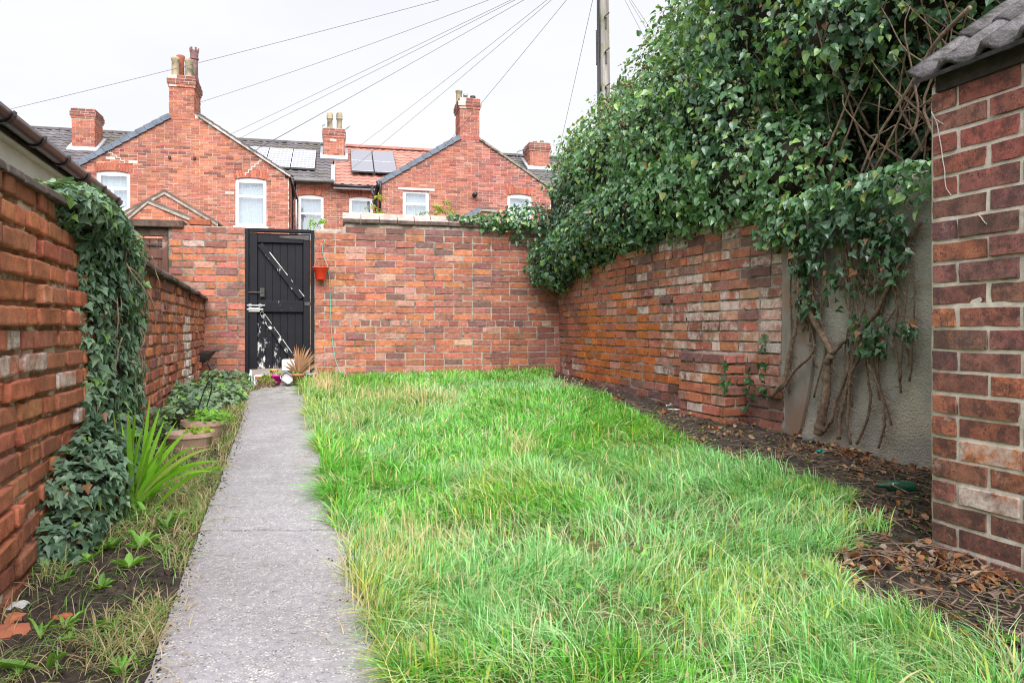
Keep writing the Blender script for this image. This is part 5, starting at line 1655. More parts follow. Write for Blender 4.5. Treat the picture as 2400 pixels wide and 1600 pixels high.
    # bare branches in the shaded hollow and along the top
    for i in range(64):
        s0 = r.uniform(4.3, 6.4); a = RW.p(s0, r.uniform(0.0, 0.5), r.uniform(1.75, 2.3)); b = RW.p(s0 + r.uniform(-0.9, 0.7), r.uniform(-0.25, 0.3), r.uniform(2.1, 3.2))
        w = wander(a, b, 12, 0.10, r)
        MB().tube(w, np.linspace(r.uniform(0.004, 0.011), 0.003, 12), 6).build('branch', M_STEM if i % 3 else M_TWIG, iv, smooth=True)
    for i in range(70):
        k = r.integers(0, 11); c, rad, an = E[k]
        d = rand_unit(r, 1)[0]; d[1] = -abs(d[1])
        a = np.array(c) + d * np.array(rad) * 0.75; b = a + d * r.uniform(0.25, 0.55) + np.array([0, 0, 0.1])
        MB().tube(wander(a, b, 7, 0.05, r), np.linspace(0.008, 0.003, 7), 5).build('twig', M_TWIG, iv, smooth=True)
    arch = wander(RW.p(5.15, -0.05, 1.80), RW.p(5.95, -0.10, 2.52), 14, 0.05, r, sag=-0.12)
    MB().tube(arch, np.linspace(0.006, 0.013, 14), 8).build('branch', M_TWIG, iv, smooth=True)
    # stems climbing the rendered wall: traced where they grow
    def climb(px, r0, r1, t=-0.03):
        q = np.array([RW.at(x, y, t) for x, y in px])
        d = np.linspace(0, 1, len(q)); dd = np.linspace(0, 1, 6 * len(q))
        c = np.column_stack([np.interp(dd, d, q[:, i]) for i in range(3)])
        c = c + 0.006 * np.cumsum(r.normal(size=c.shape), 0) / math.sqrt(len(c)) * 2
        rr = np.linspace(r0, r1, len(c)) * (1 + 0.06 * r.normal(size=len(c)))
        st = MB().tube(c, rr, 8).build('stem', M_STEM, iv, smooth=True)
        # clinging rootlets
        mb = MB()
        for _ in range(int(len(c) * 2.2)):
            i = r.integers(1, len(c) - 1); a = c[i]
            b = a + RW.p(0, 0, 0) * 0 + np.append(RW.d * r.normal(0, 0.035), r.normal(0, 0.03)) + np.append(RW.n * 0.01, 0)
            mb.tube([a, (a + b) / 2 + r.normal(0, 0.004, 3), b], [0.003, 0.002, 0.001], 4, cap=False)
        mb.build('rootlets', M_TWIG, st, kind='stuff')
    climb([(1918, 1018), (1922, 985), (1932, 940), (1936, 880), (1940, 850), (1952, 830)], 0.032, 0.022)
    climb([(1952, 830), (1938, 805), (1912, 760), (1890, 720), (1880, 660), (1876, 600), (1880, 540)], 0.022, 0.016)
    climb([(1952, 830), (1975, 800), (2010, 780), (2050, 770), (2072, 765)], 0.016, 0.006)
    climb([(1930, 1010), (1950, 985), (1958, 945), (1978, 900), (1995, 850), (2000, 800)], 0.012, 0.012)
    climb([(1964, 1030), (1962, 985), (1975, 945), (1990, 880), (2010, 840), (2020, 780)], 0.013, 0.009)
    climb([(1994, 1040), (1985, 985), (1990, 920), (1995, 870), (2005, 800)], 0.009, 0.006)
    climb([(2008, 1040), (2030, 985), (2038, 930), (2030, 870), (2020, 820), (2000, 700)], 0.009, 0.006)
    climb([(2060, 1048), (2075, 1000), (2076, 950), (2060, 890), (2045, 850), (2030, 800)], 0.007, 0.005)
    climb([(2012, 790), (2060, 720), (2100, 640), (2135, 560), (2160, 520)], 0.014, 0.010)
    climb([(1806, 930), (1838, 905), (1860, 870), (1900, 830), (1915, 800)], 0.011, 0.007, -0.06)
    climb([(1808, 928), (1835, 900), (1850, 830), (1862, 780), (1868, 700), (1862, 600)], 0.015, 0.012, -0.06)
    climb([(1938, 720), (1940, 650), (1935, 590), (1940, 540)], 0.008, 0.006)
    for i in range(22):
        x = float(r.uniform(1850, 2130)); y0 = float(r.uniform(760, 1000)); climb([(x + r.uniform(-30, 30), y0), (x + r.uniform(-25, 25), y0 * 0.66 + 190), (x + r.uniform(-25, 25), y0 * 0.33 + 370), (x, 545)], 0.006, 0.003, -0.02)
    for i in range(30):
        x = float(r.uniform(1975, 2085)); climb([(x + r.uniform(-25, 25), 700 - abs(x - 2020) * 0.5), (x, 620), (x + r.uniform(-15, 15), 540)], 0.0045, 0.003, -0.02)
    # sparse leaves hanging on those stems
    pts = []
    for (x0, x1, y0, y1, m) in ((1850, 1925, 530, 640, 150), (1925, 2130, 500, 570, 170), (1930, 2100, 560, 680, 70), (1990, 2075, 740, 830, 70), (1860, 1900, 640, 740, 34), (2090, 2150, 750, 800, 22), (1780, 1800, 780, 930, 30), (1880, 2010, 590, 760, 36), (2060, 2130, 580, 650, 30), (1745, 1770, 850, 960, 20), (1690, 1712, 850, 920, 22)):
        for _ in range(m):
            pts.append(RW.at(r.uniform(x0, x1), r.uniform(y0, y1), -r.uniform(0.03, 0.10) - (0.2 if x1 < 1720 else 0)))
    P = np.array(pts); k = len(P)
    n = nrm(np.array([-RW.n[0], -RW.n[1], 0.3]) + 0.45 * r.normal(size=(k, 3)))
    tip = np.array([0, 0, -1.0]) + 0.6 * r.normal(size=(k, 3))
    col = np.array([0.035, 0.105, 0.038]) * r.uniform(0.6, 1.6, (k, 1))
    col[r.random(k) < 0.05] = (0.30, 0.14, 0.06)
    V, Tt, kk = leaf_cloud(P, n, tip, r.uniform(0.035, 0.062, k), 'ivy')
    obj_np('wall_leaves', V, [Tt], M_LEAF_IVY, iv, False, np.repeat(np.column_stack([col, np.ones(k)]), kk, 0), 'stuff')
big_ivy()

# ------------------------------------------------------------------ hanging ivy and ground ivy along the path side
def hanging_ivy():
    r = np.random.default_rng(12)
    iv = thing('hanging_ivy', 'dusty dark ivy curtain hanging over the broken end of the near wall', 'ivy', LW.p(2.9, 0, 0.1))
    A = LW.ang()
    E = [
        (LW.p(2.40, 0.06, 1.42), (0.48, 0.19, 0.12), A),
        (LW.p(2.78, 0.04, 1.30), (0.52, 0.17, 0.18), A),
        (LW.p(2.80, 0.02, 1.02), (0.58, 0.13, 0.36), A),
        (LW.p(3.12, 0.03, 1.06), (0.42, 0.12, 0.28), A),
        (LW.p(2.82, 0.02, 0.65), (0.54, 0.13, 0.40), A),
        (LW.p(2.75, 0.02, 0.35), (0.42, 0.15, 0.30), A),
        (LW.p(2.25, -0.04, 0.25), (0.45, 0.17, 0.26), A),
        (LW.p(1.90, -0.03, 0.13), (0.26, 0.13, 0.14), A),
    ]
    P, n, dep = shell_points(E, 32000, r, lump=0.26, freq=3.2, back=-0.3)
    ok = P[:, 2] > lift(P[:, 0], P[:, 1]) + 0.01
    P, n, dep = P[ok], n[ok], dep[ok]; k = len(P)
    nl = nrm(n + 0.45 * r.normal(size=(k, 3)) + np.array([0, 0, 0.35]))
    tip = np.array([0, 0, -1.0]) + 0.3 * n + 0.5 * r.normal(size=(k, 3))
    size = 0.020 + 0.032 * r.random(k)
    dark = np.array([0.068, 0.135, 0.084]); mid = np.array([0.20, 0.315, 0.19])
    f = np.clip(fbm(P * 4, 81, 2)[:, None] * 1.6 - 0.4 + r.normal(0, 0.25, (k, 1)), 0, 1)
    col = dark + (mid - dark) * f
    young = (r.random(k) < 0.06 + 0.10 * (P[:, 2] > 1.3))[:, None]
    col = np.where(young, np.array([0.15, 0.27, 0.06]), col)
    col = np.where((r.random(k) < 0.012)[:, None], np.array([0.26, 0.12, 0.06]), col)
    eye = nrm(np.array([0, 0, CZ]) - P)
    foliage(iv, P, nl, tip, size, col, M_LEAF_DULL, 'ivy', 300, facing=(n * eye).sum(1))
    blob_core(E, 0.72, 'dark_inner_core', iv, M_CORE)  # dark filler in place of the shade between the leaves
    for i in range(30):
        a = LW.p(r.uniform(2.45, 3.2), -r.uniform(0.06, 0.14), r.uniform(0.45, 1.4))
        b = a + np.array([r.uniform(-0.03, 0.06), r.uniform(-0.12, 0.12), r.uniform(-0.28, -0.08)])
        MB().tube(wander(a, b, 9, 0.05, r), np.linspace(0.004, 0.0018, 9), 5).build('trailing_stem', M_TWIG, iv, smooth=True)
hanging_ivy()

def ground_ivy():
    r = np.random.default_rng(13)
    iv = thing('ground_ivy', 'low ivy and weeds sprawling over the bed below the far wall', 'ivy', LW.p(5.2, -0.3, 0.25))
    E = []
    for i in range(16):
        s = r.uniform(3.5, 7.4); t = -r.uniform(0.0, 0.22 if s < 5.2 else 0.42)
        c = LW.p(s, t, 0.04 * LW.p(s, t, 0)[1] + 0.03)
        E.append((c, (r.uniform(0.2, 0.4), r.uniform(0.14, 0.25), r.uniform(0.07, 0.18) * (1.4 if t > -0.2 else 0.8)), LW.ang()))
    P, n, dep = shell_points(E, 13500, r, lump=0.3, freq=3.0, back=-0.5)
    ok = P[:, 2] > lift(P[:, 0], P[:, 1]) + 0.005
    ok &= P[:, 0] < edge_x(pl, P[:, 1]) - 0.02
    for bx_, by_ in ((-1.98, 4.42), (-2.07, 4.86), (-1.9, 4.15), (-1.8, 4.4)):
        ok &= (P[:, 0] - bx_) ** 2 + (P[:, 1] - by_) ** 2 > 0.19 ** 2
    P, n = P[ok], n[ok]; k = len(P)
    nl = nrm(n * 0.5 + 0.5 * r.normal(size=(k, 3)) + np.array([0, -0.2, 0.8])); tip = n + 0.8 * r.normal(size=(k, 3))
    size = r.uniform(0.03, 0.058, k)
    f = np.clip(fbm(P * 3, 82, 2)[:, None] * 2 - 0.6 + r.normal(0, 0.25, (k, 1)), 0, 1)
    col = np.array([0.095, 0.165, 0.105]) + (np.array([0.22, 0.34, 0.17]) - np.array([0.095, 0.165, 0.105])) * f
    green = (r.random(k) < 0.16)[:, None]; col = np.where(green, np.array([0.17, 0.34, 0.06]), col)
    foliage(iv, P, nl, tip, size, col, M_LEAF_DULL, 'ivy', 120)
ground_ivy()

# ------------------------------------------------------------------ grass
def blades(P, h, w, ang, lean, col, name, mat=None, label=None, cat='grass', curve=1.7, twist=None):
    k = len(P)
    d = np.column_stack([np.cos(ang), np.sin(ang), 0 * ang])
    s = np.column_stack([-np.sin(ang), np.cos(ang), 0 * ang])
    if twist is not None:
        s = s * np.cos(twist)[:, None] + d * np.sin(twist)[:, None]
    V = np.zeros((k, 7, 3))
    for i, (t, ww) in enumerate(((0, 0.75), (0.38, 1.0), (0.72, 0.75))):
        c = P + d * (lean * h * t ** curve)[:, None]
        c[:, 2] += h * (t - 0.42 * np.minimum(lean, 1.6) * t ** 2.2)
        V[:, 2 * i] = c - s * (w * ww / 2)[:, None]; V[:, 2 * i + 1] = c + s * (w * ww / 2)[:, None]
    c = P + d * (lean * h)[:, None]; c[:, 2] += h * (1 - 0.42 * np.minimum(lean, 1.6))
    V[:, 6] = c
    q = np.array([(0, 1, 3, 2), (2, 3, 5, 4)]); t = np.array([(4, 5, 6)])
    Q = (q[None] + 7 * np.arange(k)[:, None, None]).reshape(-1, 4); Tt = (t[None] + 7 * np.arange(k)[:, None, None]).reshape(-1, 3)
    o = obj_np(name, V.reshape(-1, 3), [Q, Tt], mat or M_GRASS, None, False, np.repeat(np.column_stack([col, np.ones(k)]), 7, 0), 'stuff')
    if label: tag(o, label, cat, kind='stuff')
    return o

def scatter(r, n, inside, y0, y1, x0, x1, power=1.35):
    """random ground points, denser towards the camera"""
    out = []
    tot = 0
    while tot < n:
        m = n * 2
        u = r.random(m)
        y = (y0 ** (1 - power) + u * (y1 ** (1 - power) - y0 ** (1 - power))) ** (1 / (1 - power)) if power != 1 else y0 * (y1 / y0) ** u
        x = r.uniform(x0, x1, m)
        vis = np.abs(x) < y * 0.735 + 0.25
        k = inside(x, y) & vis
        out.append(np.column_stack([x[k], y[k]])); tot += k.sum()
    return np.concatenate(out)[:n]

def in_lawn(x, y, grow=0.0):
    xl, xr = lawn_edges(y)
    e = 0.55 * (fbm(np.column_stack([x * 3.2, y * 3.2, 0 * x]), 91, 3) - 0.5)
    return (x > xl - 0.035 + 0.09 * e - grow) & (x < xr + e + grow) & (y < back_y(x) - 0.02)

def lawn_z(P):
    return lift(P[:, 0], P[:, 1]) + 0.012 + 0.03 * (fbm(np.column_stack([P * 5, 0 * P[:, 0]]), 33, 3) - 0.3)

def grass():
    r = np.random.default_rng(14)
    n = 210000
    P2 = scatter(r, n, in_lawn, 1.3, 9.3, -3.2, 2.6, 1.5)
    clump = fbm(np.column_stack([P2 * 2.3, 0 * P2[:, 0]]), 92, 3); fine = fbm(np.column_stack([P2 * 11, 0 * P2[:, 0]]), 93, 2)
    bare = fbm(np.column_stack([P2 * 1.8, 0 * P2[:, 0]]), 94, 3)
    keep = r.random(n) < np.clip(0.55 + (fine - 0.45) * 3.2, 0.12, 1) * np.clip(1.9 - 3.0 * np.maximum(bare - 0.36, 0) * (P2[:, 1] < 5) * 1.6, 0.25, 1)
    P2, clump, fine, bare = P2[keep], clump[keep], fine[keep], bare[keep]; k = len(P2)
    P = np.column_stack([P2, lawn_z(P2) - 0.005])
    y = P2[:, 1]
    h = (0.050 + 0.050 * np.clip(clump * 1.9 - 0.4, 0, 1.2) + 0.06 * (fine - 0.4)) * r.uniform(0.45, 1.5, k)
    h *= np.clip(1.05 - 0.02 * y, 0.8, 1.05)
    xl, xr = lawn_edges(y)
    h *= 1 + 0.5 * np.exp(-((P2[:, 0] - xl) / 0.10) ** 2) * (y > 3.6)
    flow = 2 * np.pi * fbm(np.column_stack([P2 * 1.1, 0 * P2[:, 0]]), 95, 2) * 2
    ang = flow + r.normal(0, 1.15, k)
    lean = np.clip(0.35 + 1.0 * clump + r.normal(0, 0.45, k) - 0.1, 0.05, 1.5)
    fineg = (fbm(np.column_stack([P2 * 0.9, 0 * P2[:, 0]]), 96, 2) > 0.52)
    w = (0.0020 + 0.0007 * y) * r.uniform(0.6, 1.7, k) * np.where(fineg, 0.75, 1.1)
    g1 = np.array([0.165, 0.47, 0.070]); g2 = np.array([0.245, 0.53, 0.20]); yel = np.array([0.47, 0.57, 0.11]); straw = np.array([0.68, 0.58, 0.34]); deep = np.array([0.075, 0.24, 0.04])
    col = np.where(fineg[:, None], g2, g1) * r.uniform(0.6, 1.45, (k, 1))
    yn = fbm(np.column_stack([P2 * 1.4, 0 * P2[:, 0]]), 97, 3)
    near_path = np.exp(-((P2[:, 0] - xl) / 0.35) ** 2)
    ypr = np.clip((yn - 0.46) * 2.0 + 0.4 * near_path, 0.03, 0.7)
    u = r.random(k)
    col = np.where((u < ypr * 0.6)[:, None], yel * r.uniform(0.75, 1.2, (k, 1)), col)
    col = np.where((u > 0.935 - 0.15 * near_path)[:, None], straw * r.uniform(0.7, 1.15, (k, 1)), col)
    col = np.where(((u > 0.73) & (u < 0.90))[:, None], deep, col)
    wide = r.random(k) < 0.07; w = np.where(wide, w * 2.1, w)
    blades(P, h, w, ang, lean, col, 'grass', label='shaggy green grass of the garden lawn', twist=r.normal(0, 0.6, k))
    # long pale blades lying over the rest
    P3 = scatter(r, 6000, in_lawn, 1.35, 9.2, -3.2, 2.6, 1.35); k3 = len(P3)
    c3 = np.where((r.random(k3) < 0.5)[:, None], np.array([0.60, 0.58, 0.38]), np.array([0.40, 0.66, 0.33])) * r.uniform(0.75, 1.2, (k3, 1))
    fl3 = 2 * np.pi * fbm(np.column_stack([P3 * 1.1, 0 * P3[:, 0]]), 95, 2) * 2
    blades(np.column_stack([P3, lawn_z(P3) + 0.02]), r.uniform(0.07, 0.17, k3), (0.0013 + 0.00045 * P3[:, 1]) * r.uniform(0.7, 1.3, k3), fl3 + r.normal(0, 1.2, k3), r.uniform(0.9, 1.7, k3), c3, 'lying_grass', label='long pale bent blades lying across the lawn', twist=r.normal(0, 0.7, k3))
    # dead straw stems, mostly beside the path and near the gate
    spots = [(760, 930, 0.10, 300, 0.24), (748, 912, 0.06, 90, 0.28), (900, 945, 0.28, 330, 0.20), (1010, 950, 0.2, 160, 0.18), (800, 1010, 0.16, 160, 0.18), (990, 1300, 0.14, 90, 0.16), (830, 1420, 0.12, 190, 0.14), (880, 1350, 0.12, 140, 0.13), (1230, 1090, 0.05, 60, 0.26), (1180, 1050, 0.04, 14, 0.30), (900, 1500, 0.1, 110, 0.14), (1450, 1200, 0.5, 80, 0.14), (1150, 1450, 0.5, 120, 0.15), (1300, 890, 0.3, 70, 0.16), (930, 1250, 0.2, 90, 0.15), (1550, 1350, 0.6, 70, 0.14)]
    Q = []; H = []
    for px, py, sp, m, hh in spots:
        c = gpt(px, py); q = c + r.normal(0, sp, (m, 2)); Q.append(q); H.append(hh * r.uniform(0.45, 1.15, m))
    Q = np.concatenate(Q); H = np.concatenate(H)
    ok = in_lawn(Q[:, 0], Q[:, 1], 0.05); Q, H = Q[ok], H[ok]; k = len(Q)
    blades(np.column_stack([Q, lawn_z(Q)]), H, (0.0012 + 0.0005 * Q[:, 1]) * r.uniform(0.7, 1.3, k), r.uniform(0, 6.28, k), np.clip(np.abs(r.normal(0.4, 0.35, k)), 0.05, 1.2), np.array([0.66, 0.55, 0.33]) * r.uniform(0.7, 1.2, (k, 1)), 'straw_grass', label='tall dry straw-coloured grass stems beside the path and gate', twist=r.normal(0, 0.8, k))
grass()

def bed_growth():
    """rough growth in the bed between path and boundary wall"""
    r = np.random.default_rng(15)
    def inside(x, y):
        wx = -1.13 - 0.319 * (y - 0.9)
        return (x > wx + 0.04) & (x < edge_x(pl, np.maximum(y, 1.3)) - 0.005)
    P2 = scatter(r, 26000, inside, 1.3, 7.6, -3.4, -0.6, 1.5)
    dn = fbm(np.column_stack([P2 * 3, 0 * P2[:, 0]]), 101, 3)
    xl = edge_x(pl, np.maximum(P2[:, 1], 1.3))
    edge = np.exp(-((P2[:, 0] - xl) / 0.16) ** 2)
    pr_ = np.clip((dn - 0.44) * 3 + 0.5 * edge, 0.05, 1) * np.clip((P2[:, 1] - 1.4) / 0.8, 0.35, 1)
    ok = r.random(len(P2)) < pr_
    P2 = P2[ok]; k = len(P2)
    P = np.column_stack([P2, lift(P2[:, 0], P2[:, 1]) + 0.002])
    col = np.where((r.random(k) < 0.62)[:, None], np.array([0.50, 0.41, 0.24]) * r.uniform(0.6, 1.15, (k, 1)), np.array([0.16, 0.34, 0.07]) * r.uniform(0.7, 1.3, (k, 1)))
    blades(P, r.uniform(0.03, 0.10, k), (0.0014 + 0.0007 * P2[:, 1]) * r.uniform(0.7, 1.4, k), r.uniform(0, 6.28, k), np.clip(r.normal(1.1, 0.5, k), 0.1, 2.0), col, 'bed_grass', label='dry matted grass along the path edge of the bed', twist=r.normal(0, 0.7, k))
    # leafy weeds: rosettes of broad leaves, each a plant
    spots = [(300, 1235, 0.15, 9), (345, 1215, 0.17, 10), (395, 1245, 0.15, 9), (260, 1290, 0.14, 8), (330, 1290, 0.16, 10), (380, 1300, 0.13, 8), (210, 1320, 0.12, 7), (300, 1340, 0.13, 8), (150, 1370, 0.10, 7), (235, 1385, 0.10, 6), (330, 1200, 0.13, 8), (420, 1220, 0.12, 7), (455, 1190, 0.10, 6),
             (110, 1575, 0.20, 3), (285, 1585, 0.09, 8), (95, 1505, 0.13, 3), (150, 1480, 0.10, 6), (270, 1480, 0.11, 6), (330, 1570, 0.08, 4), (45, 1590, 0.07, 6), (395, 1465, 0.09, 5), (160, 1510, 0.06, 7),
             (470, 1050, 0.09, 6), (500, 960, 0.12, 9), (520, 935, 0.12, 9), (470, 930, 0.13, 9), (440, 945, 0.12, 8), (545, 945, 0.1, 7), (560, 915, 0.1, 7)]
    tm = mesh_np('leaf', TPL['long'][0], [TPL['long'][1]], M_LEAF_SOFT, True, np.ones((9, 4)))
    WEED = {(110, 1575): 'long floppy few-leaved weed sprawling on the bare soil', (285, 1585): 'small dense rosette weed in the soil near the path edge', (95, 1505): 'upright few-leaved weed beside the broken red brick', (150, 1480): 'six-leaved weed behind the upright few-leaved one', (270, 1480): 'narrow-leaved weed in dry straw halfway to the path',
            (330, 1570): 'tiny four-leaved weed touching the path edge', (45, 1590): 'low bright weed at the foot of the near wall', (395, 1465): 'small five-leaved weed against the concrete path in the straw', (160, 1510): 'tiny round-topped weed in the middle of the bare soil', (470, 1050): 'single low weed in front of the shallow terracotta bowl',
            (150, 1370): 'small weed under the ivy mound by the near wall', (235, 1385): 'small weed at the edge of the bare soil below the ivy mound', (455, 1190): 'small weed leaning onto the path beside the sword-leaved plant'}
    for i, (px, py, sz, nl) in enumerate(spots):
        c = g3(px, py)
        where = 'in the dark bare soil below the near wall' if py > 1450 else ('in the bed by the terracotta bowls' if py < 1060 else 'in the bed between the sword-leaved plant and the bare soil')
        lab = WEED.get((px, py), 'broad-leaved green weed ' + where)
        wd = thing('weed', lab, 'weed', c, group='weeds ' + where)
        g = r.uniform(0.7, 1.25); sz *= 0.5 if py < 1450 else 0.62; nl = int(nl * 1.7) if nl > 5 else nl
        for j in range(nl):
            a = r.uniform(0, 6.28); el = r.uniform(0.25, 1.1); s = sz * r.uniform(0.6, 1.15)
            y = np.array([math.cos(a) * math.cos(el), math.sin(a) * math.cos(el), math.sin(el)])
            n = np.array([-math.cos(a) * math.sin(el), -math.sin(a) * math.sin(el), math.cos(el)])
            x, y, z = (v[0] for v in orient(n[None], y[None]))
            wd_ = r.uniform(0.7, 1.3) if py < 1450 else r.uniform(0.4, 0.7)
            o = bpy.data.objects.new('leaf', tm); C.objects.link(o); o.parent = wd; o.matrix_parent_inverse = Matrix.Translation(-Vector(c))
            o.matrix_basis = Matrix(((x[0] * s * wd_, y[0] * s, z[0] * s, c[0]), (x[1] * s * wd_, y[1] * s, z[1] * s, c[1]), (x[2] * s * wd_, y[2] * s, z[2] * s, c[2] + 0.004), (0, 0, 0, 1)))
            q = np.array([0.17, 0.36, 0.06]) * g * r.uniform(0.8, 1.2)
            o.color = (*q, 1)
bed_growth()

def sword_plant():
    """clump of upright blades by the ivy"""
    r = np.random.default_rng(16)
    c = g3(305, 1205)
    p = thing('sword_leaved_plant', 'bright green clump of long sword-shaped leaves leaning over the bed', 'plant', c)
    tips = [(352, 930), (318, 955), (340, 985), (375, 955), (300, 960), (415, 985), (440, 1010), (470, 1040), (500, 1050), (395, 1010), (425, 1080), (455, 1105), (520, 1080), (380, 1080), (350, 1050), (310, 1040), (285, 990), (265, 960), (272, 1020), (330, 1010), (500, 1105), (430, 1135), (365, 1120), (400, 1040), (450, 1070), (540, 1095), (340, 1080), (360, 990), (322, 1000), (385, 985), (410, 1115), (475, 1090)]
    for i, (px, py) in enumerate(tips):
        Z = c[1] + r.uniform(-0.18, 0.10)
        tip = np.array([(px - CX) / F * Z, Z, CZ - (py - HY) / F * Z])
        b = c + np.array([r.normal(0, 0.03), r.normal(0, 0.03), 0])
        n = 9; t = np.linspace(0, 1, n)[:, None]
        mid = (b + tip) / 2 + np.array([0, 0, 0.22 * np.linalg.norm(tip[:2] - b[:2]) + 0.02])
        q = (1 - t) ** 2 * b + 2 * t * (1 - t) * mid + t * t * tip
        wd = r.uniform(0.0065, 0.012) * np.array([0.55, 0.8, 1, 1, 1, 0.95, 0.8, 0.5, 0.06])
        side = nrm(np.cross(nrm(tip - b), nrm(np.array([0.1, -1, 0.25]) + 0.5 * r.normal(size=3))))
        fold = nrm(np.cross(side, nrm(tip - b))) * 0.25
        V = np.concatenate([q - side * wd[:, None] - fold * wd[:, None], q, q + side * wd[:, None] - fold * wd[:, None]])
        Q = [(i_, n + i_, n + i_ + 1, i_ + 1) for i_ in range(n - 1)] + [(n + i_, 2 * n + i_, 2 * n + i_ + 1, n + i_ + 1) for i_ in range(n - 1)]
        k = r.uniform(0.75, 1.2)
        cc = np.array([0.20, 0.44, 0.035]) * k
        if i % 9 == 8: cc = np.array([0.34, 0.42, 0.10])
        obj_np('leaf', V, [np.array(Q)], M_LEAF_SOFT, p, True, np.tile(np.append(cc, 1), (len(V), 1)))
sword_plant()

# ------------------------------------------------------------------ litter on the bare strip under the far wall
def litter():
    r = np.random.default_rng(17)
    def inside(x, y):
        xl, xr = lawn_edges(y)
        wall = 0.60 + (9.30 - y) * 1.31 / 4.23
        oh = (y < 2.72) & (x > 1.571 + (2.72 - y) * 0.319 - 0.01)
        return (x > xr - 0.05) & (x < wall - 0.02) & ~oh
    P2 = scatter(r, 8500, inside, 1.5, 9.2, 0.2, 3.0, 1.2)
    xl, xr = lawn_edges(P2[:, 1]); wall = 0.60 + (9.30 - P2[:, 1]) * 1.31 / 4.23
    u = np.clip((P2[:, 0] - xr) / np.maximum(wall - xr, 0.05), 0, 1)
    d = fbm(np.column_stack([P2 * 4, 0 * P2[:, 0]]), 111, 2)
    ok = r.random(len(P2)) < np.clip(0.10 + 0.75 * u ** 3 * (P2[:, 1] < 6) + (d - 0.52) * 2.4 + 0.25 * (P2[:, 1] < 3.2), 0.03, 1)
    P2 = P2[ok]; k = len(P2)
    P = np.column_stack([P2, lift(P2[:, 0], P2[:, 1]) + r.uniform(0.004, 0.03, k)])
    n = nrm(np.array([0, 0, 1.0]) + 0.7 * r.normal(size=(k, 3))); tip = r.normal(size=(k, 3))
    size = 0.012 + 0.036 * r.random(k) ** 1.3
    pal = np.array([(0.30, 0.15, 0.07), (0.20, 0.09, 0.05), (0.42, 0.28, 0.17), (0.12, 0.075, 0.06), (0.34, 0.13, 0.05), (0.26, 0.20, 0.16)])
    col = pal[r.integers(0, len(pal), k)] * r.uniform(0.7, 1.2, (k, 1))
    V, Tt, kk = leaf_cloud(P, n, tip, size, 'adult', curl=r.uniform(0.5, 5.0, k))
    o = obj_np('leaf_litter', V, [Tt], M_DRY, None, False, np.repeat(np.column_stack([col, np.ones(k)]), kk, 0))
    tag(o, 'brown fallen leaves lying on the bare soil strip below the side wall', 'leaf litter', kind='stuff')
    m = MB()
    P2 = scatter(r, 600, inside, 1.6, 7.5, 0.2, 3.0, 1.2)
    for p in P2:
        if r.random() < 0.35 and p[1] > 4.5: continue
        a = np.array([p[0], p[1], float(lift(p[0], p[1])) + r.uniform(0.004, 0.04)]); an = r.uniform(0, 3.14); L = r.uniform(0.06, 0.28)
        b = a + np.array([math.cos(an) * L, math.sin(an) * L, r.uniform(-0.01, 0.03)])
        m.tube(wander(a, b, 5, 0.03, r), np.linspace(r.uniform(0.0012, 0.0042), 0.001, 5), 5, cap=False)
    o = m.build('twigs', M_TWIG, None, smooth=True)
    tag(o, 'tangle of dry twigs on the soil between lawn and outhouse', 'twigs', kind='stuff')
    # seedlings and clods
    P2 = scatter(r, 1100, inside, 2.0, 6.5, 0.2, 3.0, 1.0); k = len(P2)
    P = np.column_stack([P2, lift(P2[:, 0], P2[:, 1]) + 0.008])
    V, Tt, kk = leaf_cloud(P, nrm(np.array([0, 0, 1.0]) + 0.4 * r.normal(size=(k, 3))), r.normal(size=(k, 3)), r.uniform(0.008, 0.02, k), 'adult')
    o = obj_np('seedlings', V, [Tt], M_LEAF_SOFT, None, False, np.repeat(np.tile([0.17, 0.34, 0.05, 1.0], (k, 1)), kk, 0))
    tag(o, 'tiny green seedlings dotted over the dark soil strip', 'seedlings', kind='stuff')
    # clods of soil in both beds
    def bed(x, y):
        wx = -1.13 - 0.319 * (y - 0.9)
        return ((x > wx + 0.02) & (x < edge_x(pl, np.maximum(y, 1.3)) - 0.01)) | inside(x, y)
    P2 = scatter(r, 3800, bed, 1.3, 6.5, -2.6, 3.0, 1.7); k = len(P2)
    ph = (1 + 5 ** 0.5) / 2
    octv = np.array([(1, 0, 0), (0, 1, 0), (-1, 0, 0), (0, -1, 0), (0, 0, 1), (0.7, 0.7, 0.6), (-0.7, 0.6, 0.5), (0.6, -0.7, 0.55), (-0.6, -0.6, 0.6)], float)
    tri = np.array([(0, 5, 4), (5, 1, 4), (1, 6, 4), (6, 2, 4), (2, 8, 4), (8, 3, 4), (3, 7, 4), (7, 0, 4), (0, 1, 5), (1, 2, 6), (2, 3, 8), (3, 0, 7)])
    sz = r.uniform(0.004, 0.016, k) * r.choice([1, 1, 1, 1.6], k)
    V = np.column_stack([P2, lift(P2[:, 0], P2[:, 1])])[:, None] + octv[None] * sz[:, None, None] * r.uniform(0.6, 1.3, (k, 9, 1))
    o = obj_np('soil_clods', V.reshape(-1, 3), [(tri[None] + 9 * np.arange(k)[:, None, None]).reshape(-1, 3)], M_SOIL)
    tag(o, 'crumbly dark clods of soil in the garden beds', 'soil', kind='stuff')
litter()

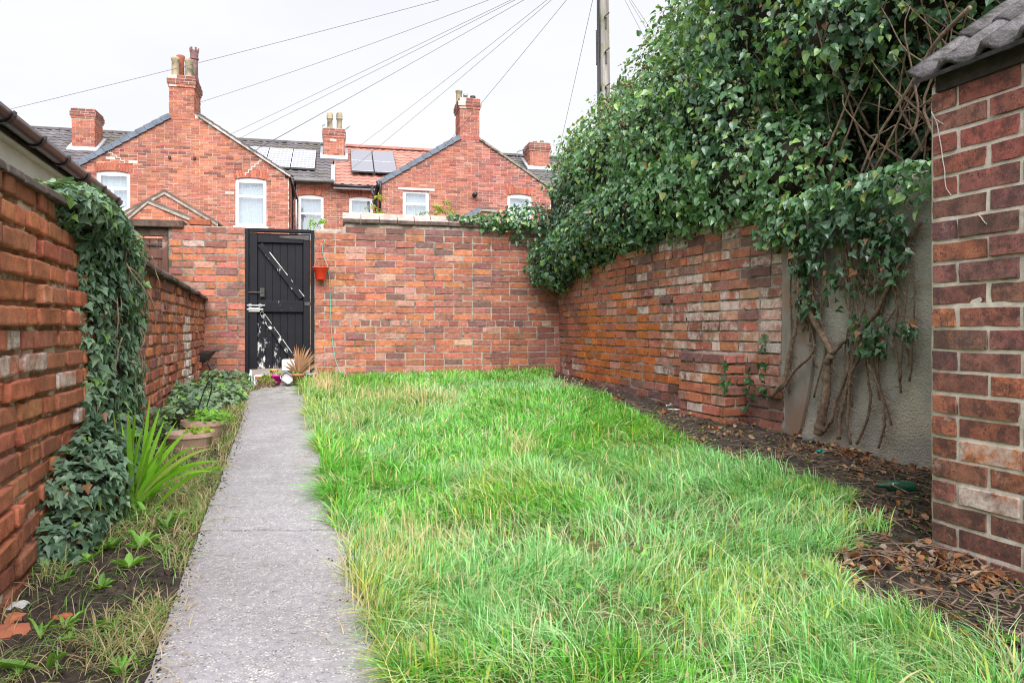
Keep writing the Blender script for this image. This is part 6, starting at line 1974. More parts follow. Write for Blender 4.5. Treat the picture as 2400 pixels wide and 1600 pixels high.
def lawn_weeds():
    r = np.random.default_rng(19)
    # small broad leaves, clover and fallen leaves among the grass
    P2 = scatter(r, 2000, in_lawn, 1.4, 8.8, -3.0, 2.5, 1.3); k = len(P2)
    d = fbm(np.column_stack([P2 * 2.2, 0 * P2[:, 0]]), 121, 3); ok = r.random(k) < np.clip((d - 0.45) * 5, 0.05, 1); P2 = P2[ok]; k = len(P2)
    P = np.column_stack([P2, lawn_z(P2) + r.uniform(0.02, 0.065, k)])
    V, Tt, kk = leaf_cloud(P, nrm(np.array([0, -0.2, 1.0]) + 0.5 * r.normal(size=(k, 3))), r.normal(size=(k, 3)), 0.010 + 0.022 * r.random(k), 'adult')
    c = np.array([0.16, 0.36, 0.06]) * r.uniform(0.6, 1.4, (k, 1))
    o = obj_np('lawn_weeds', V, [Tt], M_LEAF_SOFT, None, False, np.repeat(np.column_stack([c, np.ones(k)]), kk, 0)); tag(o, 'small broad-leaved weeds growing among the lawn grass', 'lawn weeds', kind='stuff')
    P2 = scatter(r, 130, in_lawn, 1.4, 8.8, -3.0, 2.5, 1.2); k = len(P2)
    P = np.column_stack([P2, lawn_z(P2) + r.uniform(0.01, 0.04, k)])
    V, Tt, kk = leaf_cloud(P, nrm(np.array([0, -0.2, 1.0]) + 0.6 * r.normal(size=(k, 3))), r.normal(size=(k, 3)), r.uniform(0.015, 0.036, k), 'adult', curl=r.uniform(2, 6, k))
    c = np.array([(0.26, 0.13, 0.06), (0.40, 0.28, 0.17), (0.16, 0.085, 0.05)])[r.integers(0, 3, k)]
    o = obj_np('fallen_leaves', V, [Tt], M_DRY, None, False, np.repeat(np.column_stack([c, np.ones(k)]), kk, 0)); tag(o, 'scattered brown leaves fallen on the lawn', 'fallen leaves', kind='stuff')
    # crumbs of soil and bits of straw along both path edges
    n = 1500; y = 1.4 + 6.0 * r.random(n) ** 1.6; side = r.random(n) < 0.5
    off = np.abs(r.normal(0, 0.035, n)); x = np.where(side, edge_x(pl, y) + off - 0.005, edge_x(pr, y) + 0.04 - off * 1.2)
    octv = np.array([(1, 0, 0), (0, 1, 0), (-1, 0, 0), (0, -1, 0), (0, 0, 0.8)], float); tri = np.array([(0, 1, 4), (1, 2, 4), (2, 3, 4), (3, 0, 4)])
    V = np.column_stack([x, y, 0.04 * y + 0.033])[:, None] + octv[None] * (r.uniform(0.0015, 0.006, n))[:, None, None] * r.uniform(0.6, 1.4, (n, 5, 1))
    o = obj_np('soil_crumbs', V.reshape(-1, 3), [(tri[None] + 5 * np.arange(n)[:, None, None]).reshape(-1, 3)], M_SOIL); tag(o, 'crumbs of soil spilled along the edges of the concrete path', 'soil', kind='stuff')
    n = 420; y = 1.4 + 6.0 * r.random(n) ** 1.5; side = r.random(n) < 0.4; off = np.abs(r.normal(0, 0.06, n)); x = np.where(side, edge_x(pl, y) + off, edge_x(pr, y) + 0.04 - off)
    blades(np.column_stack([x, y, 0.04 * y + 0.037]), r.uniform(0.02, 0.05, n), np.full(n, 0.003), r.uniform(0, 6.28, n), np.full(n, 2.2), np.array([0.55, 0.45, 0.27]) * r.uniform(0.5, 1.1, (n, 1)), 'straw_bits', label='dry straw bits lying on the concrete path edges', cat='straw')
lawn_weeds()

# ------------------------------------------------------------------ shrubs showing over the back wall
def wall_shrubs():
    r = np.random.default_rng(18)
    for i, (px, py, spread, lab) in enumerate(((905, 470, 0.30, 'arching yellow-green leafy shrub behind the back wall by the downpipes'), (975, 492, 0.26, 'low dark-tipped shrub behind the back wall under the flat-headed window'), (1045, 462, 0.22, 'upright feathery yellow-green shrub behind the back wall'), (1012, 485, 0.18, 'small pale green sprig behind the back wall beside the feathery shrub'), (745, 527, 0.10, 'tuft of bright green weed on the back wall beside the gate'))):
        Z = 10.8 if i < 4 else 8.72
        top = np.array([(px - CX) / F * Z, Z, CZ - (py - HY) / F * Z])
        base = np.array([top[0] + 0.05, Z + 0.05, 0.40 if i < 4 else 2.13])
        s = thing('shrub', lab, 'shrub', base)
        stem = wander(base, top, 10, 0.04, r)
        MB().tube(stem, np.linspace(0.016 if i < 4 else 0.004, 0.003, 10), 6).build('stem', M_TWIG, s, smooth=True)
        P = []; Tp = []
        for j in range(9 if i < 4 else 4):
            b = stem[-1] + (stem[-2] - stem[-1]) * r.uniform(0, 3)
            a = r.uniform(0, 6.28); e = b + np.array([math.cos(a) * spread, math.sin(a) * spread * 0.6, r.uniform(-0.12, 0.14) * spread / 0.25])
            w = wander(b, e, 8, 0.02, r, sag=-0.05)
            MB().tube(w, np.linspace(0.004, 0.0015, 8), 4).build('twig', M_TWIG, s)
            for q in w[1:]:
                for sg in (-1, 1, 1, -1):
                    P.append(q + r.normal(0, 0.008, 3)); dd = nrm(e - b); sd = nrm(np.cross(dd, UP)); Tp.append(sd * sg + 0.5 * dd + 0.3 * r.normal(size=3))
        P = np.array(P); Tp = np.array(Tp); k = len(P)
        V, Tt, kk = leaf_cloud(P, nrm(np.array([0, -0.3, 1]) + 0.4 * r.normal(size=(k, 3))), Tp, r.uniform(0.05, 0.085, k) * (1 if i < 4 else 0.6), 'long')
        c = np.array([(0.36, 0.40, 0.06), (0.12, 0.24, 0.06), (0.34, 0.40, 0.07), (0.24, 0.36, 0.07), (0.28, 0.5, 0.06)][i]) * r.uniform(0.75, 1.2, (k, 1))
        obj_np('crown', V, [Tt], M_LEAF_SOFT, s, False, np.repeat(np.column_stack([c, np.ones(k)]), kk, 0), 'stuff')
wall_shrubs()
# ------------------------------------------------------------------ black gate
def gate():
    g = thing('garden_gate', 'black ledged and braced garden gate with flaking paint, closed', 'gate', B.p(-0.38, 0.0, 0.36))
    def piece(name, a, b, alpha, bev=0.004, parent=g):
        return MB(B).box(a, b).build(name, M_BLACKPAINT, parent, bevel=bev, col=(1, 1, 1, alpha))
    uz = B.uz
    piece('post', (-0.778, 0.0, 0.30), (-0.738, 0.10, 2.105), 0.22); piece('post', (-0.045, 0.0, 0.30), (-0.002, 0.10, 2.105), 0.24)
    piece('head', (-0.737, 0.002, 2.072), (-0.046, 0.098, 2.11), 0.2)
    Lx, Rx, z0, z1 = -0.732, -0.052, 0.475, 2.058
    # boards
    nb = 8; x = Lx + 0.002; wd = (Rx - Lx - 0.004) / nb
    for i in range(nb):
        m = MB(B); m.box((x + 0.002, 0.052 + random.uniform(0, 0.003), z0 + random.uniform(0, 0.012)), (x + wd - 0.0025, 0.074, z1))
        lowflake = (0.30, 0.53, 0.47, 0.45, 0.38, 0.26, 0.22, 0.22)[i]
        # split each board so that its lower end can carry the heavier flaking
        m = MB(B); t0 = 0.052 + random.uniform(0, 0.003)
        o = m.box((x + 0.0002, t0, z0 + random.uniform(0, 0.012)), (x + wd - 0.0002, 0.074, z1)).build('board', M_BLACKPAINT, g, bevel=0.004, col=(1, 1, 1, 0.24))
        a = o.data.attributes['Col']
        for v in o.data.vertices:
            if v.co.z < z0 + 0.1: a.data[v.index].color = (1, 1, 1, lowflake)
        x += wd
    piece('stile', (Lx, 0.022, z0 - 0.004), (Lx + 0.088, 0.051, z1 + 0.002), 0.30)
    piece('stile', (Rx - 0.075, 0.022, z0), (Rx, 0.051, z1 + 0.002), 0.23)
    s_, zt = uz(600, 549); s_, zb = uz(600, 567)
    piece('rail', (Lx + 0.089, 0.020, zb), (Rx - 0.076, 0.050, zt), 0.25)
    s_, zt = uz(640, 705); s_, zb = uz(640, 731)
    piece('rail', (Lx + 0.10, 0.016, zb), (Rx - 0.076, 0.050, zt), 0.40)
    def brace(p, q, w, alpha):
        (a, b), (c, d) = uz(*p), uz(*q)
        MB(B).bar((a, 0.036, b), (c, 0.036, d), 0.030, w, up=np.cross(nrm(np.array([c - a, 0, d - b])), (0, 1, 0))).build('brace', M_BLACKPAINT, g, bevel=0.004, col=(1, 1, 1, alpha))
    def worn(p, q, n, off):
        (a, b), (c, d) = uz(*p), uz(*q)
        u = nrm(np.array([c - a, 0, d - b])); nn = np.cross(u, (0, 1, 0)); nn = nn * (1 if nn[2] > 0 else -1)
        L = math.hypot(c - a, d - b); x = 0.0
        while x < L - 0.02:
            l = random.uniform(0.015, 0.09)
            if random.random() < 0.62:
                p0 = np.array([a, 0.0205, b]) + u * x + nn * off; p1 = p0 + u * min(l, L - x)
                MB(B).bar(p0, p1, 0.003, random.uniform(0.004, 0.010), up=nn).build('worn_edge', M_STONE, g)
            x += l
    worn((609, 572), (708, 698), 1, 0.030); worn((615, 738), (694, 850), 1, 0.027); worn((612, 706), (712, 706), 1, -0.006)
    brace((609, 572), (708, 698), 0.068, 0.40); brace((615, 738), (694, 850), 0.062, 0.45)
    piece('bottom_board', (Lx, 0.03, 0.36), (Rx, 0.075, 0.468), 0.0).data.materials[0] = mat_noise('bleached_board', (0.24, 0.20, 0.17), (0.42, 0.37, 0.33), 0.9, 12, 60, 0.5, 0.004, stretch=(0.3, 0.3, 1))
    # ironwork
    (a, b) = uz(725, 557)
    m = MB(B); m.prism([(a - 0.34, b - 0.008), (a, b - 0.030), (a, b + 0.030), (a - 0.34, b + 0.012)], 0.012, 0.019); m.build('strap_hinge', M_DARKMETAL, g)
    (a, b) = uz(728, 712)
    m = MB(B); m.box((a - 0.07, 0.008, b - 0.022), (a + 0.02, 0.015, b + 0.022)); m.build('hinge', M_DARKMETAL, g)
    (a, b) = uz(614, 685)
    m = MB(B); m.box((a - 0.022, 0.0, b - 0.052), (a + 0.028, 0.021, b + 0.05)); m.tube([(a - 0.15, 0.005, b - 0.002), (a + 0.02, 0.005, b - 0.002)], 0.009, 8); m.build('rim_latch', M_DARKMETAL, g, bevel=0.003)
    (a, b) = uz(600, 716)
    m = MB(B); m.tube([(a - 0.10, 0.0, b), (a + 0.10, 0.0, b)], 0.010, 8); m.box((a - 0.09, 0.004, b - 0.02), (a - 0.05, 0.02, b + 0.02)); m.box((a + 0.03, 0.004, b - 0.02), (a + 0.06, 0.02, b + 0.02)); m.build('bolt', M_ALU, g)
    m = MB(B); m.tube([(a - 0.10, 0.0, b - 0.045), (a + 0.08, 0.0, b - 0.045)], 0.008, 8); m.box((a - 0.10, 0.004, b - 0.07), (a + 0.04, 0.018, b - 0.025)); m.build('bolt', M_STONE, g)
    (a, b) = uz(614, 735)
    ring = [(a + 0.018 * math.cos(t), 0.0, b + 0.025 * math.sin(t)) for t in np.linspace(0, 5.6, 12)]
    MB(B).tube(ring, 0.0035, 6).build('hook', M_ALU, g)
    st = MB(B).box((-0.83, -0.70, 0.18), (0.03, 0.02, 0.358)).build('door_step', mat_noise('mossy_concrete', (0.13, 0.115, 0.10), (0.26, 0.235, 0.21), 0.95, 9, 70, 0.8, 0.008, c3=(0.055, 0.06, 0.035), s3=6), None, bevel=0.012)
    tag(st, 'rough low concrete step in front of the black gate', 'step')
gate()

def brown_door():
    s0, s1 = -2.45, -1.606
    d = thing('plank_door', 'reddish brown plank door under an old timber lintel in the corner', 'door', B.p(-2.0, 0.0, 0.4))
    x = s0
    while x < s1 - 0.1:
        MB(B).box((x, 0.06, 0.42), (x + 0.088, 0.085, 1.965)).build('plank', M_WOODBROWN, d, bevel=0.003); x += 0.0915
    MB(B).box((s1 - 0.062, 0.02, 0.35), (s1 - 0.004, 0.10, 1.99)).build('jamb', M_WOODBROWN, d, bevel=0.003)
    MB(B).box((s0, 0.02, 1.992), (s1 - 0.004, 0.10, 2.075)).build('head_frame', M_BEAM, d, bevel=0.004)
    MB(B).box((s0 - 0.1, -0.05, 2.085), (s1 + 0.17, 0.20, 2.165)).build('lintel', M_BEAM, d, bevel=0.008)
    MB(B).box((s0, 0.045, 1.74), (s1 - 0.064, 0.059, 1.84)).build('ledge', M_WOODBROWN, d, bevel=0.003)
    (a, b) = B.uz(408, 573)
    MB(B).prism([(a - 0.30, b - 0.006), (a, b - 0.028), (a, b + 0.028), (a - 0.30, b + 0.008)], 0.034, 0.044).build('strap_hinge', M_DARKMETAL, d)
    m = MB(B).box((a - 0.002, 0.012, b - 0.05), (a + 0.035, 0.02, b + 0.05)); m.build('hinge_plate', M_DARKMETAL, d)
brown_door()

# ------------------------------------------------------------------ pots and clutter by the gate
def pot_prof(r, h, rim=0.12, taper=0.78, th=0.008):
    return [(r * taper * 0.2, 0.0), (r * taper, 0.0), (r * (taper + (1 - taper) * (1 - rim)), h * (1 - rim * 1.6)), (r * 1.05, h * (1 - rim * 1.6)), (r * 1.08, h), (r * 1.08 - th, h), (r - th, h * 0.8), (r * taper - th, h * 0.72), (0.001, h * 0.72)]

def pot_thing(name, label, px, py, Z, wpx, hpx, mat, rim=0.14, taper=0.78, cat='plant pot'):
    c = np.array([(px - CX) / F * Z, Z, CZ - (py - HY) / F * Z])
    t = thing(name, label, cat, c)
    r, h = wpx * Z / F / 2 / 1.08, hpx * Z / F
    MB().lathe(c, pot_prof(r, h, rim, taper), 28).build('pot', mat, t, smooth=True).data.polygons.foreach_get
    MB().lathe(c + [0, 0, h * 0.73], [(0.001, 0.012), (r * 0.5, 0.008), (r * 0.9, 0)], 16).build('soil', M_SOIL, t, smooth=True)
    return t, c, r, h

def tuft(parent, c, n, size, col, kind, mat, r, spread=0.05, up=0.6, name='foliage'):
    P = np.array(c) + r.normal(0, spread, (n, 3)) * [1, 1, 0.3]
    nn = nrm(np.array([0, -0.3, 1.0]) + 0.6 * r.normal(size=(n, 3))); tp = r.normal(size=(n, 3)) + np.array([0, 0, up])
    V, Tt, k = leaf_cloud(P, nn, tp, size * r.uniform(0.6, 1.2, n), kind)
    return obj_np(name, V, [Tt], mat, parent, False, np.repeat(np.column_stack([np.array(col) * r.uniform(0.7, 1.25, (n, 1)), np.ones(n)]), k, 0), 'stuff')

def spikes(parent, c, tips, wd, col, mat, r, name='frond'):
    for tip in tips:
        tip = np.array(tip); n = 7; t = np.linspace(0, 1, n)[:, None]
        mid = (c + tip) / 2 + np.array([0, 0, 0.12 * np.linalg.norm(tip - c)])
        q = (1 - t) ** 2 * c + 2 * t * (1 - t) * mid + t * t * tip
        w = wd * np.array([0.6, 0.9, 1, 1, 0.85, 0.5, 0.05]) * r.uniform(0.7, 1.2)
        sd = nrm(np.cross(nrm(tip - c), nrm(np.array([0, -1, 0.2]) + 0.4 * r.normal(size=3))))
        V = np.concatenate([q - sd * w[:, None], q + sd * w[:, None]])
        Q = [(i, n + i, n + i + 1, i + 1) for i in range(n - 1)]
        cc = np.array(col) * r.uniform(0.7, 1.25)
        obj_np(name, V, [np.array(Q)], mat, parent, True, np.tile(np.append(cc, 1), (len(V), 1)))

def clutter():
    r = np.random.default_rng(21)
    Z = 7.85
    w3 = lambda px, py, z=Z: np.array([(px - CX) / F * z, z, CZ - (py - HY) / F * z])
    t, c, rr, h = pot_thing('magenta_pot', 'bright magenta plastic plant pot on the step by the gate', 647, 900, Z, 30, 23, mat_plain('magenta_plastic', (0.78, 0.02, 0.36), 0.4))
    tuft(t, c + [0.03, -0.01, h], 40, 0.035, (0.22, 0.45, 0.05), 'adult', M_LEAF_SOFT, r, 0.02)
    spikes(t, c + [0, 0, h * 0.8], [w3(px, py) for px, py in ((650, 852), (658, 860), (640, 858), (664, 866), (646, 848), (654, 868), (636, 866))], 0.004, (0.50, 0.34, 0.22), M_DRY, r, 'dry_stem')
    t, c, rr, h = pot_thing('yellow_pot', 'small mustard yellow pot behind the magenta pot', 642, 880, Z + 0.16, 20, 15, mat_plain('yellow_plastic', (0.55, 0.40, 0.04), 0.45))
    t, c, rr, h = pot_thing('terracotta_pot', 'orange terracotta pot holding a dead brown spiky plant', 699, 899, Z, 30, 24, M_TERRA)
    tuft(t, c + [0, 0, h], 60, 0.03, (0.20, 0.40, 0.09), 'adult', M_LEAF_SOFT, r, 0.028)
    tips = [w3(px, py, Z + dz) for px, py, dz in ((700, 812, 0), (722, 818, .02), (733, 822, 0), (688, 822, 0), (676, 836, -.05), (668, 846, -.05), (664, 856, 0), (742, 836, 0), (748, 848, 0), (712, 806, .05), (728, 812, .1), (738, 842, -.1), (690, 812, .1), (683, 828, -.1), (746, 858, -.05), (718, 830, -.12), (706, 815, -.1), (736, 828, .05), (674, 850, -.15), (755, 850, 0), (695, 806, 0), (744, 826, -.05), (726, 846, -.1), (716, 812, 0))]
    spikes(t, c + [0, 0, h * 0.8], tips, 0.011, (0.36, 0.20, 0.11), M_DRY, r)
    t, c, rr, h = pot_thing('rust_pot', 'dark rusty pot with a pale blue rim beside the terracotta pot', 729, 899, Z + 0.05, 28, 24, mat_noise('rusty_tin', (0.13, 0.045, 0.025), (0.32, 0.11, 0.05), 0.7, 10, 60, 0.4, 0.004))
    MB().lathe(c + [0, 0, h], [(rr * 1.06, -0.006), (rr * 1.13, -0.003), (rr * 1.13, 0.006), (rr * 1.06, 0.006)], 28).build('rim', mat_plain('pale_blue_rim', (0.45, 0.58, 0.66), 0.4), t, smooth=True)
    # clear plastic punnet lying on its side
    c = w3(673, 886)
    box = thing('plastic_punnet', 'clear plastic food tray leaning between the magenta and terracotta pots', 'food tray', c - [0, 0, 0.06])
    mt = nodes_of('clear_plastic')[0]; b = mt.node_tree.nodes['Principled BSDF']; b.inputs['Base Color'].default_value = (0.42, 0.42, 0.44, 1); b.inputs['Roughness'].default_value = 0.18; b.inputs['Transmission Weight'].default_value = 0.35; b.inputs['Specular IOR Level'].default_value = 0.8
    R = Matrix.Rotation(math.radians(38), 3, 'Y') @ Matrix.Rotation(math.radians(68), 3, 'X')
    def ring(hw, hh, z, k=0.018):
        return [(-hw + k, -hh, z), (hw - k, -hh, z), (hw, -hh + k, z), (hw, hh - k, z), (hw - k, hh, z), (-hw + k, hh, z), (-hw, hh - k, z), (-hw, -hh + k, z)]
    rings = [ring(0.066, 0.052, 0.03), ring(0.062, 0.048, 0.03), ring(0.054, 0.040, -0.02), ring(0.02, 0.015, -0.022)]
    V = np.array([Matrix(R) @ Vector(p) for rg in rings for p in rg]) + c
    Q = [(i * 8 + j, i * 8 + (j + 1) % 8, (i + 1) * 8 + (j + 1) % 8, (i + 1) * 8 + j) for i in range(3) for j in range(8)] + [(24, 25, 26, 27), (24, 27, 28, 31), (28, 29, 30, 31)]
    obj_np('tray', V, [np.array(Q)], mt, box, False)
    MB().bar(c + [-0.05, 0.02, -0.062], c + [0.06, 0.03, -0.060], 0.07, 0.006).build('lid', mt, box)
    # white sheet leaning on the gate
    c = w3(679, 842, 8.42)
    m = MB(B.sub(0)); (a, bz) = B.uz(679, 856, -0.03)
    m.prism([(a - 0.085, bz - 0.055), (a + 0.07, bz - 0.055), (a + 0.07, bz + 0.06), (a + 0.055, bz + 0.075), (a - 0.07, bz + 0.075), (a - 0.085, bz + 0.06)], -0.05, -0.035)
    tag(m.build('plastic_sheet', mat_plain('white_plastic', (0.82, 0.82, 0.84), 0.4, var=0.02), None, bevel=0.004), 'small white plastic sheet leaning on the foot of the black gate', 'sheet')
    # printed tub lid and the tipped basket of dead plants in front of it
    c = w3(615, 890, 7.62)
    lid = thing('tub_lid', 'white plastic tub lid with a red and blue label propped at the gate post', 'lid', c - [0, 0, 0.07])
    fr = Frame(c, (0.98, 0.2))
    m = MB(fr); m.prism([(-0.085, -0.075 + c[2]), (0.08, -0.075 + c[2]), (0.08, 0.045 + c[2]), (0.065, 0.06 + c[2]), (-0.07, 0.055 + c[2]), (-0.085, 0.04 + c[2])], 0.0, 0.012); m.build('lid', M_WHITE, lid, bevel=0.004)
    MB(fr).box((-0.075, -0.003, 0.015 + c[2]), (-0.03, 0.0, 0.035 + c[2])).build('red_label', mat_plain('red_print', (0.55, 0.03, 0.03), 0.5), lid)
    MB(fr).box((-0.075, -0.003, -0.005 + c[2]), (-0.04, 0.0, 0.010 + c[2])).build('blue_label', mat_plain('blue_print', (0.10, 0.20, 0.45), 0.5), lid)
    MB(fr).box((-0.025, -0.003, 0.018 + c[2]), (0.0, 0.0, 0.034 + c[2])).build('green_label', mat_plain('green_print', (0.10, 0.40, 0.10), 0.5), lid)
    c = w3(622, 899, 7.5)
    bk = thing('hanging_basket', 'black bowl tipped on its side, full of dead grass and moss', 'basket', c - [0, 0, 0.09])
    Rm = Matrix.Rotation(math.radians(78), 3, 'X')
    MB().lathe(c, [(0.001, -0.075), (0.05, -0.07), (0.082, -0.045), (0.094, 0.0), (0.090, 0.0), (0.075, -0.04), (0.001, -0.055)], 28, tilt=Rm).build('bowl', M_BLACKPVC, bk, smooth=True)
    nrmf = np.array(Rm @ Vector((0, 0, 1)))
    k = 420; a = r.uniform(0, 6.28, k); q = np.sqrt(r.random(k)) * 0.08
    lp = np.array([Rm @ Vector((q[i] * math.cos(a[i]), q[i] * math.sin(a[i]), r.uniform(-0.02, 0.012))) for i in range(k)]) + c
    colr = np.where((lp[:, 2] > c[2] + 0.015)[:, None] & (r.random((k, 1)) < 0.75), np.array([[0.24, 0.28, 0.05]]), np.array([[0.34, 0.25, 0.15]])) * r.uniform(0.6, 1.2, (k, 1))
    V, Tt, kk = leaf_cloud(lp, nrm(nrmf + 0.5 * r.normal(size=(k, 3))), r.normal(size=(k, 3)), r.uniform(0.025, 0.06, k), 'long')
    obj_np('dead_growth', V, [Tt], M_DRY, bk, False, np.repeat(np.column_stack([colr, np.ones(k)]), kk, 0), 'stuff')
    for i in range(26):
        p0 = c + np.array(Rm @ Vector((r.normal(0, 0.04), r.normal(0, 0.04), 0.01))); p1 = p0 + np.array([r.normal(0, 0.07), r.uniform(-0.10, -0.01), r.normal(-0.03, 0.05)])
        MB().tube(wander(p0, p1, 5, 0.02, r), [0.0016] * 5, 4).build('straw', M_TWIG, bk)
    # two white strips standing crossed by the post
    for k, (p, q) in enumerate((((581, 905), (588, 866)), ((592, 903), (588, 866)))):
        o = MB().bar(w3(*p, 7.75 + 0.04 * k), w3(*q, 7.80 + 0.05 * k), 0.012, 0.006, up=(0, 1, 0)).build('white_strip', M_WHITE)
        tag(o, ('yellowed' if k == 0 else 'white') + ' plastic strip standing beside the gate post, leaning on its twin', 'strip', 'plastic strips by the gate post')
clutter()

def hanging_pot():
    r = np.random.default_rng(22)
    c = B.at(752, 656, -0.105)
    t = thing('hanging_pot', 'bright red plastic hanging pot on the wall beside the gate', 'hanging pot', c)
    k = 1 / 200.0
    MB().lathe(c, [(0.001, 0.004), (0.050, 0.0), (0.055, 0.006), (0.073, 0.105), (0.086, 0.112), (0.090, 0.135), (0.098, 0.138), (0.098, 0.148), (0.084, 0.148), (0.070, 0.10), (0.001, 0.095)], 30).build('pot', mat_plain('red_plastic', (0.80, 0.055, 0.02), 0.35, var=0.05), t, smooth=True)
    hook = B.at(752, 574, -0.015)
    for dx, dy in ((-0.08, -0.02), (0.08, -0.02), (0.0, 0.08)):
        MB().tube([c + [dx, dy, 0.145], (c + hook) / 2 + [dx * 0.5, 0, 0.09], hook + [0, -0.01, 0.01]], 0.0016, 5).build('hanger', mat_plain('red_cord', (0.7, 0.10, 0.06), 0.5), t)
    tuft(t, c + [0.01, 0, 0.15], 18, 0.045, (0.16, 0.10, 0.08), 'adult', M_DRY, r, 0.015)
    pts = [B.at(x, y, -0.012) for x, y in ((752, 572), (756, 582), (760, 600), (770, 608), (776, 612))]
    cord = [(752, 570), (757, 578), (755, 590), (760, 605), (768, 622), (772, 650), (774, 700), (776, 760), (780, 810), (788, 850), (798, 872), (806, 890)]
    p = np.array([B.at(x, y, -0.02 if y < 860 else -0.06) for x, y in cord])
    d = np.linspace(0, 1, len(p)); dd = np.linspace(0, 1, 50)
    q = np.column_stack([np.interp(dd, d, p[:, i]) for i in range(3)])
    o = MB().tube(q, 0.0035, 6).build('garden_string', mat_plain('turquoise_string', (0.08, 0.55, 0.47), 0.6), None, smooth=True)
    tag(o, 'turquoise string hanging down the brick wall from the red pot', 'string')
hanging_pot()

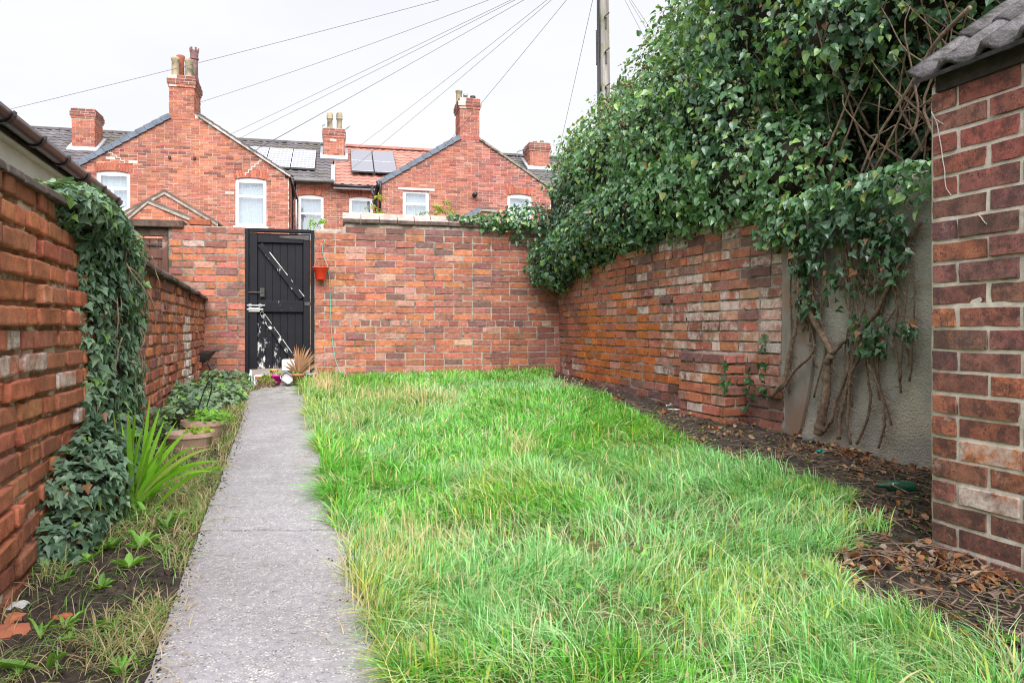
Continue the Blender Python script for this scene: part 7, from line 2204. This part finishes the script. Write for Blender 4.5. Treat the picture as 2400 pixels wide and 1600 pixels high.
def left_bed_things():
    r = np.random.default_rng(23)
    # two terracotta planters in the bed
    def bowl(name, label, px, py, z, wpx, hgt):
        Z = (CZ - z) * F / (py - HY); R = wpx / 2 * Z / F
        g = float(lift((px - CX) / F * Z, Z))
        c = np.array([(px - CX) / F * Z, Z, z - hgt])
        t = thing(name, label, 'planter', c)
        MB().lathe(c, [(R * 0.2, 0), (R * 0.72, 0), (R * 0.80, hgt * 0.35), (R * 0.78, hgt * 0.38), (R * 0.92, hgt * 0.80), (R * 1.0, hgt * 0.82), (R * 1.0, hgt), (R * 0.93, hgt * 1.0), (R * 0.86, hgt * 0.78), (R * 0.8, hgt * 0.6), (0.001, hgt * 0.68)], 40).build('bowl', M_TERRAPALE, t, smooth=False)
        MB().lathe(c + [0, 0, hgt * 0.72], [(0.001, 0.012), (R * 0.5, 0.006), (R * 0.84, 0)], 20).build('soil', M_SOIL, t, smooth=True)
        return t, c, R
    t, c, R = bowl('terracotta_bowl', 'shallow pale terracotta bowl with a few green sprigs in the bed', 446, 1012, 0.30, 108, 0.13)
    tuft(t, c + [0.03, 0.0, 0.14], 46, 0.03, (0.30, 0.46, 0.05), 'adult', M_LEAF_SOFT, r, 0.035)
    t, c, R = bowl('terracotta_tub', 'taller pale terracotta tub overgrown with weeds, behind the shallow bowl', 475, 983, 0.345, 96, 0.19)
    tuft(t, c + [0.05, 0, 0.21], 120, 0.04, (0.20, 0.42, 0.06), 'adult', M_LEAF_SOFT, r, 0.06)
    k = 90; P = c + np.column_stack([r.normal(0, 0.06, k), r.normal(0, 0.06, k), np.full(k, 0.17)])
    # wire hoop stuck in the tub
    Z = c[1]
    pts = [(458, 978), (464, 950), (474, 920), (486, 898), (494, 892), (499, 897), (496, 915), (488, 935), (482, 952), (477, 965)]
    q = np.array([((x - CX) / F * Z, Z + 0.02 * math.sin(i), CZ - (y - HY) / F * Z) for i, (x, y) in enumerate(pts)])
    o = MB().tube(q, 0.0045, 6).build('wire_hoop', M_BLACKPVC, None, smooth=True); tag(o, 'black wire plant hoop standing in the weeds of the terracotta tub', 'hoop')
    # black tray on splayed legs in the corner by the pier
    c = B.p(-1.25, -0.30, 0.42)
    tr = thing('metal_tray_stand', 'tilted black metal trough on thin legs in the corner by the brick pier', 'trough', c)
    fr = B.sub(-1.25, -0.30)
    top = [(-0.24, -0.10, 0.645), (0.16, -0.12, 0.675), (0.20, 0.10, 0.70), (-0.22, 0.12, 0.67)]; bot = [(-0.20, -0.06, 0.54), (0.10, -0.07, 0.57), (0.12, 0.06, 0.585), (-0.18, 0.07, 0.56)]
    inn = [(-0.22, -0.085, 0.64), (0.145, -0.10, 0.668), (0.18, 0.085, 0.69), (-0.20, 0.10, 0.66)]
    V = top + bot + inn
    MB(fr).add(V, [(4 + i, 4 + (i + 1) % 4, (i + 1) % 4, i) for i in range(4)] + [(7, 6, 5, 4)] + [(i, (i + 1) % 4, 8 + (i + 1) % 4, 8 + i) for i in range(4)] + [(8, 9, 10, 11)]).build('trough', mat_noise('charred_metal', (0.012, 0.012, 0.014), (0.06, 0.058, 0.06), 0.6, 9, 60, 0.5, 0.005), tr)
    for a, b in (((0.11, -0.05, 0.60), (0.24, -0.10, 0.36)), ((0.10, 0.06, 0.60), (0.15, 0.14, 0.36)), ((-0.17, -0.05, 0.58), (-0.22, -0.12, 0.34)), ((-0.17, 0.06, 0.58), (-0.2, 0.14, 0.34))):
        MB(fr).tube([a, b], 0.009, 8).build('leg', M_DARKMETAL, tr)
    MB(fr).tube([(0.17, 0.0, 0.69), (0.24, 0.0, 0.695)], 0.008, 8).build('handle', M_DARKMETAL, tr)
    # dead seed heads in front of it
    hd = thing('dead_hydrangea', 'dead brown flower heads on thin stems below the black trough', 'dead plant', B.p(-1.2, -0.5, 0.36))
    for px, py in ((498, 878), (512, 872), (505, 886), (520, 884), (492, 888)):
        p = B.at(px, py, -0.5); b = np.array([p[0] + r.normal(0, 0.03), p[1], 0.33])
        MB().tube(wander(b, p, 6, 0.02, r), [0.003] * 6, 5).build('stem', M_TWIG, hd)
        tuft(hd, p, 40, 0.022, (0.36, 0.26, 0.17), 'adult', M_DRY, r, 0.018, name='flower_head')
    # stones and crumbs of brick in the bare soil
    for k, (px, py, s, col, lab) in enumerate(((38, 1425, 0.045, (0.50, 0.50, 0.50), 'flat pale grey stone on the soil under the near wall'), (10, 1490, 0.07, (0.40, 0.13, 0.07), 'broken red brick piece at the foot of the near wall'), (40, 1455, 0.05, (0.46, 0.16, 0.08), 'orange brick flake lying on the soil beside the grey stone'), (148, 1448, 0.03, (0.45, 0.12, 0.05), 'small orange brick chip on the bare soil among the weeds'))):
        p = g3(px, py); v = rand_unit(r, 26); v[:, 2] *= 0.4
        import bmesh
        bm = bmesh.new(); [bm.verts.new(Vector(p + x * s * r.uniform(0.75, 1.1) * np.array([1, 0.8, 1]))) for x in v]
        bmesh.ops.convex_hull(bm, input=bm.verts); me = bpy.data.meshes.new('stone'); bm.to_mesh(me); bm.free()
        me.polygons.foreach_set('use_smooth', np.zeros(len(me.polygons), bool)); me.materials.append(mat_plain('stone_%d' % k, col, 0.9, bstr=0.4))
        o = bpy.data.objects.new('stone', me); C.objects.link(o); tag(o, lab, 'stone')
left_bed_things()

def strip_things():
    r = np.random.default_rng(24)
    # green bottle half in the litter
    p = g3(2105, 1152, 0.03)
    d = np.array([0.92, 0.30, 0.0])
    b = thing('glass_bottle', 'green glass bottle lying in the leaf litter near the outhouse', 'bottle', p - [0, 0, 0.03])
    prof = [(-0.075, 0.0), (-0.075, 0.022), (-0.068, 0.027), (0.02, 0.027), (0.045, 0.022), (0.06, 0.012), (0.10, 0.011), (0.10, 0.0)]
    mt = nodes_of('green_glass')[0]; bs = mt.node_tree.nodes['Principled BSDF']; bs.inputs['Base Color'].default_value = (0.04, 0.20, 0.12, 1); bs.inputs['Roughness'].default_value = 0.06; bs.inputs['Transmission Weight'].default_value = 0.5
    Rm = Matrix.Rotation(math.radians(90), 3, 'Y'); Rz = Matrix.Rotation(math.radians(165), 3, 'Z')
    MB().lathe(p, [(max(rr, 0.0005), x) for x, rr in prof], 20, tilt=Rz @ Rm).build('bottle', mt, b, smooth=True)
    # pink-tipped stick
    a, c = g3(1565, 962, 0.02), g3(1625, 966, 0.02)
    st = thing('plastic_stick', 'white plastic stick with a pink end lying below the brick wall', 'stick', a)
    m = a + (c - a) * 0.62
    MB().tube([a, m], 0.006, 8).build('shaft', M_WHITE, st, smooth=True); MB().tube([m, c], 0.009, 8).build('grip', mat_plain('pink_plastic', (0.80, 0.04, 0.30), 0.4), st, smooth=True)
    import bmesh
    def scrap(px, py, s, col, lab, name, cat, flat=0.5, rough=0.6):
        p = g3(px, py, 0.01); v = rand_unit(r, 16) * np.array([1, 0.8, flat])
        bm = bmesh.new(); [bm.verts.new(Vector(p + x * s * r.uniform(0.6, 1.2))) for x in v]
        bmesh.ops.convex_hull(bm, input=bm.verts); me = bpy.data.meshes.new(name); bm.to_mesh(me); bm.free()
        me.polygons.foreach_set('use_smooth', np.zeros(len(me.polygons), bool)); me.materials.append(mat_plain(name + '_%d' % px, col, rough))
        o = bpy.data.objects.new(name, me); C.objects.link(o); tag(o, lab, cat)
    scrap(1852, 1010, 0.075, (0.13, 0.12, 0.15), 'dark grey slate block at the foot of the stained board', 'slate_block', 'stone', 0.8)
    scrap(1890, 1032, 0.06, (0.10, 0.10, 0.11), 'flat dark slate shard lying in front of the rendered wall', 'slate_shard', 'stone', 0.25)
    scrap(1922, 1062, 0.04, (0.02, 0.33, 0.34), 'crumpled teal plastic scrap on the soil strip', 'plastic_scrap', 'litter', 0.4)
    scrap(2130, 1075, 0.05, (0.72, 0.76, 0.82), 'crumpled clear plastic wrapper against the rendered wall', 'plastic_wrapper', 'litter', 0.4, 0.2)
    scrap(1345, 900, 0.05, (0.05, 0.05, 0.055), 'black lump of rubbish by the corner of the two walls', 'rubbish_lump', 'litter', 0.6)
    scrap(1420, 912, 0.06, (0.10, 0.075, 0.07), 'dark clod lying at the foot of the side wall', 'earth_lump', 'clod', 0.6, 0.9)
    scrap(1570, 950, 0.04, (0.55, 0.55, 0.54), 'pale stone in the grass edge below the side wall', 'pale_stone', 'stone', 0.5)
    scrap(1012, 897, 0.035, (0.50, 0.46, 0.42), 'pale dry leaf ball lying on the grass by the back wall', 'dry_leaf_ball', 'leaf', 0.5)
strip_things()

def tendrils():
    r = np.random.default_rng(25)
    for k, (pts, lab) in enumerate(((((2183, 262), (2196, 290), (2206, 345), (2214, 400), (2216, 440), (2230, 458), (2244, 460)), 'long pale dead ivy tendril hanging down the outhouse bricks'), (((2182, 255), (2190, 278), (2212, 291)), 'short pale dead ivy root curling over the outhouse corner'), (((2296, 505), (2305, 518), (2313, 526)), 'tiny white root stub stuck on the outhouse wall'))):
        p = np.array([OH.at(x, y, -0.008) for x, y in pts]); d = np.linspace(0, 1, len(p)); dd = np.linspace(0, 1, 24)
        q = np.column_stack([np.interp(dd, d, p[:, i]) for i in range(3)]) + r.normal(0, 0.0006, (24, 3))
        o = MB().tube(q, np.linspace(0.0022, 0.0012, 24), 5).build('ivy_tendril', mat_plain('bleached_root', (0.55, 0.50, 0.44), 0.8), None, smooth=True); tag(o, lab, 'tendril')
tendrils()
